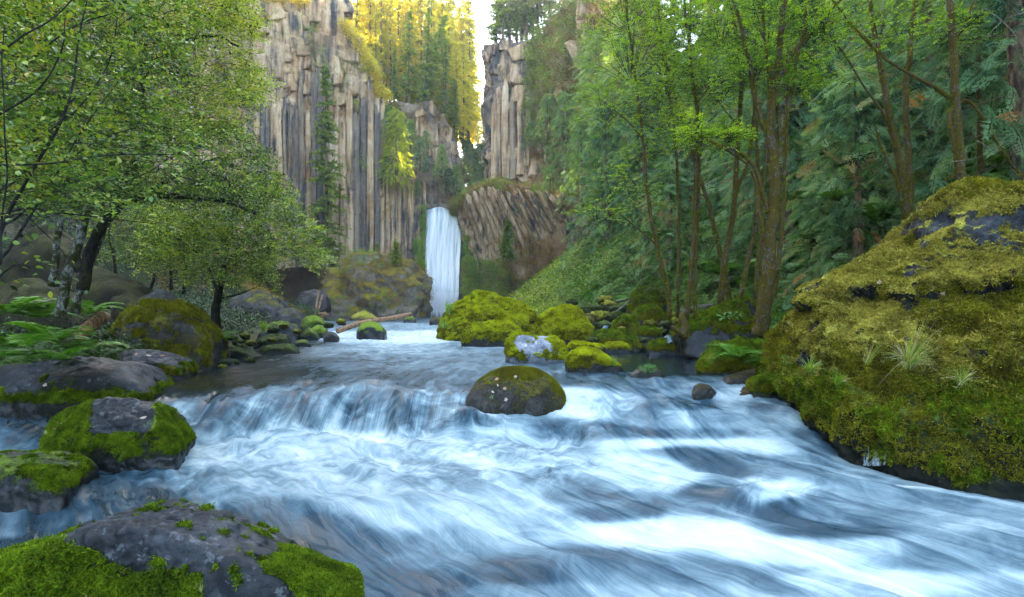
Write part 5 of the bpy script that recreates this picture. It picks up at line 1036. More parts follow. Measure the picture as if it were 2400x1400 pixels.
# leafy small trees of the bright forest edge, without visible trunks of their own
for px, py, d, sd, lb in [(1440, 420, 30, 1, 'bright leafy sapling crown left of the alder trunks'), (1500, 620, 24, 2, 'leafy understorey bush behind the boulder with two humps'), (1650, 560, 21, 3, 'loose leafy bush between the alder trunks')]:
    c, t = crown_from([(px, py, 110, 80, 1.3), (px + 60, py + 60, 70, 40, .5)], d, .07, 260, 120 + sd, m_leaf_alder if sd == 1 else m_leaf_cover, tm=.45, spr=.35); loc = at(px, py, d); local(c, loc); local(t, loc)
    e = empty('leafy_bush', loc, label=lb, cat='bush'); obj('crown', c, e); obj('twigs', t, e, kind='stuff')
# ---------------------------------------------------------------- scattering (instances, for what nobody could count)
def scatter(name, P, rot, scl, templates, parent=None, **k):
    """templates: objects holding the meshes; an instance of a random one stands on every point"""
    n = len(P); me = bpy.data.meshes.new(name); me.vertices.add(n); me.vertices.foreach_set('co', np.asarray(P, np.float32).ravel())
    a = me.attributes.new('rot', 'FLOAT_VECTOR', 'POINT'); a.data.foreach_set('vector', np.asarray(rot, np.float32).ravel())
    a = me.attributes.new('scl', 'FLOAT', 'POINT'); a.data.foreach_set('value', np.asarray(scl, np.float32).ravel())
    a = me.attributes.new('idx', 'INT', 'POINT'); a.data.foreach_set('value', rng.integers(0, len(templates), n).astype(np.int32))
    o = obj(name, me, parent, **k)
    ng = bpy.data.node_groups.new(name, 'GeometryNodeTree'); ng.interface.new_socket('Geometry', in_out='INPUT', socket_type='NodeSocketGeometry'); ng.interface.new_socket('Geometry', in_out='OUTPUT', socket_type='NodeSocketGeometry')
    N, L = ng.nodes, ng.links; gi = N.new('NodeGroupInput'); go = N.new('NodeGroupOutput'); iop = N.new('GeometryNodeInstanceOnPoints'); jn = N.new('GeometryNodeJoinGeometry')
    for t in reversed(templates):
        oi = N.new('GeometryNodeObjectInfo'); oi.inputs[0].default_value = t; oi.inputs[1].default_value = True; L.new(oi.outputs['Geometry'], jn.inputs[0])
    def na(nm, ty, out):
        q = N.new('GeometryNodeInputNamedAttribute'); q.data_type = ty; q.inputs[0].default_value = nm; return q.outputs[0]
    L.new(gi.outputs[0], iop.inputs['Points']); L.new(jn.outputs[0], iop.inputs['Instance']); iop.inputs['Pick Instance'].default_value = True
    L.new(na('idx', 'INT', 0), iop.inputs['Instance Index'])
    er = N.new('FunctionNodeEulerToRotation'); L.new(na('rot', 'FLOAT_VECTOR', 0), er.inputs[0]); L.new(er.outputs[0], iop.inputs['Rotation']); L.new(na('scl', 'FLOAT', 0), iop.inputs['Scale'])
    L.new(iop.outputs[0], go.inputs[0]); md = o.modifiers.new('scatter', 'NODES'); md.node_group = ng
    return o
def templ(name, me): return bpy.data.objects.new(name, me)
def eul(N, tw=None):
    """euler angles that turn +Z to the normals"""
    N = unit(N); tw = rng.uniform(0, 6.28, len(N)) if tw is None else tw
    th = np.arccos(np.clip(N[:, 2], -1, 1)); ph = np.arctan2(N[:, 1], N[:, 0])
    out = np.empty((len(N), 3))
    # R = Rz(ph) Ry(th) Rz(tw) written as XYZ euler
    c, s = np.cos, np.sin
    R20 = -s(th) * c(tw); R21 = s(th) * s(tw); R22 = c(th)
    R00 = c(ph) * c(th) * c(tw) - s(ph) * s(tw); R10 = s(ph) * c(th) * c(tw) + c(ph) * s(tw)
    out[:, 1] = np.arcsin(np.clip(-R20, -1, 1)); out[:, 0] = np.arctan2(R21, R22); out[:, 2] = np.arctan2(R10, R00); return out

def moss_tuft(seed, n=16, L=.034, mat=m_moss_tuft):
    r_ = np.random.default_rng(seed); D = r_.normal(size=(n, 3)); D[:, 2] = np.abs(D[:, 2]) * .9 + .15; D = unit(D); P = r_.normal(0, .012, (n, 3)) * [1, 1, .3]
    V, Fc = leaf_quads(P, D, r_.normal(size=(n, 3)), L * r_.uniform(.5, 1.2, n), .011, .2)
    return mesh('moss_tuft', V, Fc, mat, dict(tint=np.repeat(np.clip(r_.normal(.5, .16, n), 0, 1), 4) + np.tile([-.15, 0, .25, 0], n)), smooth=False)
TY = [templ('moss_tuft', moss_tuft(s)) for s in range(4)]; TG = [templ('moss_tuft', moss_tuft(s + 9, mat=m_moss_green)) for s in range(4)]
m_tp = mat_leaf('moss_tuft_pale', [(.08, .07, .014), (.20, .17, .028), (.36, .32, .05), (.54, .48, .10)], .2, .85, .1, 2.2, 1.7); m_to = mat_leaf('moss_tuft_olive', [(.04, .034, .007), (.11, .095, .010), (.22, .21, .015), (.38, .38, .02)], .2, .85, .1, 2.8, 1.3)
TP = [templ('moss_tuft', moss_tuft(s + 19, mat=m_tp)) for s in range(4)]; TO = [templ('moss_tuft', moss_tuft(s + 29, mat=m_to)) for s in range(4)]
def moss_on(key, n, T, scl, thr=.52, cond=None, front=True):
    o, V, Fc = ROCKS[key]; c = np.array(o.location)
    ms = np.empty(len(V), np.float32); o.data.attributes['moss'].data.foreach_get('value', ms); wt = np.empty(len(V), np.float32); o.data.attributes['wet'].data.foreach_get('value', wt)
    A = V[Fc]; fn = np.cross(A[:, 1] - A[:, 0], A[:, 2] - A[:, 0]); ar = np.linalg.norm(fn, axis=1); fn = unit(fn); cc = A.mean(1)
    fm = ms[Fc].mean(1) + .30 * fbm(cc * 3.2, 2) + .12 * fbm(cc * 19, 2); w = ar * (fm > thr) * (wt[Fc].mean(1) < .75)
    if front: w = w * ((fn * -unit(cc)).sum(1) > -.25)
    if cond is not None: w = w * cond(cc, fn)
    j = rng.choice(len(Fc), n, p=w / w.sum()); b = rng.dirichlet((1, 1, 1), n); P = (A[j] * b[..., None]).sum(1)
    N = unit(fn[j] + rng.normal(0, .3, (n, 3)) - [0, 0, .25]); ft = np.clip(P[:, 1] / 8, .5, 4)
    return scatter('moss', P - c, eul(N), scl * rng.uniform(.6, 1.35, n), T, parent=o, kind='stuff')
GV = lambda c: fbm(c * [.9, .9, 1.6] + 5, 3) + .25 * np.sin(c[:, 2] * 2)
moss_on('giant', 30000, TP, 1.35, .56, lambda c, n: (c[:, 2] + .2 * fbm(c * 1.3, 3) > -.95) & (GV(c) + .5 * n[:, 2] > .02)); moss_on('giant', 24000, TO, 1.2, .54, lambda c, n: (c[:, 2] + .2 * fbm(c * 1.3, 3) > -1.0) & (GV(c) + .5 * n[:, 2] < .15))
moss_on('giant', 10000, TG, 1.4, .50, lambda c, n: (c[:, 2] + .14 * fbm(c * 1.3, 3) < -.80) & (fbm(c * 1.7 + 2, 3) > -.02)); moss_on('giant', 8000, TO, 1.3, .48, lambda c, n: (c[:, 2] + .14 * fbm(c * 1.3, 3) < -.80))
for key, n, T, s, th in [('fore', 24000, TG, .62, .64), ('foremoss', 16000, TG, .5, .62), ('leftmid', 20000, TG, .75, .62), ('leftedge', 8000, TG, .75, .62), ('leftflat', 9000, TG, .9, .62), ('leftleaf', 4000, TG, 1.0, .62), ('leftbig', 9000, TO, 1.2, .62),
    ('big', 15000, TY, 1.5, .6), ('low', 5000, TY, 1.3, .6), ('round', 9000, TY, 1.4, .6), ('lichen', 6000, TY, .9, .6), ('edge', 4000, TY, .9, .6), ('dome', 10000, TO, .42, .72), ('flatright', 1000, TY, 1.1, .5), ('longright', 3000, TG, 1.2, .5), ('midsmall', 1000, TY, 1.1, .5), ('poolleft', 1500, TG, 1.2, .5), ('poolmid', 1500, TG, 1.2, .5), ('poolright', 1500, TG, 1.2, .5), ('mound', 6000, TG, 1.1, .5),
    ('darkbig', 7000, TG, 1.3, .5), ('backmoss', 3500, TG, 1.6, .5), ('backfront', 2500, TG, 1.5, .5), ('roundmoss', 2500, TG, .8, .4), ('stepa', 2000, TG, 1.4, .5), ('stepb', 1500, TG, 1.4, .5)]:
    hi = {'fore': -.2, 'foremoss': -.5, 'leftmid': .05, 'leftedge': .1, 'leftflat': .0}.get(key, .42)
    moss_on(key, n, T, s, th, lambda c, nn: (nn[:, 2] + .35 * fbm(c * 2.3, 3) > hi))
    if hi > .4: moss_on(key, n // 2, TO, s, th, lambda c, nn: (nn[:, 2] + .35 * fbm(c * 2.3, 3) < hi + .1))

# ---------------------------------------------------------------- templates of undergrowth
def blades(n, L, w, spread, seed, droop=.6, seg=4, tm=.4, mat=m_grass, name='blades', dry=0.0):
    """a tuft of curved grass blades"""
    r_ = np.random.default_rng(seed); az = r_.uniform(0, 6.28, n); sp = spread * r_.uniform(.1, 1, n); l = L * r_.uniform(.45, 1.1, n); t = np.linspace(0, 1, seg + 1)
    o = np.stack([np.cos(az), np.sin(az), 0 * az], -1); b = o * (r_.uniform(0, .12, n) * L)[:, None]
    C = b[:, None] + o[:, None] * (l * sp)[:, None, None] * (t ** 1.4)[None, :, None] + np.array([0, 0, 1.]) * (l[:, None] * (t[None] - droop * sp[:, None] * t[None] ** 2.2))[..., None]
    S = np.stack([-np.sin(az), np.cos(az), 0 * az], -1)[:, None] * (w * (1 - t) ** .7)[None, :, None] * .5
    V = np.stack([C - S, C + S], 2).reshape(n, -1, 3); m = V.shape[1]
    i = np.arange(n)[:, None, None] * m; j = np.arange(seg)[None, :, None] * 2
    Fq = (i + j + np.array([0, 1, 3, 2])[None, None]).reshape(-1, 4)
    T = np.repeat(np.clip(np.where(r_.uniform(0, 1, n) < dry, .9, tm) + r_.normal(0, .12, n), 0, 1), m)
    return mesh(name, V.reshape(-1, 3), Fq, mat, dict(tint=T), smooth=False)
def fern_frond(seed, L=.7, n=20, mat=m_fern):
    r_ = np.random.default_rng(seed); t = (np.arange(n) + .8) / n; a = .9
    C = np.stack([t * L * .92, 0 * t + .03 * np.sin(t * 3 + seed), L * (.55 * t - .62 * t ** 2.2)], -1)
    w = .34 * L * np.sin(np.pi * (t * .86 + .12)) ** .8
    P = []; D = []; LL = []
    for sd in (-1, 1):
        P.append(C); D.append(np.stack([0 * t + .35, 0 * t + sd, -.22 + 0 * t + r_.normal(0, .08, n)], -1)); LL.append(w * r_.uniform(.85, 1.1, n))
    P, D, LL = np.concatenate(P), np.concatenate(D), np.concatenate(LL)
    g = Geo(); V, Fc = leaf_quads(P, D, np.array([[0, 0, 1.]]) + r_.normal(0, .15, (2 * n, 3)), LL, np.minimum(.045 * L + .10 * LL, .06), 0.03); g.add(V, Fc, np.clip(np.repeat(.45 + r_.normal(0, .07, 2 * n), 4), 0, 1))
    V, Fs = tube(np.vstack([[0, 0, 0], C]), np.linspace(.006, .0015, n + 1) * L / .7, 3, cap=False); g.add(V, Fs, .6)
    return g.mesh('frond', mat, smooth=False)
FFR = [fern_frond(s) for s in range(5)]
def fern_plant_mesh(seed, nf=9):
    r_ = np.random.default_rng(seed); g = Geo()
    for j in range(nf):
        me = FFR[j % 5]; V = np.empty(len(me.vertices) * 3, np.float32); me.vertices.foreach_get('co', V); V = V.reshape(-1, 3).astype(float)
        tt = np.empty(len(V), np.float32); me.attributes['tint'].data.foreach_get('value', tt)
        a = 6.28 * j / nf + r_.normal(0, .25); el = r_.uniform(.0, .5); s = r_.uniform(.7, 1.15)
        x = V[:, 0] * math.cos(el) - V[:, 2] * math.sin(el); z = V[:, 0] * math.sin(el) + V[:, 2] * math.cos(el)
        V = np.stack([x * math.cos(a) - V[:, 1] * math.sin(a), x * math.sin(a) + V[:, 1] * math.cos(a), z], -1) * s
        Fs = {}
        for p in me.polygons: Fs.setdefault(len(p.vertices), []).append(list(p.vertices))
        g.add(V, [np.array(v) for v in Fs.values()], tt * r_.uniform(.7, 1.2))
    return g.mesh('fern', m_fern, smooth=False)
def clump(seed, n=70, R_=.35, leaf=.06, mat=m_leaf_cover, H=.7, tm=.45):
    r_ = np.random.default_rng(seed); o = unit(r_.normal(size=(n, 3))) * (r_.uniform(0, 1, n) ** .4)[:, None] * [R_, R_, R_ * H]; o[:, 2] += R_ * H * .5
    D = o * [1, 1, .2] + r_.normal(0, .15, (n, 3)) - [0, 0, .05]
    V, Fc = leaf_quads(o, D, np.array([0, 0, 1.]) + r_.normal(0, .4, (n, 3)), leaf * r_.uniform(.6, 1.3, n), leaf * .6, .1)
    return mesh('clump', V, Fc, mat, dict(tint=np.repeat(np.clip(tm + r_.normal(0, .16, n), 0, 1), 4)), smooth=False)
m_far_cover = mat_leaf('leaf_far_cover', [(.08, .07, .012), (.13, .20, .02), (.24, .36, .025), (.38, .42, .04), (.36, .22, .05)], .35, .5, .3, .22, 1.3)
m_brown_cover = mat_leaf('leaf_brown_cover', [(.10, .055, .015), (.26, .14, .03), (.42, .25, .05), (.28, .33, .05)], .3, .6, .2, .25, 1.3)
def tufts_on_limbs():
    P = []; N = []
    for e in [o for o in col.objects if o.name.startswith('mossy_alder')]:
        for ch in e.children:
            if ch.name.split('.')[0] in ('trunk', 'stem', 'limb', 'bough'):
                me = ch.data; V = np.empty(len(me.vertices) * 3, np.float32); me.vertices.foreach_get('co', V); V = V.reshape(-1, 3); Q = np.empty(len(V) * 3, np.float32); me.vertex_normals.foreach_get('vector', Q); Q = Q.reshape(-1, 3)
                n = int(170 * np.linalg.norm(np.ptp(V, axis=0))); j = rng.integers(0, len(V), n); k = (j + 10) % len(V); t = rng.uniform(0, 1, (n, 1)); k = np.where(np.linalg.norm(V[j] - V[k], axis=1) < .6, k, j)
                W = V[j] * t + V[k] * (1 - t); ok = fbm(W * 3, 2) + .5 * (fbm(W * 9, 2)) > .04; sc = scatter('moss', W[ok], eul(Q[j][ok] + [0, 0, -.3]), rng.uniform(.5, 1.1, ok.sum()), TO, parent=ch, kind='stuff')
tufts_on_limbs()
TF = [templ('fern', fern_plant_mesh(s)) for s in range(3)]
TC = [templ('clump', clump(s)) for s in range(4)]
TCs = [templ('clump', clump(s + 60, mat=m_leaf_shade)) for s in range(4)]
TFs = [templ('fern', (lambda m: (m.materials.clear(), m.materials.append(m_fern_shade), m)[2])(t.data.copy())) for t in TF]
TCf = [templ('clump', clump(s + 10, 60, .6, .16, m_far_cover)) for s in range(4)]
TCb = [templ('clump', clump(s + 20, 60, .6, .15, m_brown_cover)) for s in range(4)]
TGR = [templ('tuft', blades(36, .35, .008, .9, s, tm=.25)) for s in range(3)]
def cover(name, n, xr, yr, accept, T, scl, label, yexp=1.6, dz=0.0, tilt=.5):
    x = rng.uniform(*xr, n * 4); y = yr[0] + (yr[1] - yr[0]) * rng.uniform(0, 1, n * 4) ** yexp; z = ground_z(x, y)
    k = accept(x, y, z) & (fbm(np.stack([x * .5, y * .5, 0 * x], -1), 2) + rng.normal(0, .3, len(x)) > -.25); x, y, z = x[k][:n], y[k][:n], z[k][:n]
    e = .3; nx_ = -(ground_z(x + e, y) - z) / e; ny_ = -(ground_z(x, y + e) - z) / e; N = np.stack([nx_ * tilt, ny_ * tilt, 1 + 0 * x], -1) + rng.normal(0, .15, (len(x), 3))
    return scatter(name, np.stack([x, y, z + dz], -1), eul(N), scl(x, y) * rng.uniform(.6, 1.35, len(x)), T, label=label, kind='stuff')
tR = lambda x, y: x - np.interp(y, *SHORE_R); tL = lambda x, y: np.interp(y, *SHORE_L) - x
cover('fern_cover', 2600, (5, 34), (12, 50), lambda x, y, z: (tR(x, y) > 1.8) & (y > 13.5), TF, lambda x, y: .7 + y * .02, 'sword ferns and leaves covering the right forest floor', 1.3)
cover('leafy_cover', 9000, (4, 36), (11, 55), lambda x, y, z: (tR(x, y) > 2.2), TC, lambda x, y: .7 + y * .035, 'low green leaves covering the right forest floor', 1.3)
cover('bright_cover', 5000, (7, 16), (11.5, 19), lambda x, y, z: (tR(x, y) > 3.0) & (x / y > .50), TC, lambda x, y: .8 + 0 * x, 'bright green leafy undergrowth beside the giant boulder', 1)
cover('bank_greens', 1500, (-2, 12), (14, 30), lambda x, y, z: (tR(x, y) > .3) & (tR(x, y) < 5), TC, lambda x, y: .35 + y * .015, 'small green plants between the stones of the right bank', 1)
cover('grassy_cover', 4000, (-4, 12), (12, 30), lambda x, y, z: (tR(x, y) > .5) & (tR(x, y) < 5), TGR, lambda x, y: .5 + y * .02, 'moss and grass between the stones of the right bank', 1)
cover('slope_cover', 9000, (-5, 30), (38, 112), lambda x, y, z: (tR(x, y) > 2), TCf, lambda x, y: .8 + y * .008, 'bright green moss and shrubs on the slope right of the waterfall', 1)
cover('slope_shrubs', 420, (-2, 30), (42, 110), lambda x, y, z: (tR(x, y) > 2), TCs, lambda x, y: 2.0 + y * .012, 'dark shrubs scattered over the mossy slope right of the waterfall', 1, tilt=.2)
cover('slope_rusty_plants', 500, (-2, 28), (42, 112), lambda x, y, z: (tR(x, y) > 1), TCb, lambda x, y: 1.1 + 0 * x, 'rusty plants scattered over the mossy slope right of the waterfall', 1)
cover('slope_brown_cover', 3000, (-7, 16), (70, 116), lambda x, y, z: (tR(x, y) > 0) & (z < 12), TCb, lambda x, y: 1.0 + 0 * x, 'brown shrubs and moss at the foot of the slanting columns', 1)
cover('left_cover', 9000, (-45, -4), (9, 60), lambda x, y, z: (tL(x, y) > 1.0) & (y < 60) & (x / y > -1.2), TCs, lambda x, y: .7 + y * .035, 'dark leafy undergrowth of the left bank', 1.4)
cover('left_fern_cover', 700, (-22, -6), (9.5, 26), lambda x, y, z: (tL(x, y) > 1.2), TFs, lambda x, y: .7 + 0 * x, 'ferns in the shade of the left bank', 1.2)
cover('scree_cover', 4500, (-60, -8), (40, 108), lambda x, y, z: (tL(x, y) > 1), TCb, lambda x, y: .8 + y * .008, 'brown shrubs on the slope below the left cliff', 1)
cover('upstream_cover', 6000, (-40, 30), (122, 230), lambda x, y, z: z > 22.5, TCf, lambda x, y: 2.4 + 0 * x, 'shrubs on the slopes upstream of the waterfall', 1)
def cover_on(name, Vc, n, T, cond, scl, label, out=.3):
    Q = Vc.reshape(-1, 3); w = cond(Q).astype(float); j = rng.choice(len(Q), n, p=w / w.sum()); P = Q[j] + rng.normal(0, .4, (n, 3)); P[:, 1] -= out
    N = np.array([[0, -.5, .8]]) + rng.normal(0, .3, (n, 3))
    return scatter(name, P, eul(N), scl * rng.uniform(.5, 1.4, n), T, label=label, kind='stuff')
nz_ = lambda Q, s, t: fbm(Q * s, 3) > t
cover_on('cliff_shrubs', CLV, 900, TCf, lambda Q: (nz_(Q, .12, .12)) & (Q[:, 2] > 28) & (Q[:, 1] < 116), 1.0, 'small green shrubs rooted in cracks of the left cliff')
cover_on('cliff_shrubs', CRV, 1500, TCf, lambda Q: (Q[:, 0] > 3) & nz_(Q, .1, -.1) & (Q[:, 1] < 125), 1.7, 'green shrubs clinging to the right cliff')
cover_on('cliff_shrubs', CRV, 1600, TCb, lambda Q: (Q[:, 0] > 4) & (Q[:, 1] < 125), 1.4, 'brown shrubs and dead needles clinging to the right cliff')
cover_on('ledge_shrubs', CLWV[:, 118:], 900, TCb, lambda Q: Q[:, 1] < 125, 1.1, 'orange brown moss and low plants on the ledge above the slanting columns')
cover_on('ledge_brown_moss', CLWV[:, :75], 1500, TCb, lambda Q: (Q[:, 1] < 118) & (Q[:, 0] > -3 + .25 * np.maximum(0, 0 * Q[:, 0])) & (CX + F * Q[:, 0] / Q[:, 1] > 1165) & (HOR - F * Q[:, 2] / Q[:, 1] > 545 - .12 * (CX + F * Q[:, 0] / Q[:, 1] - 1200)), 1.0, 'brown moss under the slanting columns')
cover_on('ledge_greens', CLWV[:, 118:], 500, TCf, lambda Q: (Q[:, 1] < 125) & nz_(Q, .2, .0), 1.2, 'green plants on the ledge above the slanting columns')
cover_on('knob_shrubs', CKV, 500, TCb, lambda Q: nz_(Q, .2, .0), 1.0, 'moss and shrubs on the rock knob above the waterfall')
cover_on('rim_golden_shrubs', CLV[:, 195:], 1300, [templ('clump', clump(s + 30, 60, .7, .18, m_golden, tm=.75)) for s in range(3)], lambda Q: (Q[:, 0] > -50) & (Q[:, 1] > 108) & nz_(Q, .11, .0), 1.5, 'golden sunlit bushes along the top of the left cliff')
m_wetmoss = mat_leaf('wet_moss', [(.04, .10, .008), (.13, .26, .012), (.26, .44, .016), (.40, .55, .04)], .3)
TW = [templ('clump', clump(s + 40, 60, .5, .14, m_wetmoss)) for s in range(3)]
def hang_moss(px0, px1, r0, r1, n, d, scl, label, T=None):
    P = np.array([at(rng.uniform(px0, px1), r0 + (r1 - r0) * rng.uniform(), d + rng.normal(0, .5)) for _ in range(n)]); P = P[fbm(P * [.5, .3, .18], 2) > -.25]
    return scatter('hanging_moss', P, eul(np.array([[0, -.8, .4]]) + rng.normal(0, .3, (len(P), 3))), scl * rng.uniform(.5, 1.3, len(P)), T or TW, label=label, kind='stuff')
hang_moss(970, 996, 560, 720, 260, 116.5, 1.0, 'bright green moss hanging on the wet rock left of the waterfall'); hang_moss(985, 998, 480, 560, 60, 117.5, .9, 'strip of green moss at the left edge of the waterfall lip')
hang_moss(1088, 1140, 500, 690, 620, 115.5, 1.1, 'green plants covering the wet rock right of the waterfall'); hang_moss(1084, 1190, 610, 715, 420, 108, 1.2, 'pale bushes in front of the wet rock right of the waterfall', TCf + TCb[:1] + TCs[:1])
hang_moss(1086, 1150, 500, 700, 260, 115, 1.0, 'dark and dull plants among the green ones right of the waterfall', TCs + TCf[:2])
cover_on('outcrop_moss', ROCKS['outcrop'][1], 900, TCb, lambda Q: Q[:, 2] > 1.5, .8, 'brown moss and low plants on the outcrop left of the waterfall', .2)
cover_on('outcrop_greens', ROCKS['outcrop'][1], 450, TW, lambda Q: (Q[:, 2] > .5) & nz_(Q, .15, .08), .8, 'fresh green plants on the outcrop left of the waterfall', .2)

# ---------------------------------------------------------------- single ferns and grass tufts
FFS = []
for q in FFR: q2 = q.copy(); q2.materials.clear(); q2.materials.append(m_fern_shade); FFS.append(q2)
def fern(px, py, d, s, label, nf=9, seed=0, face=None, fr=None):
    e = empty('fern', at(px, py, d), label=label, cat='fern'); r_ = np.random.default_rng(seed)
    for j in range(nf):
        a = 6.28 * j / nf + r_.normal(0, .25) if face is None else face + r_.uniform(-1.3, 1.3)
        o = obj('frond', (fr or FFR)[j % 5], e); o.rotation_euler = (0, -r_.uniform(0, .55), a); k = s * r_.uniform(.75, 1.15); o.scale = (k, k, k)
fern(45, 815, 8.3, .8, 'fern at the left edge above the flat dark rock', 10, 1); fern(120, 800, 8.9, 1.0, 'fern with broad pale fronds in the middle of the left fern bed', 10, 2); fern(195, 822, 9.2, .95, 'bright fern just left of the large brown boulder', 9, 3)
fern(-20, 848, 7.9, .7, 'bright fern cut by the left edge above the flat rock', 9, 4); fern(90, 745, 10.0, 1.1, 'dark fern behind the left fern bed', 9, 5); fern(205, 735, 11.0, 1.1, 'fern at the foot of the pale left trunks', 9, 6); fern(20, 735, 9.6, .9, 'dim fern at the left edge in deep shade', 8, 7); fern(150, 845, 8.4, .7, 'low fern touching the back of the flat dark rock', 8, 8)
fern(505, 800, 14.5, .9, 'small fern at the foot of the dark little tree', 7, 9); fern(1725, 838, 11.5, 1.0, 'bright fern spreading over the undercut mossy mound', 8, 10); fern(1752, 852, 11.3, .8, 'second fern below the bright one on the mossy mound', 6, 11, 0.2)
for j, (px, py, d, s, lb) in enumerate([(1855, 640, 15, .9, 'large sword fern on the slope right of the largest trunk'), (1895, 560, 17, .9, 'sword fern hanging on the slope above the giant boulder'), (1850, 470, 18, 1.0, 'dark sword fern beside the upper trunk of the largest alder'), (1960, 470, 17, 1.0, 'sword fern in the middle of the green slope'), (1540, 560, 26, 1.5, 'sword fern in the shade behind the slim left alder'), (1660, 640, 19, 1.3, 'fern between the alder trunks'), (1700, 650, 18, 1.2, 'fern behind the dark forked alder'), (1740, 635, 18.5, 1.3, 'fern left of the largest trunk'), (1640, 690, 18, 1.1, 'fern behind the large dark boulder'), (2060, 520, 15.5, 1.2, 'fern under the two stemmed alder')]):
    fern(px, py, d, s, lb, 10, 20 + j, None, FFS)
def grass(px, py, d, label, n=90, L=.3, w=.006, spread=.9, seed=0, droop=.5, dry=.1, tm=.3, rot=(0, 0, 0), name='grass_tuft'):
    e = empty(name, at(px, py, d), label=label, cat='grass'); e.rotation_euler = rot
    obj('blades', blades(n, L, w, spread, seed, droop, dry=dry, tm=tm), e); return e
grass(1052, 738, 25.2, 'grass tuft on the left shoulder of the largest moss boulder', 160, .75, .022, .8, 1); grass(1040, 770, 24.7, 'bright moss and grass hanging down the left side of the largest moss boulder', 120, .8, .02, 1.0, 2, 1.3)
grass(1438, 858, 12.3, 'grass tuft on the right end of the low yellow boulder', 130, .27, .009, .8, 3); grass(1290, 838, 14.0, 'tiny grass tuft on the lichen patched boulder', 40, .16, .007, .7, 4); grass(1680, 835, 11.6, 'lush grass hanging over the left side of the mossy mound', 260, .42, .009, .9, 5, .9); grass(1668, 850, 11.3, 'yellowish grass at the left foot of the mossy mound', 140, .30, .008, .9, 6, 1.0, .3)
grass(1640, 740, 18, 'soft grass on the bank under the slender trees', 200, .4, .012, .9, 7); grass(378, 955, 6.9, 'small bright grass tuft on the right shoulder of the left moss boulder', 60, .09, .004, .8, 8); grass(618, 775, 22, 'grass among the stones of the left shore', 160, .5, .014, .9, 9); grass(575, 800, 19, 'grass tuft behind the left shore stones', 120, .4, .012, .9, 10)
grass(470, 1388, 2.52, 'tiny spiky grass tuft at the bottom edge on the foreground rocks', 36, .05, .0016, 1.0, 11, .3, .3); grass(637, 1312, 2.95, 'tiny grass tuft on the moss right of the foreground boulder', 30, .035, .0015, .9, 12, .3)
grass(1895, 870, 8.1, 'green grass tuft low on the left part of the giant boulder', 70, .30, .010, .9, 13, .7, .1, .3, (.7, 0, 0)); grass(1960, 900, 7.75, 'small green grass tuft below the giant boulder ledge', 60, .28, .010, .9, 14, .8, .1, .3, (.7, 0, 0))
e = grass(2125, 860, 6.85, 'large clump of dry and green grass with long stalks on the giant boulder', 170, .40, .007, 1.0, 15, .8, .6, .3, (.55, 0, 0)); obj('stalks', blades(26, .85, .0032, .55, 16, .35, 6, .85), e).data.name = 'stalks'; obj('drooping_stems', blades(14, .95, .004, 1.5, 17, .75, 7, .9), e); obj('green_blades', blades(60, .5, .010, .6, 18, .5, tm=.2), e)
grass(2030, 850, 7.1, 'thin grass with one tall straight stalk left of the large dry clump', 24, .5, .006, .5, 19, .4, .4, .35, (.5, 0, 0)); grass(2250, 900, 6.4, 'soft green grass right of the large dry clump', 90, .30, .006, 1.0, 20, .8, .3, .25, (.6, 0, 0))
# leafy cushion at the end of the dark pool and small herbs
m_herb = mat_leaf('herb_leaves', [(.05, .14, .03), (.10, .26, .05), (.20, .40, .08)], .3)
def herb(px, py, d, R_, n, leaf, label, H=.6, mat=m_herb, name='leafy_plant'):
    e = empty(name, at(px, py, d), label=label, cat='plant'); obj('leaves', clump(int(px), n, R_, leaf, mat, H, .55), e)
herb(1519, 868, 11.55, .21, 420, .032, 'round cushion of green leaves on a low rock at the end of the dark pool', .45); herb(1153, 930, 9.0, .035, 12, .028, 'tiny clover plant on the front of the dark round boulder', .5); herb(348, 996, 6.8, .06, 30, .022, 'pale green clover on the left moss boulder', .4)
herb(1612, 802, 17.0, .22, 26, .07, 'pale green leafy plant on the mossy rock heap beside the pool', .3); herb(1700, 745, 15.9, .4, 60, .11, 'glossy leaves on the face of the large dark boulder', .3); herb(1845, 850, 8.5, .10, 40, .035, 'small dark leaved plant at the left end of the giant boulder', .8)
for j, (px, py, d, R_, lb) in enumerate([(1120, 640, 104, 2.6, 'pale green bush right of the waterfall foot'), (1150, 690, 96, 2.6, 'loose pale bush in front of the slanting columns'), (1245, 700, 86, 2.4, 'bare twigged bush behind the largest moss boulder'), (1200, 660, 98, 2.0, 'reddish bush on the slope right of the waterfall'), (1320, 680, 62, 2.2, 'grey green bush on the slope behind the rounded boulder'), (1380, 640, 56, 2.0, 'dark green bush on the mossy slope'), (1440, 600, 50, 2.4, 'dark bush in the hollow of the mossy slope'), (1400, 690, 44, 1.6, 'tangled bush above the small mossy stones')]):
    c, t = crown_from([(px, py, R_ * F / d, R_ * F / d * .7, 1)], d, .13, 260, 300 + j, m_far_cover if j % 3 else m_leaf_cover, spr=.7, tm=.45, wid=.6); loc = at(px, py, d); local(c, loc); local(t, loc)
    e = empty('bush', loc, label=lb, cat='bush'); obj('crown', c, e); obj('twigs', t, e, kind='stuff')

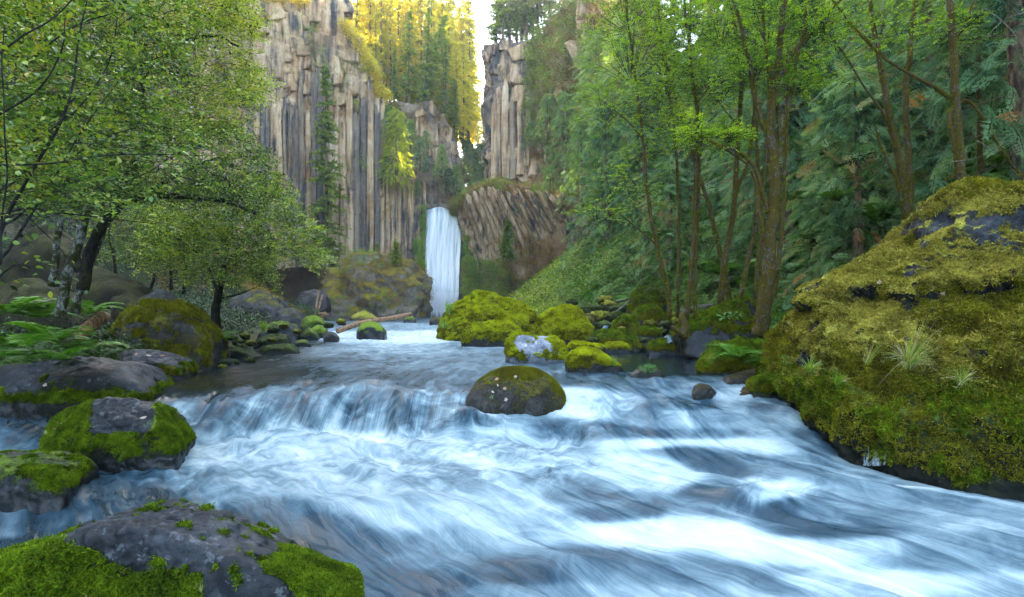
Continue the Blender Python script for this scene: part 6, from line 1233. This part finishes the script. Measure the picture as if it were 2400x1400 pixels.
# ---------------------------------------------------------------- left bank trees and the near shrub
def inpoly(px, py, poly):
    r = np.zeros(len(px), bool); n = len(poly)
    for i in range(n):
        x1, y1 = poly[i]; x2, y2 = poly[(i + 1) % n]; c = ((y1 > py) != (y2 > py)) & (px < (x2 - x1) * (py - y1) / (y2 - y1 + 1e-9) + x1); r ^= c
    return r
def thicket(poly, d0, d1, n, leaf, spr, nl, seed, mat, tm, dens=None, dirx=.8, wid=.55, droop=.2, twig=True):
    global rng
    r0 = rng; rng = np.random.default_rng(seed); g = Geo(); gt = Geo(); P_ = np.array(poly, float)
    px = rng.uniform(P_[:, 0].min(), P_[:, 0].max(), n * 6); py = rng.uniform(P_[:, 1].min(), P_[:, 1].max(), n * 6); k = inpoly(px, py, poly); px, py = px[k], py[k]; d = rng.uniform(d0, d1, len(px))
    P = np.stack([(px - CX) / F * d, d, (HOR - py) / F * d], -1); q = fbm(P * (1.5 if d1 < 12 else .8) + seed, 3) + rng.normal(0, .07, len(P)) > .0
    if dens is not None: q &= rng.uniform(0, 1, len(P)) < dens(px, py)
    P = P[q][:n]; m = len(P); D = np.array([[dirx, 0, .15]]) + rng.normal(0, .6, (m, 3)) * [1, 1, .6]
    tint = np.clip(tm + .25 * fbm(P * .9 + 3, 2) + rng.normal(0, .07, m), 0, 1)
    sprays(P, D, spr * rng.uniform(.6, 1.3, m), nl, leaf, wid, droop, .6, tint, g=g, tj=.14)
    tk = rng.uniform(0, 1, m) < .55; twigs(gt, P[tk] - unit(D[tk]) * spr * .7, D[tk], spr * 1.6, .0014 + leaf * .022, droop)
    c = g.mesh('foliage', mat, smooth=False); t = gt.mesh('twigs', m_twig); rng = r0; return c, t
def left_tree(name, label, loc, limbs, th, mat=m_bark_pale, cat='tree'):
    e = empty(name, loc, label=label, cat=cat)
    for nm, pts, d, a, b in limbs: limb(e, nm, pts, d, a, b, mat, loc=loc)
    for t in th:
        c, w = thicket(*t[:-1] if isinstance(t[-1], dict) else t, **(t[-1] if isinstance(t[-1], dict) else {})); local(c, loc); local(w, loc); c.name = 'crown'; obj('crown', c, e); obj('twigs', w, e, kind='stuff')
    return e
P1 = [(-60, -60), (340, -60), (360, 120), (300, 260), (120, 300), (-60, 260)]
P2 = [(200, -60), (560, -60), (600, 60), (590, 130), (640, 220), (590, 250), (560, 320), (420, 330), (260, 240)]
P3 = [(-60, 220), (260, 240), (520, 290), (600, 340), (640, 400), (690, 450), (660, 520), (480, 470), (240, 480), (-60, 470)]
P4 = [(340, 470), (400, 440), (470, 400), (520, 430), (600, 400), (650, 440), (690, 460), (700, 500), (760, 540), (740, 570), (775, 620), (720, 640), (690, 600), (650, 620), (640, 700), (600, 650), (560, 690), (470, 640), (430, 690), (380, 610), (320, 640)]
left_tree('pale_alder', 'leftmost pale alder trunk leaning slightly right in the shade', at(125, 665, 10), [('trunk', [(120, 672), (130, 600), (138, 540), (150, 470), (160, 380), (150, 260)], 10, .06, .035)], [(P1, 6.5, 10.5, 2100, .045, .28, 9, 201, m_leaf_shrub, .42)])
left_tree('pale_alder', 'thickest pale alder trunk, middle one of the left bank', at(150, 730, 9.5), [('trunk', [(138, 745), (150, 690), (172, 610), (192, 540), (212, 470), (240, 400), (270, 320), (300, 220)], 9.5, .085, .05), ('branch', [(215, 465), (170, 380), (120, 300)], 9.5, .05, .02)], [(P2, 6.5, 11, 2500, .044, .28, 9, 202, m_leaf_shrub, .5)])
left_tree('pale_alder', 'right one of the pale alder trunks, leaning over the large brown boulder', at(180, 715, 10.5), [('trunk', [(172, 735), (195, 660), (222, 590), (245, 530), (280, 460), (330, 390), (390, 320)], 10.5, .075, .04), ('branch', [(235, 560), (250, 510), (262, 450)], 10.7, .06, .03)], [(P3, 6, 10.5, 3600, .044, .26, 9, 203, m_leaf_shrub, .45)])
left_tree('arching_alder', 'dark alder with mossy boughs arching towards the river over the left bank', at(215, 640, 8.5), [('bough', [(190, 680), (215, 580), (262, 500), (330, 460), (430, 462), (530, 472), (600, 500)], 8.5, .085, .025), ('bough', [(262, 500), (300, 420), (340, 330), (330, 220), (345, 160), (390, 120), (440, 92), (500, 84), (560, 110)], 8.3, .07, .015), ('bough', [(330, 460), (400, 420), (480, 380), (560, 360)], 8.4, .04, .01), ('branch', [(250, 520), (230, 450), (200, 360), (190, 250)], 8.6, .05, .02)],
    [([(380, -40), (560, -40), (600, 60), (590, 130), (630, 210), (480, 300), (400, 150)], 7.5, 9, 700, .04, .26, 9, 204, m_leaf_shrub, .6)], m_bark_dark)
left_tree('river_shrub', 'small dark leafy tree leaning over the calm water at the left shore', at(510, 785, 16.5), [('trunk', [(512, 792), (508, 740), (512, 690), (524, 640), (532, 600), (530, 560)], 16.5, .14, .06), ('branch', [(524, 640), (560, 580), (600, 540), (650, 510)], 16.5, .05, .012), ('branch', [(512, 690), (490, 630), (460, 590), (420, 560)], 16.5, .04, .012), ('branch', [(530, 580), (500, 530), (480, 480)], 16.5, .04, .012), ('branch', [(528, 600), (570, 600), (630, 580), (700, 590)], 16.5, .035, .01), ('branch', [(532, 560), (545, 500), (570, 440)], 16.5, .04, .012), ('branch', [(515, 700), (560, 690), (610, 670)], 16.5, .03, .01)],
    [(P4, 14, 19.5, 4300, .075, .34, 10, 205, m_leaf_shrub, .40, dict(dirx=.3))], m_bark_dark)
for j, pts in enumerate([[(270, 660), (268, 600), (255, 560), (262, 500)], [(400, 680), (400, 630), (395, 580), (420, 540)], [(430, 690), (432, 640), (440, 590)], [(352, 690), (360, 640), (350, 590), (360, 540)]]):
    left_tree('bare_sapling', ['thin dark sapling left of the large brown boulder', 'thin dark sapling above the large brown boulder', 'second thin sapling above the large brown boulder', 'forked dark sapling behind the boulder peak'][j], at(*pts[0], 19), [('trunk', pts, 19, .05, .02)], [([(pts[0][0] - 70, 470), (pts[0][0] + 80, 470), (pts[0][0] + 90, 600), (pts[0][0] - 80, 620)], 17, 21, 420, .07, .35, 9, 210 + j, m_leaf_shrub, .35, dict(dirx=.1))], m_bark_dark)
# the near shrub: branches, single large leaves, the rest joined
ns_loc = at(-60, 600, 3.6); ns = empty('near_shrub', ns_loc, label='near shrub with large leaves and dark twigs filling the upper left corner', cat='shrub')
rb = np.random.default_rng(77); BR = []
for pts, d, a, b in [([(-60, 720), (-10, 560), (60, 440), (130, 330), (165, 200), (180, 100), (200, 0)], 3.6, .014, .004), ([(-60, 640), (0, 600), (90, 470), (160, 380), (210, 290), (290, 180)], 3.9, .012, .003), ([(-60, 560), (0, 535), (60, 500), (150, 390), (230, 330)], 4.3, .012, .004), ([(-60, 400), (0, 390), (120, 385), (220, 368), (330, 362), (470, 366)], 3.5, .008, .002), ([(-60, 520), (60, 490), (150, 500), (250, 512), (370, 525)], 3.7, .009, .002), ([(-40, 560), (40, 500), (90, 540), (160, 620), (200, 700)], 3.9, .006, .002),
    ([(-60, 300), (20, 260), (90, 200), (140, 120), (150, 40)], 3.4, .008, .003), ([(-60, 480), (40, 420), (130, 300), (170, 240), (300, 170), (390, 130)], 4.6, .010, .003), ([(-60, 180), (40, 90), (120, 40), (200, -40)], 3.3, .007, .003), ([(-60, 700), (0, 640), (40, 620), (120, 640), (190, 655)], 3.8, .006, .002), ([(-60, 350), (0, 345), (90, 330), (200, 240), (260, 120), (280, -20)], 4.2, .010, .003), ([(0, 620), (5, 450), (10, 250), (4, 60)], 3.2, .006, .003), ([(-60, 450), (100, 450), (240, 440), (350, 400), (430, 340)], 4.8, .009, .002), ([(-60, 130), (60, 140), (180, 60), (300, 20), (420, -30)], 4.4, .008, .003)]:
    o, S = limb(ns, 'branch', pts, d, a, b, m_twig, n=40, sides=6, lump=.1, loc=ns_loc); BR.append(S)
LF = []
for s in range(3):            # an ovate leaf with a folded midrib
    t = np.array([0, .18, .42, .7, 1.0]); w = np.array([0, .22, .29, .19, 0]) * (1 + .1 * s); V = [[0, 0, 0]]
    for a_, b_ in zip(t[1:4], w[1:4]): V += [[a_, b_, .05 - .12 * a_ ** 2], [a_, 0, -.12 * a_ ** 2], [a_, -b_, .05 - .12 * a_ ** 2]]
    V.append([1, 0, -.16]); Fs = [[0, 2, 1], [0, 3, 2], [7, 8, 10], [8, 9, 10]] + [q for k_ in (1, 4) for q in ([k_, k_ + 1, k_ + 4], [k_, k_ + 4, k_ + 3], [k_ + 1, k_ + 2, k_ + 5], [k_ + 1, k_ + 5, k_ + 4])]
    for q in range(3): LF.append(mesh('leaf', np.array(V), np.array(Fs), m_leaf_near, dict(tint=np.full(11, [.35, .55, .18][q] + .02 * s))))
LY = mesh('leaf', np.array(V), np.array(Fs), m_leaf_near, dict(tint=np.full(11, .82)))
P = []
for S in BR:
    for k_ in range(22):
        q = S[rb.integers(3, len(S))]; P.append(q + rb.normal(0, .10, 3) * [1, .8, 1])
P = np.array(P)[:290]
for q in P:
    o = bpy.data.objects.new('leaf', LY if rb.uniform() < .07 else LF[rb.integers(9)]); col.objects.link(o); o.parent = ns; o.location = q - ns_loc; s = rb.uniform(.034, .062); o.scale = (s, s, s); o.rotation_euler = (rb.normal(0, .7), rb.normal(.2, .5), rb.uniform(-1.6, 1.2))
PN = [(-60, -60), (420, -60), (460, 60), (400, 220), (470, 330), (500, 400), (420, 450), (300, 490), (-60, 510)]
c, t = thicket(PN, 3.4, 6.5, 2300, .044, .24, 8, 220, m_leaf_near, .42, wid=.5, dens=lambda a, b: np.clip(1.15 - a / 520, .15, 1)); local(c, ns_loc); local(t, ns_loc); obj('foliage', c, ns, kind='stuff'); obj('twigs', t, ns, kind='stuff')

# ---------------------------------------------------------------- logs, sticks, fallen leaves
def log(name, label, pts, r0, r1, mat, end=None, sides=12, cat='log'):
    P = np.array([at(*p) for p in pts]); e = empty(name, P[0], label=label, cat=cat); S = spline(P, 24); g = Geo(); V, Fs = tube(S, np.linspace(r0, r1, 24), sides, .06, cap=True); g.add(V, Fs); obj('wood', g.mesh('wood', mat, loc=P[0]), e)
    if end is not None:
        d = unit(S[-1] - S[-2]); g = Geo(); V, Fs = tube(np.array([S[-1] - d * .01, S[-1] + d * r1 * 1.1 + [0, 0, -r1 * .5]]), np.array([r1 * 1.02, r1 * .35]), sides, .1); g.add(V, Fs); obj('broken_end', g.mesh('broken_end', end, loc=P[0]), e)
    return e
log('floating_log', 'long stripped reddish log lying across the far rapids', [(792, 776, 25.8), (850, 757, 27.5), (910, 747, 29.3), (962, 737, 31)], .13, .11, m_wood, m_wood_cut)
log('drift_log', 'short split log end with orange wood left of the large brown boulder', [(180, 790, 11.2), (215, 762, 11.4), (243, 742, 11.6)], .12, .13, m_wood, m_wood_cut)
log('fallen_tree', 'grey fallen trunk lying across the right slope behind the alders', [(1655, 680, 22), (1700, 655, 22.4), (1760, 620, 23)], .16, .14, m_deadwood)
log('fallen_tree', 'dark fallen trunk behind the large dark boulder', [(1590, 735, 20), (1640, 722, 19.5), (1690, 716, 19)], .12, .10, m_deadwood)
log('fallen_branch', 'pale dead branch left of the boulder with two humps', [(1425, 712, 27), (1460, 705, 26.5), (1490, 697, 26)], .07, .05, m_deadwood); log('fallen_branch', 'thin pale dead branch slanting among the right bank stones', [(1432, 738, 24), (1455, 722, 24), (1476, 704, 24.2)], .035, .02, m_twig_pale)
log('mossy_stump', 'dark mossy root standing at the left end of the large dark boulder', [(1600, 792, 15.2), (1606, 765, 15.3), (1598, 742, 15.4), (1604, 732, 15.6)], .13, .06, m_bark_moss); log('mossy_stump', 'mossy root reaching down to the trickle beside the large dark boulder', [(1604, 790, 15.1), (1590, 778, 15.0), (1574, 765, 15.0)], .07, .05, m_bark_moss)
for j, (a, b, lb) in enumerate([((738, 736), (748, 680), 'pale driftwood stick leaning on the outcrop, left one'), ((743, 738), (756, 690), 'pale driftwood stick leaning on the outcrop, right one'), ((722, 737), (765, 733), 'pale driftwood pole lying at the foot of the leaning sticks'), ((728, 733), (770, 738), 'second driftwood pole lying at the foot of the leaning sticks')]):
    log('driftwood_stick', lb, [(a[0], a[1], 60), (b[0], b[1], 60.5)], .13, .09, m_wood, cat='stick')
log('bare_twig', 'bare pale twig sticking out of the dark at the right edge', [(2400, 30, 9), (2350, 50, 9.2), (2310, 90, 9.3)], .012, .004, m_twig_pale, cat='twig', sides=5)
for j, (pts, lb) in enumerate([([(2290, 330, 10.5), (2330, 350, 10.3), (2360, 330, 10.2), (2400, 360, 10.0)], 'pale bare twig hanging under the arched bough'), ([(2230, 380, 11), (2290, 370, 10.8), (2350, 350, 10.6)], 'pale bare twig crossing the right alder trunk'), ([(2310, 20, 11), (2360, 60, 10.8), (2400, 110, 10.6)], 'pale bare twig in the upper right corner')]): log('bare_twig', lb, pts, .008, .003, m_twig_pale, cat='twig', sides=5)
# fallen leaves
def leaf_mesh(kind, seed):
    r_ = np.random.default_rng(seed)
    if kind == 'maple': a = np.linspace(0, 2 * np.pi, 20, endpoint=False); rad = .5 * (.55 + .45 * np.abs(np.cos(a * 2.5))) * r_.uniform(.85, 1.1, 20); V = np.stack([rad * np.cos(a), rad * np.sin(a), .10 * r_.normal(size=20)], -1)
    else: a = np.linspace(0, 2 * np.pi, 14, endpoint=False); V = np.stack([.5 * np.cos(a), .24 * np.sin(a), .12 * np.cos(a) ** 2], -1)
    n = len(V); V = np.vstack([V, [0, 0, -.03]]); return mesh('fallen_leaf', V, np.array([[j, (j + 1) % n, n] for j in range(n)]), m_dead, dict(tint=np.full(n + 1, [.55, .85, .3, .95][seed % 4])))
LM = [leaf_mesh('maple', 0), leaf_mesh('maple', 1), leaf_mesh('oval', 2), leaf_mesh('oval', 3)]
def hit(key, px, py):
    o, V, Fc = ROCKS[key]; a = CX + F * V[:, 0] / V[:, 1]; b = HOR - F * V[:, 2] / V[:, 1]; q = (a - px) ** 2 + (b - py) ** 2; j = np.where(q < max(30, q.min() + 6))[0]; j = j[np.argmin(V[j, 1])]; return V[j], vnormals(V, Fc)[j]
for key, px, py, s, kd, lb in [('dome', 1162, 886, .075, 0, 'pale fallen leaf near the top left of the dark round boulder'), ('dome', 1206, 880, .07, 1, 'pale fallen leaf at the top of the dark round boulder'), ('dome', 1183, 907, .07, 0, 'brown fallen leaf in the middle of the dark round boulder'), ('dome', 1154, 915, .06, 3, 'pale oval leaf above the clover on the dark round boulder'), ('dome', 1184, 933, .075, 1, 'greyish fallen leaf low on the dark round boulder'), ('dome', 1166, 899, .05, 3, 'small narrow leaf left of the middle of the dark round boulder'),
    ('leftmid', 338, 976, .08, 3, 'pale yellow oval leaf on the bare crown of the left moss boulder'), ('leftmid', 108, 1018, .13, 3, 'large tan leaf at the left end of the left moss boulder'), ('leftmid', 132, 996, .11, 2, 'brown leaf behind the large tan one on the left moss boulder'), ('leftmid', 150, 985, .09, 3, 'small tan leaf on the left slope of the left moss boulder'), ('leftmid', 376, 990, .06, 2, 'brown leaf on the bright moss of the left moss boulder'), ('leftleaf', 350, 830, .10, 3, 'yellow leaf on top of the grey rock beside the large brown boulder'), ('leftleaf', 385, 832, .09, 2, 'tan leaf on the right end of the grey rock beside the large brown boulder'), ('leftleaf', 320, 826, .08, 0, 'brown leaf on the grey rock beside the large brown boulder'), ('giant', 2205, 690, .07, 0, 'small fallen leaf on the ledge of the giant boulder'), ('giant', 2060, 660, .07, 1, 'pale fallen leaf on the left end of the giant boulder ledge'), ('giant', 2300, 620, .08, 2, 'brown fallen leaf above the ledge of the giant boulder'), ('giant', 1990, 780, .07, 3, 'tan fallen leaf low on the left face of the giant boulder'), ('leftflat', 103, 900, .07, 1, 'yellow leaf on the mossy side of the flat dark rock'), ('fore', 210, 1398, .02, 2, 'small brown leaf at the bottom of the foreground boulder')]:
    p, nn = hit(key, px, py); o = obj('fallen_leaf', LM[kd], loc=p + nn * .012, label=lb, cat='leaf'); o.scale = (s,) * 3
    nn = unit(nn + np.array([0, -.15, .1])); o.rotation_euler = tuple(eul(nn[None], np.array([px * 1.0]))[0])
for j, (px, py) in enumerate([(555, 1322), (575, 1345), (600, 1360), (300, 1330), (262, 1350), (330, 1300), (420, 1335), (232, 1372), (390, 1310), (640, 1370)]):
    key = 'fore' if px < 520 else 'foremoss'; p, nn = hit(key, px, py); a = rb.uniform(0, 3.1); dv = np.array([math.cos(a), math.sin(a) * .6, .1]) * .022; g = Geo(); V, Fs = tube(np.array([p + nn * .006 - dv, p + nn * .009 + dv]), .0011, 4); g.add(V, Fs); obj('fallen_needle', g.mesh('fallen_needle', m_wood, loc=p), loc=p, label='tiny orange conifer needle fallen on the foreground rocks', cat='needle', group='needles on the foreground rocks')
# splash against the giant boulder
g = Geo(); r_ = np.random.default_rng(3)
for j in range(34):
    a = r_.uniform(-1.2, 1.0); L = r_.uniform(.05, .19); b = at(2045 + r_.uniform(-22, 28), 1092, 6.95); t = np.linspace(0, 1, 7)[:, None]; S = b + np.array([math.sin(a), -.1, 0]) * L * t * .6 + np.array([0, 0, 1.]) * (L * (1.4 * t - .9 * t ** 2 * abs(a)) * math.cos(a * .8)); V, Fs = tube(S, np.linspace(.003, .0006, 7), 5); g.add(V, Fs)
m_splash = M('splash_water'); m_splash = m_splash.fin(Base_Color=(.6, .7, .76), Roughness=.3, Alpha=.3)
obj('splash', g.mesh('splash', m_splash), label='fan shaped splash of water jumping up against the giant boulder', kind='stuff')
# little cascades between the right bank stones
def trickle(pts, w, label):
    P = spline(np.array([at(*p) for p in pts]), 24); n = 9; u = np.linspace(-.5, .5, n); V = P[:, None] + np.stack([u * w, 0 * u, .06 * np.cos(u * 3)], -1)[None]; V[..., 2] += .03 * fbm(V * 6, 2); V = V.reshape(-1, 3); i = np.arange(23)[:, None] * n + np.arange(n - 1)[None]
    fv = np.stack([np.tile(u * w * 3, 24), np.repeat(np.linspace(0, 4, 24), n), np.zeros(24 * n)], -1)
    obj('trickle', mesh('trickle', V, np.stack([i, i + 1, i + 1 + n, i + n], -1).reshape(-1, 4), m_water, dict(foam=np.full(24 * n, .45), flow=fv, bed=np.zeros(24 * n), contrast=np.full(24 * n, 1.6))), kind='structure', label=label)
trickle([(1566, 790, 17.9), (1571, 797, 17.6), (1578, 806, 17.25)], .30, 'small white cascade between mossy stones below the slender trees'); trickle([(1425, 758, 21.5), (1418, 770, 20.6), (1410, 785, 20.0), (1412, 800, 19.2)], .2, 'thin trickle behind the rounded yellow boulder')

# mist at the foot of the waterfall
mm = bpy.data.materials.new('mist'); mm.use_nodes = True; mn = mm.node_tree; mn.nodes.remove(mn.nodes['Principled BSDF'])
pv = mn.nodes.new('ShaderNodeVolumePrincipled'); pv.inputs['Color'].default_value = (1, 1, 1, 1); pv.inputs['Density'].default_value = .045
mn.links.new(pv.outputs[0], mn.nodes['Material Output'].inputs['Volume'])
for j, (px, py, d, r3) in enumerate([(1030, 725, 114, (6.5, 4.5, 2.6)), (1026, 715, 114.5, (4.0, 3.5, 4.5))]):
    Vm, Fm = icos(3); Vm = Vm * np.array(r3) * (1 + .15 * fbm(Vm * 1.5 + j * 4, 2))[:, None]
    obj('mist', mesh('mist', Vm, Fm, mm), loc=at(px, py, d), kind='stuff', label=['low spreading mist over the pool under the waterfall', 'rising spray at the foot of the waterfall'][j])
# ---------------------------------------------------------------- haze
hm = bpy.data.materials.new('haze'); hm.use_nodes = True; hn = hm.node_tree; hn.nodes.remove(hn.nodes['Principled BSDF'])
pv = hn.nodes.new('ShaderNodeVolumePrincipled'); pv.inputs['Color'].default_value = (.93, .95, .97, 1); pv.inputs['Density'].default_value = .00055; pv.inputs['Anisotropy'].default_value = .3
hn.links.new(pv.outputs[0], hn.nodes['Material Output'].inputs['Volume'])
hx0, hx1, hy0, hy1, hz0, hz1 = -245, 245, -75, 425, -6, 200
HV = [[x, y, z] for z in (hz0, hz1) for x, y in ((hx0, hy0), (hx1, hy0), (hx1, hy1), (hx0, hy1))]
obj('haze', mesh('haze', HV, np.array([[3, 2, 1, 0], [4, 5, 6, 7], [0, 1, 5, 4], [1, 2, 6, 5], [2, 3, 7, 6], [3, 0, 4, 7]]), hm, smooth=False), kind='stuff', label='thin bright haze filling the gorge')
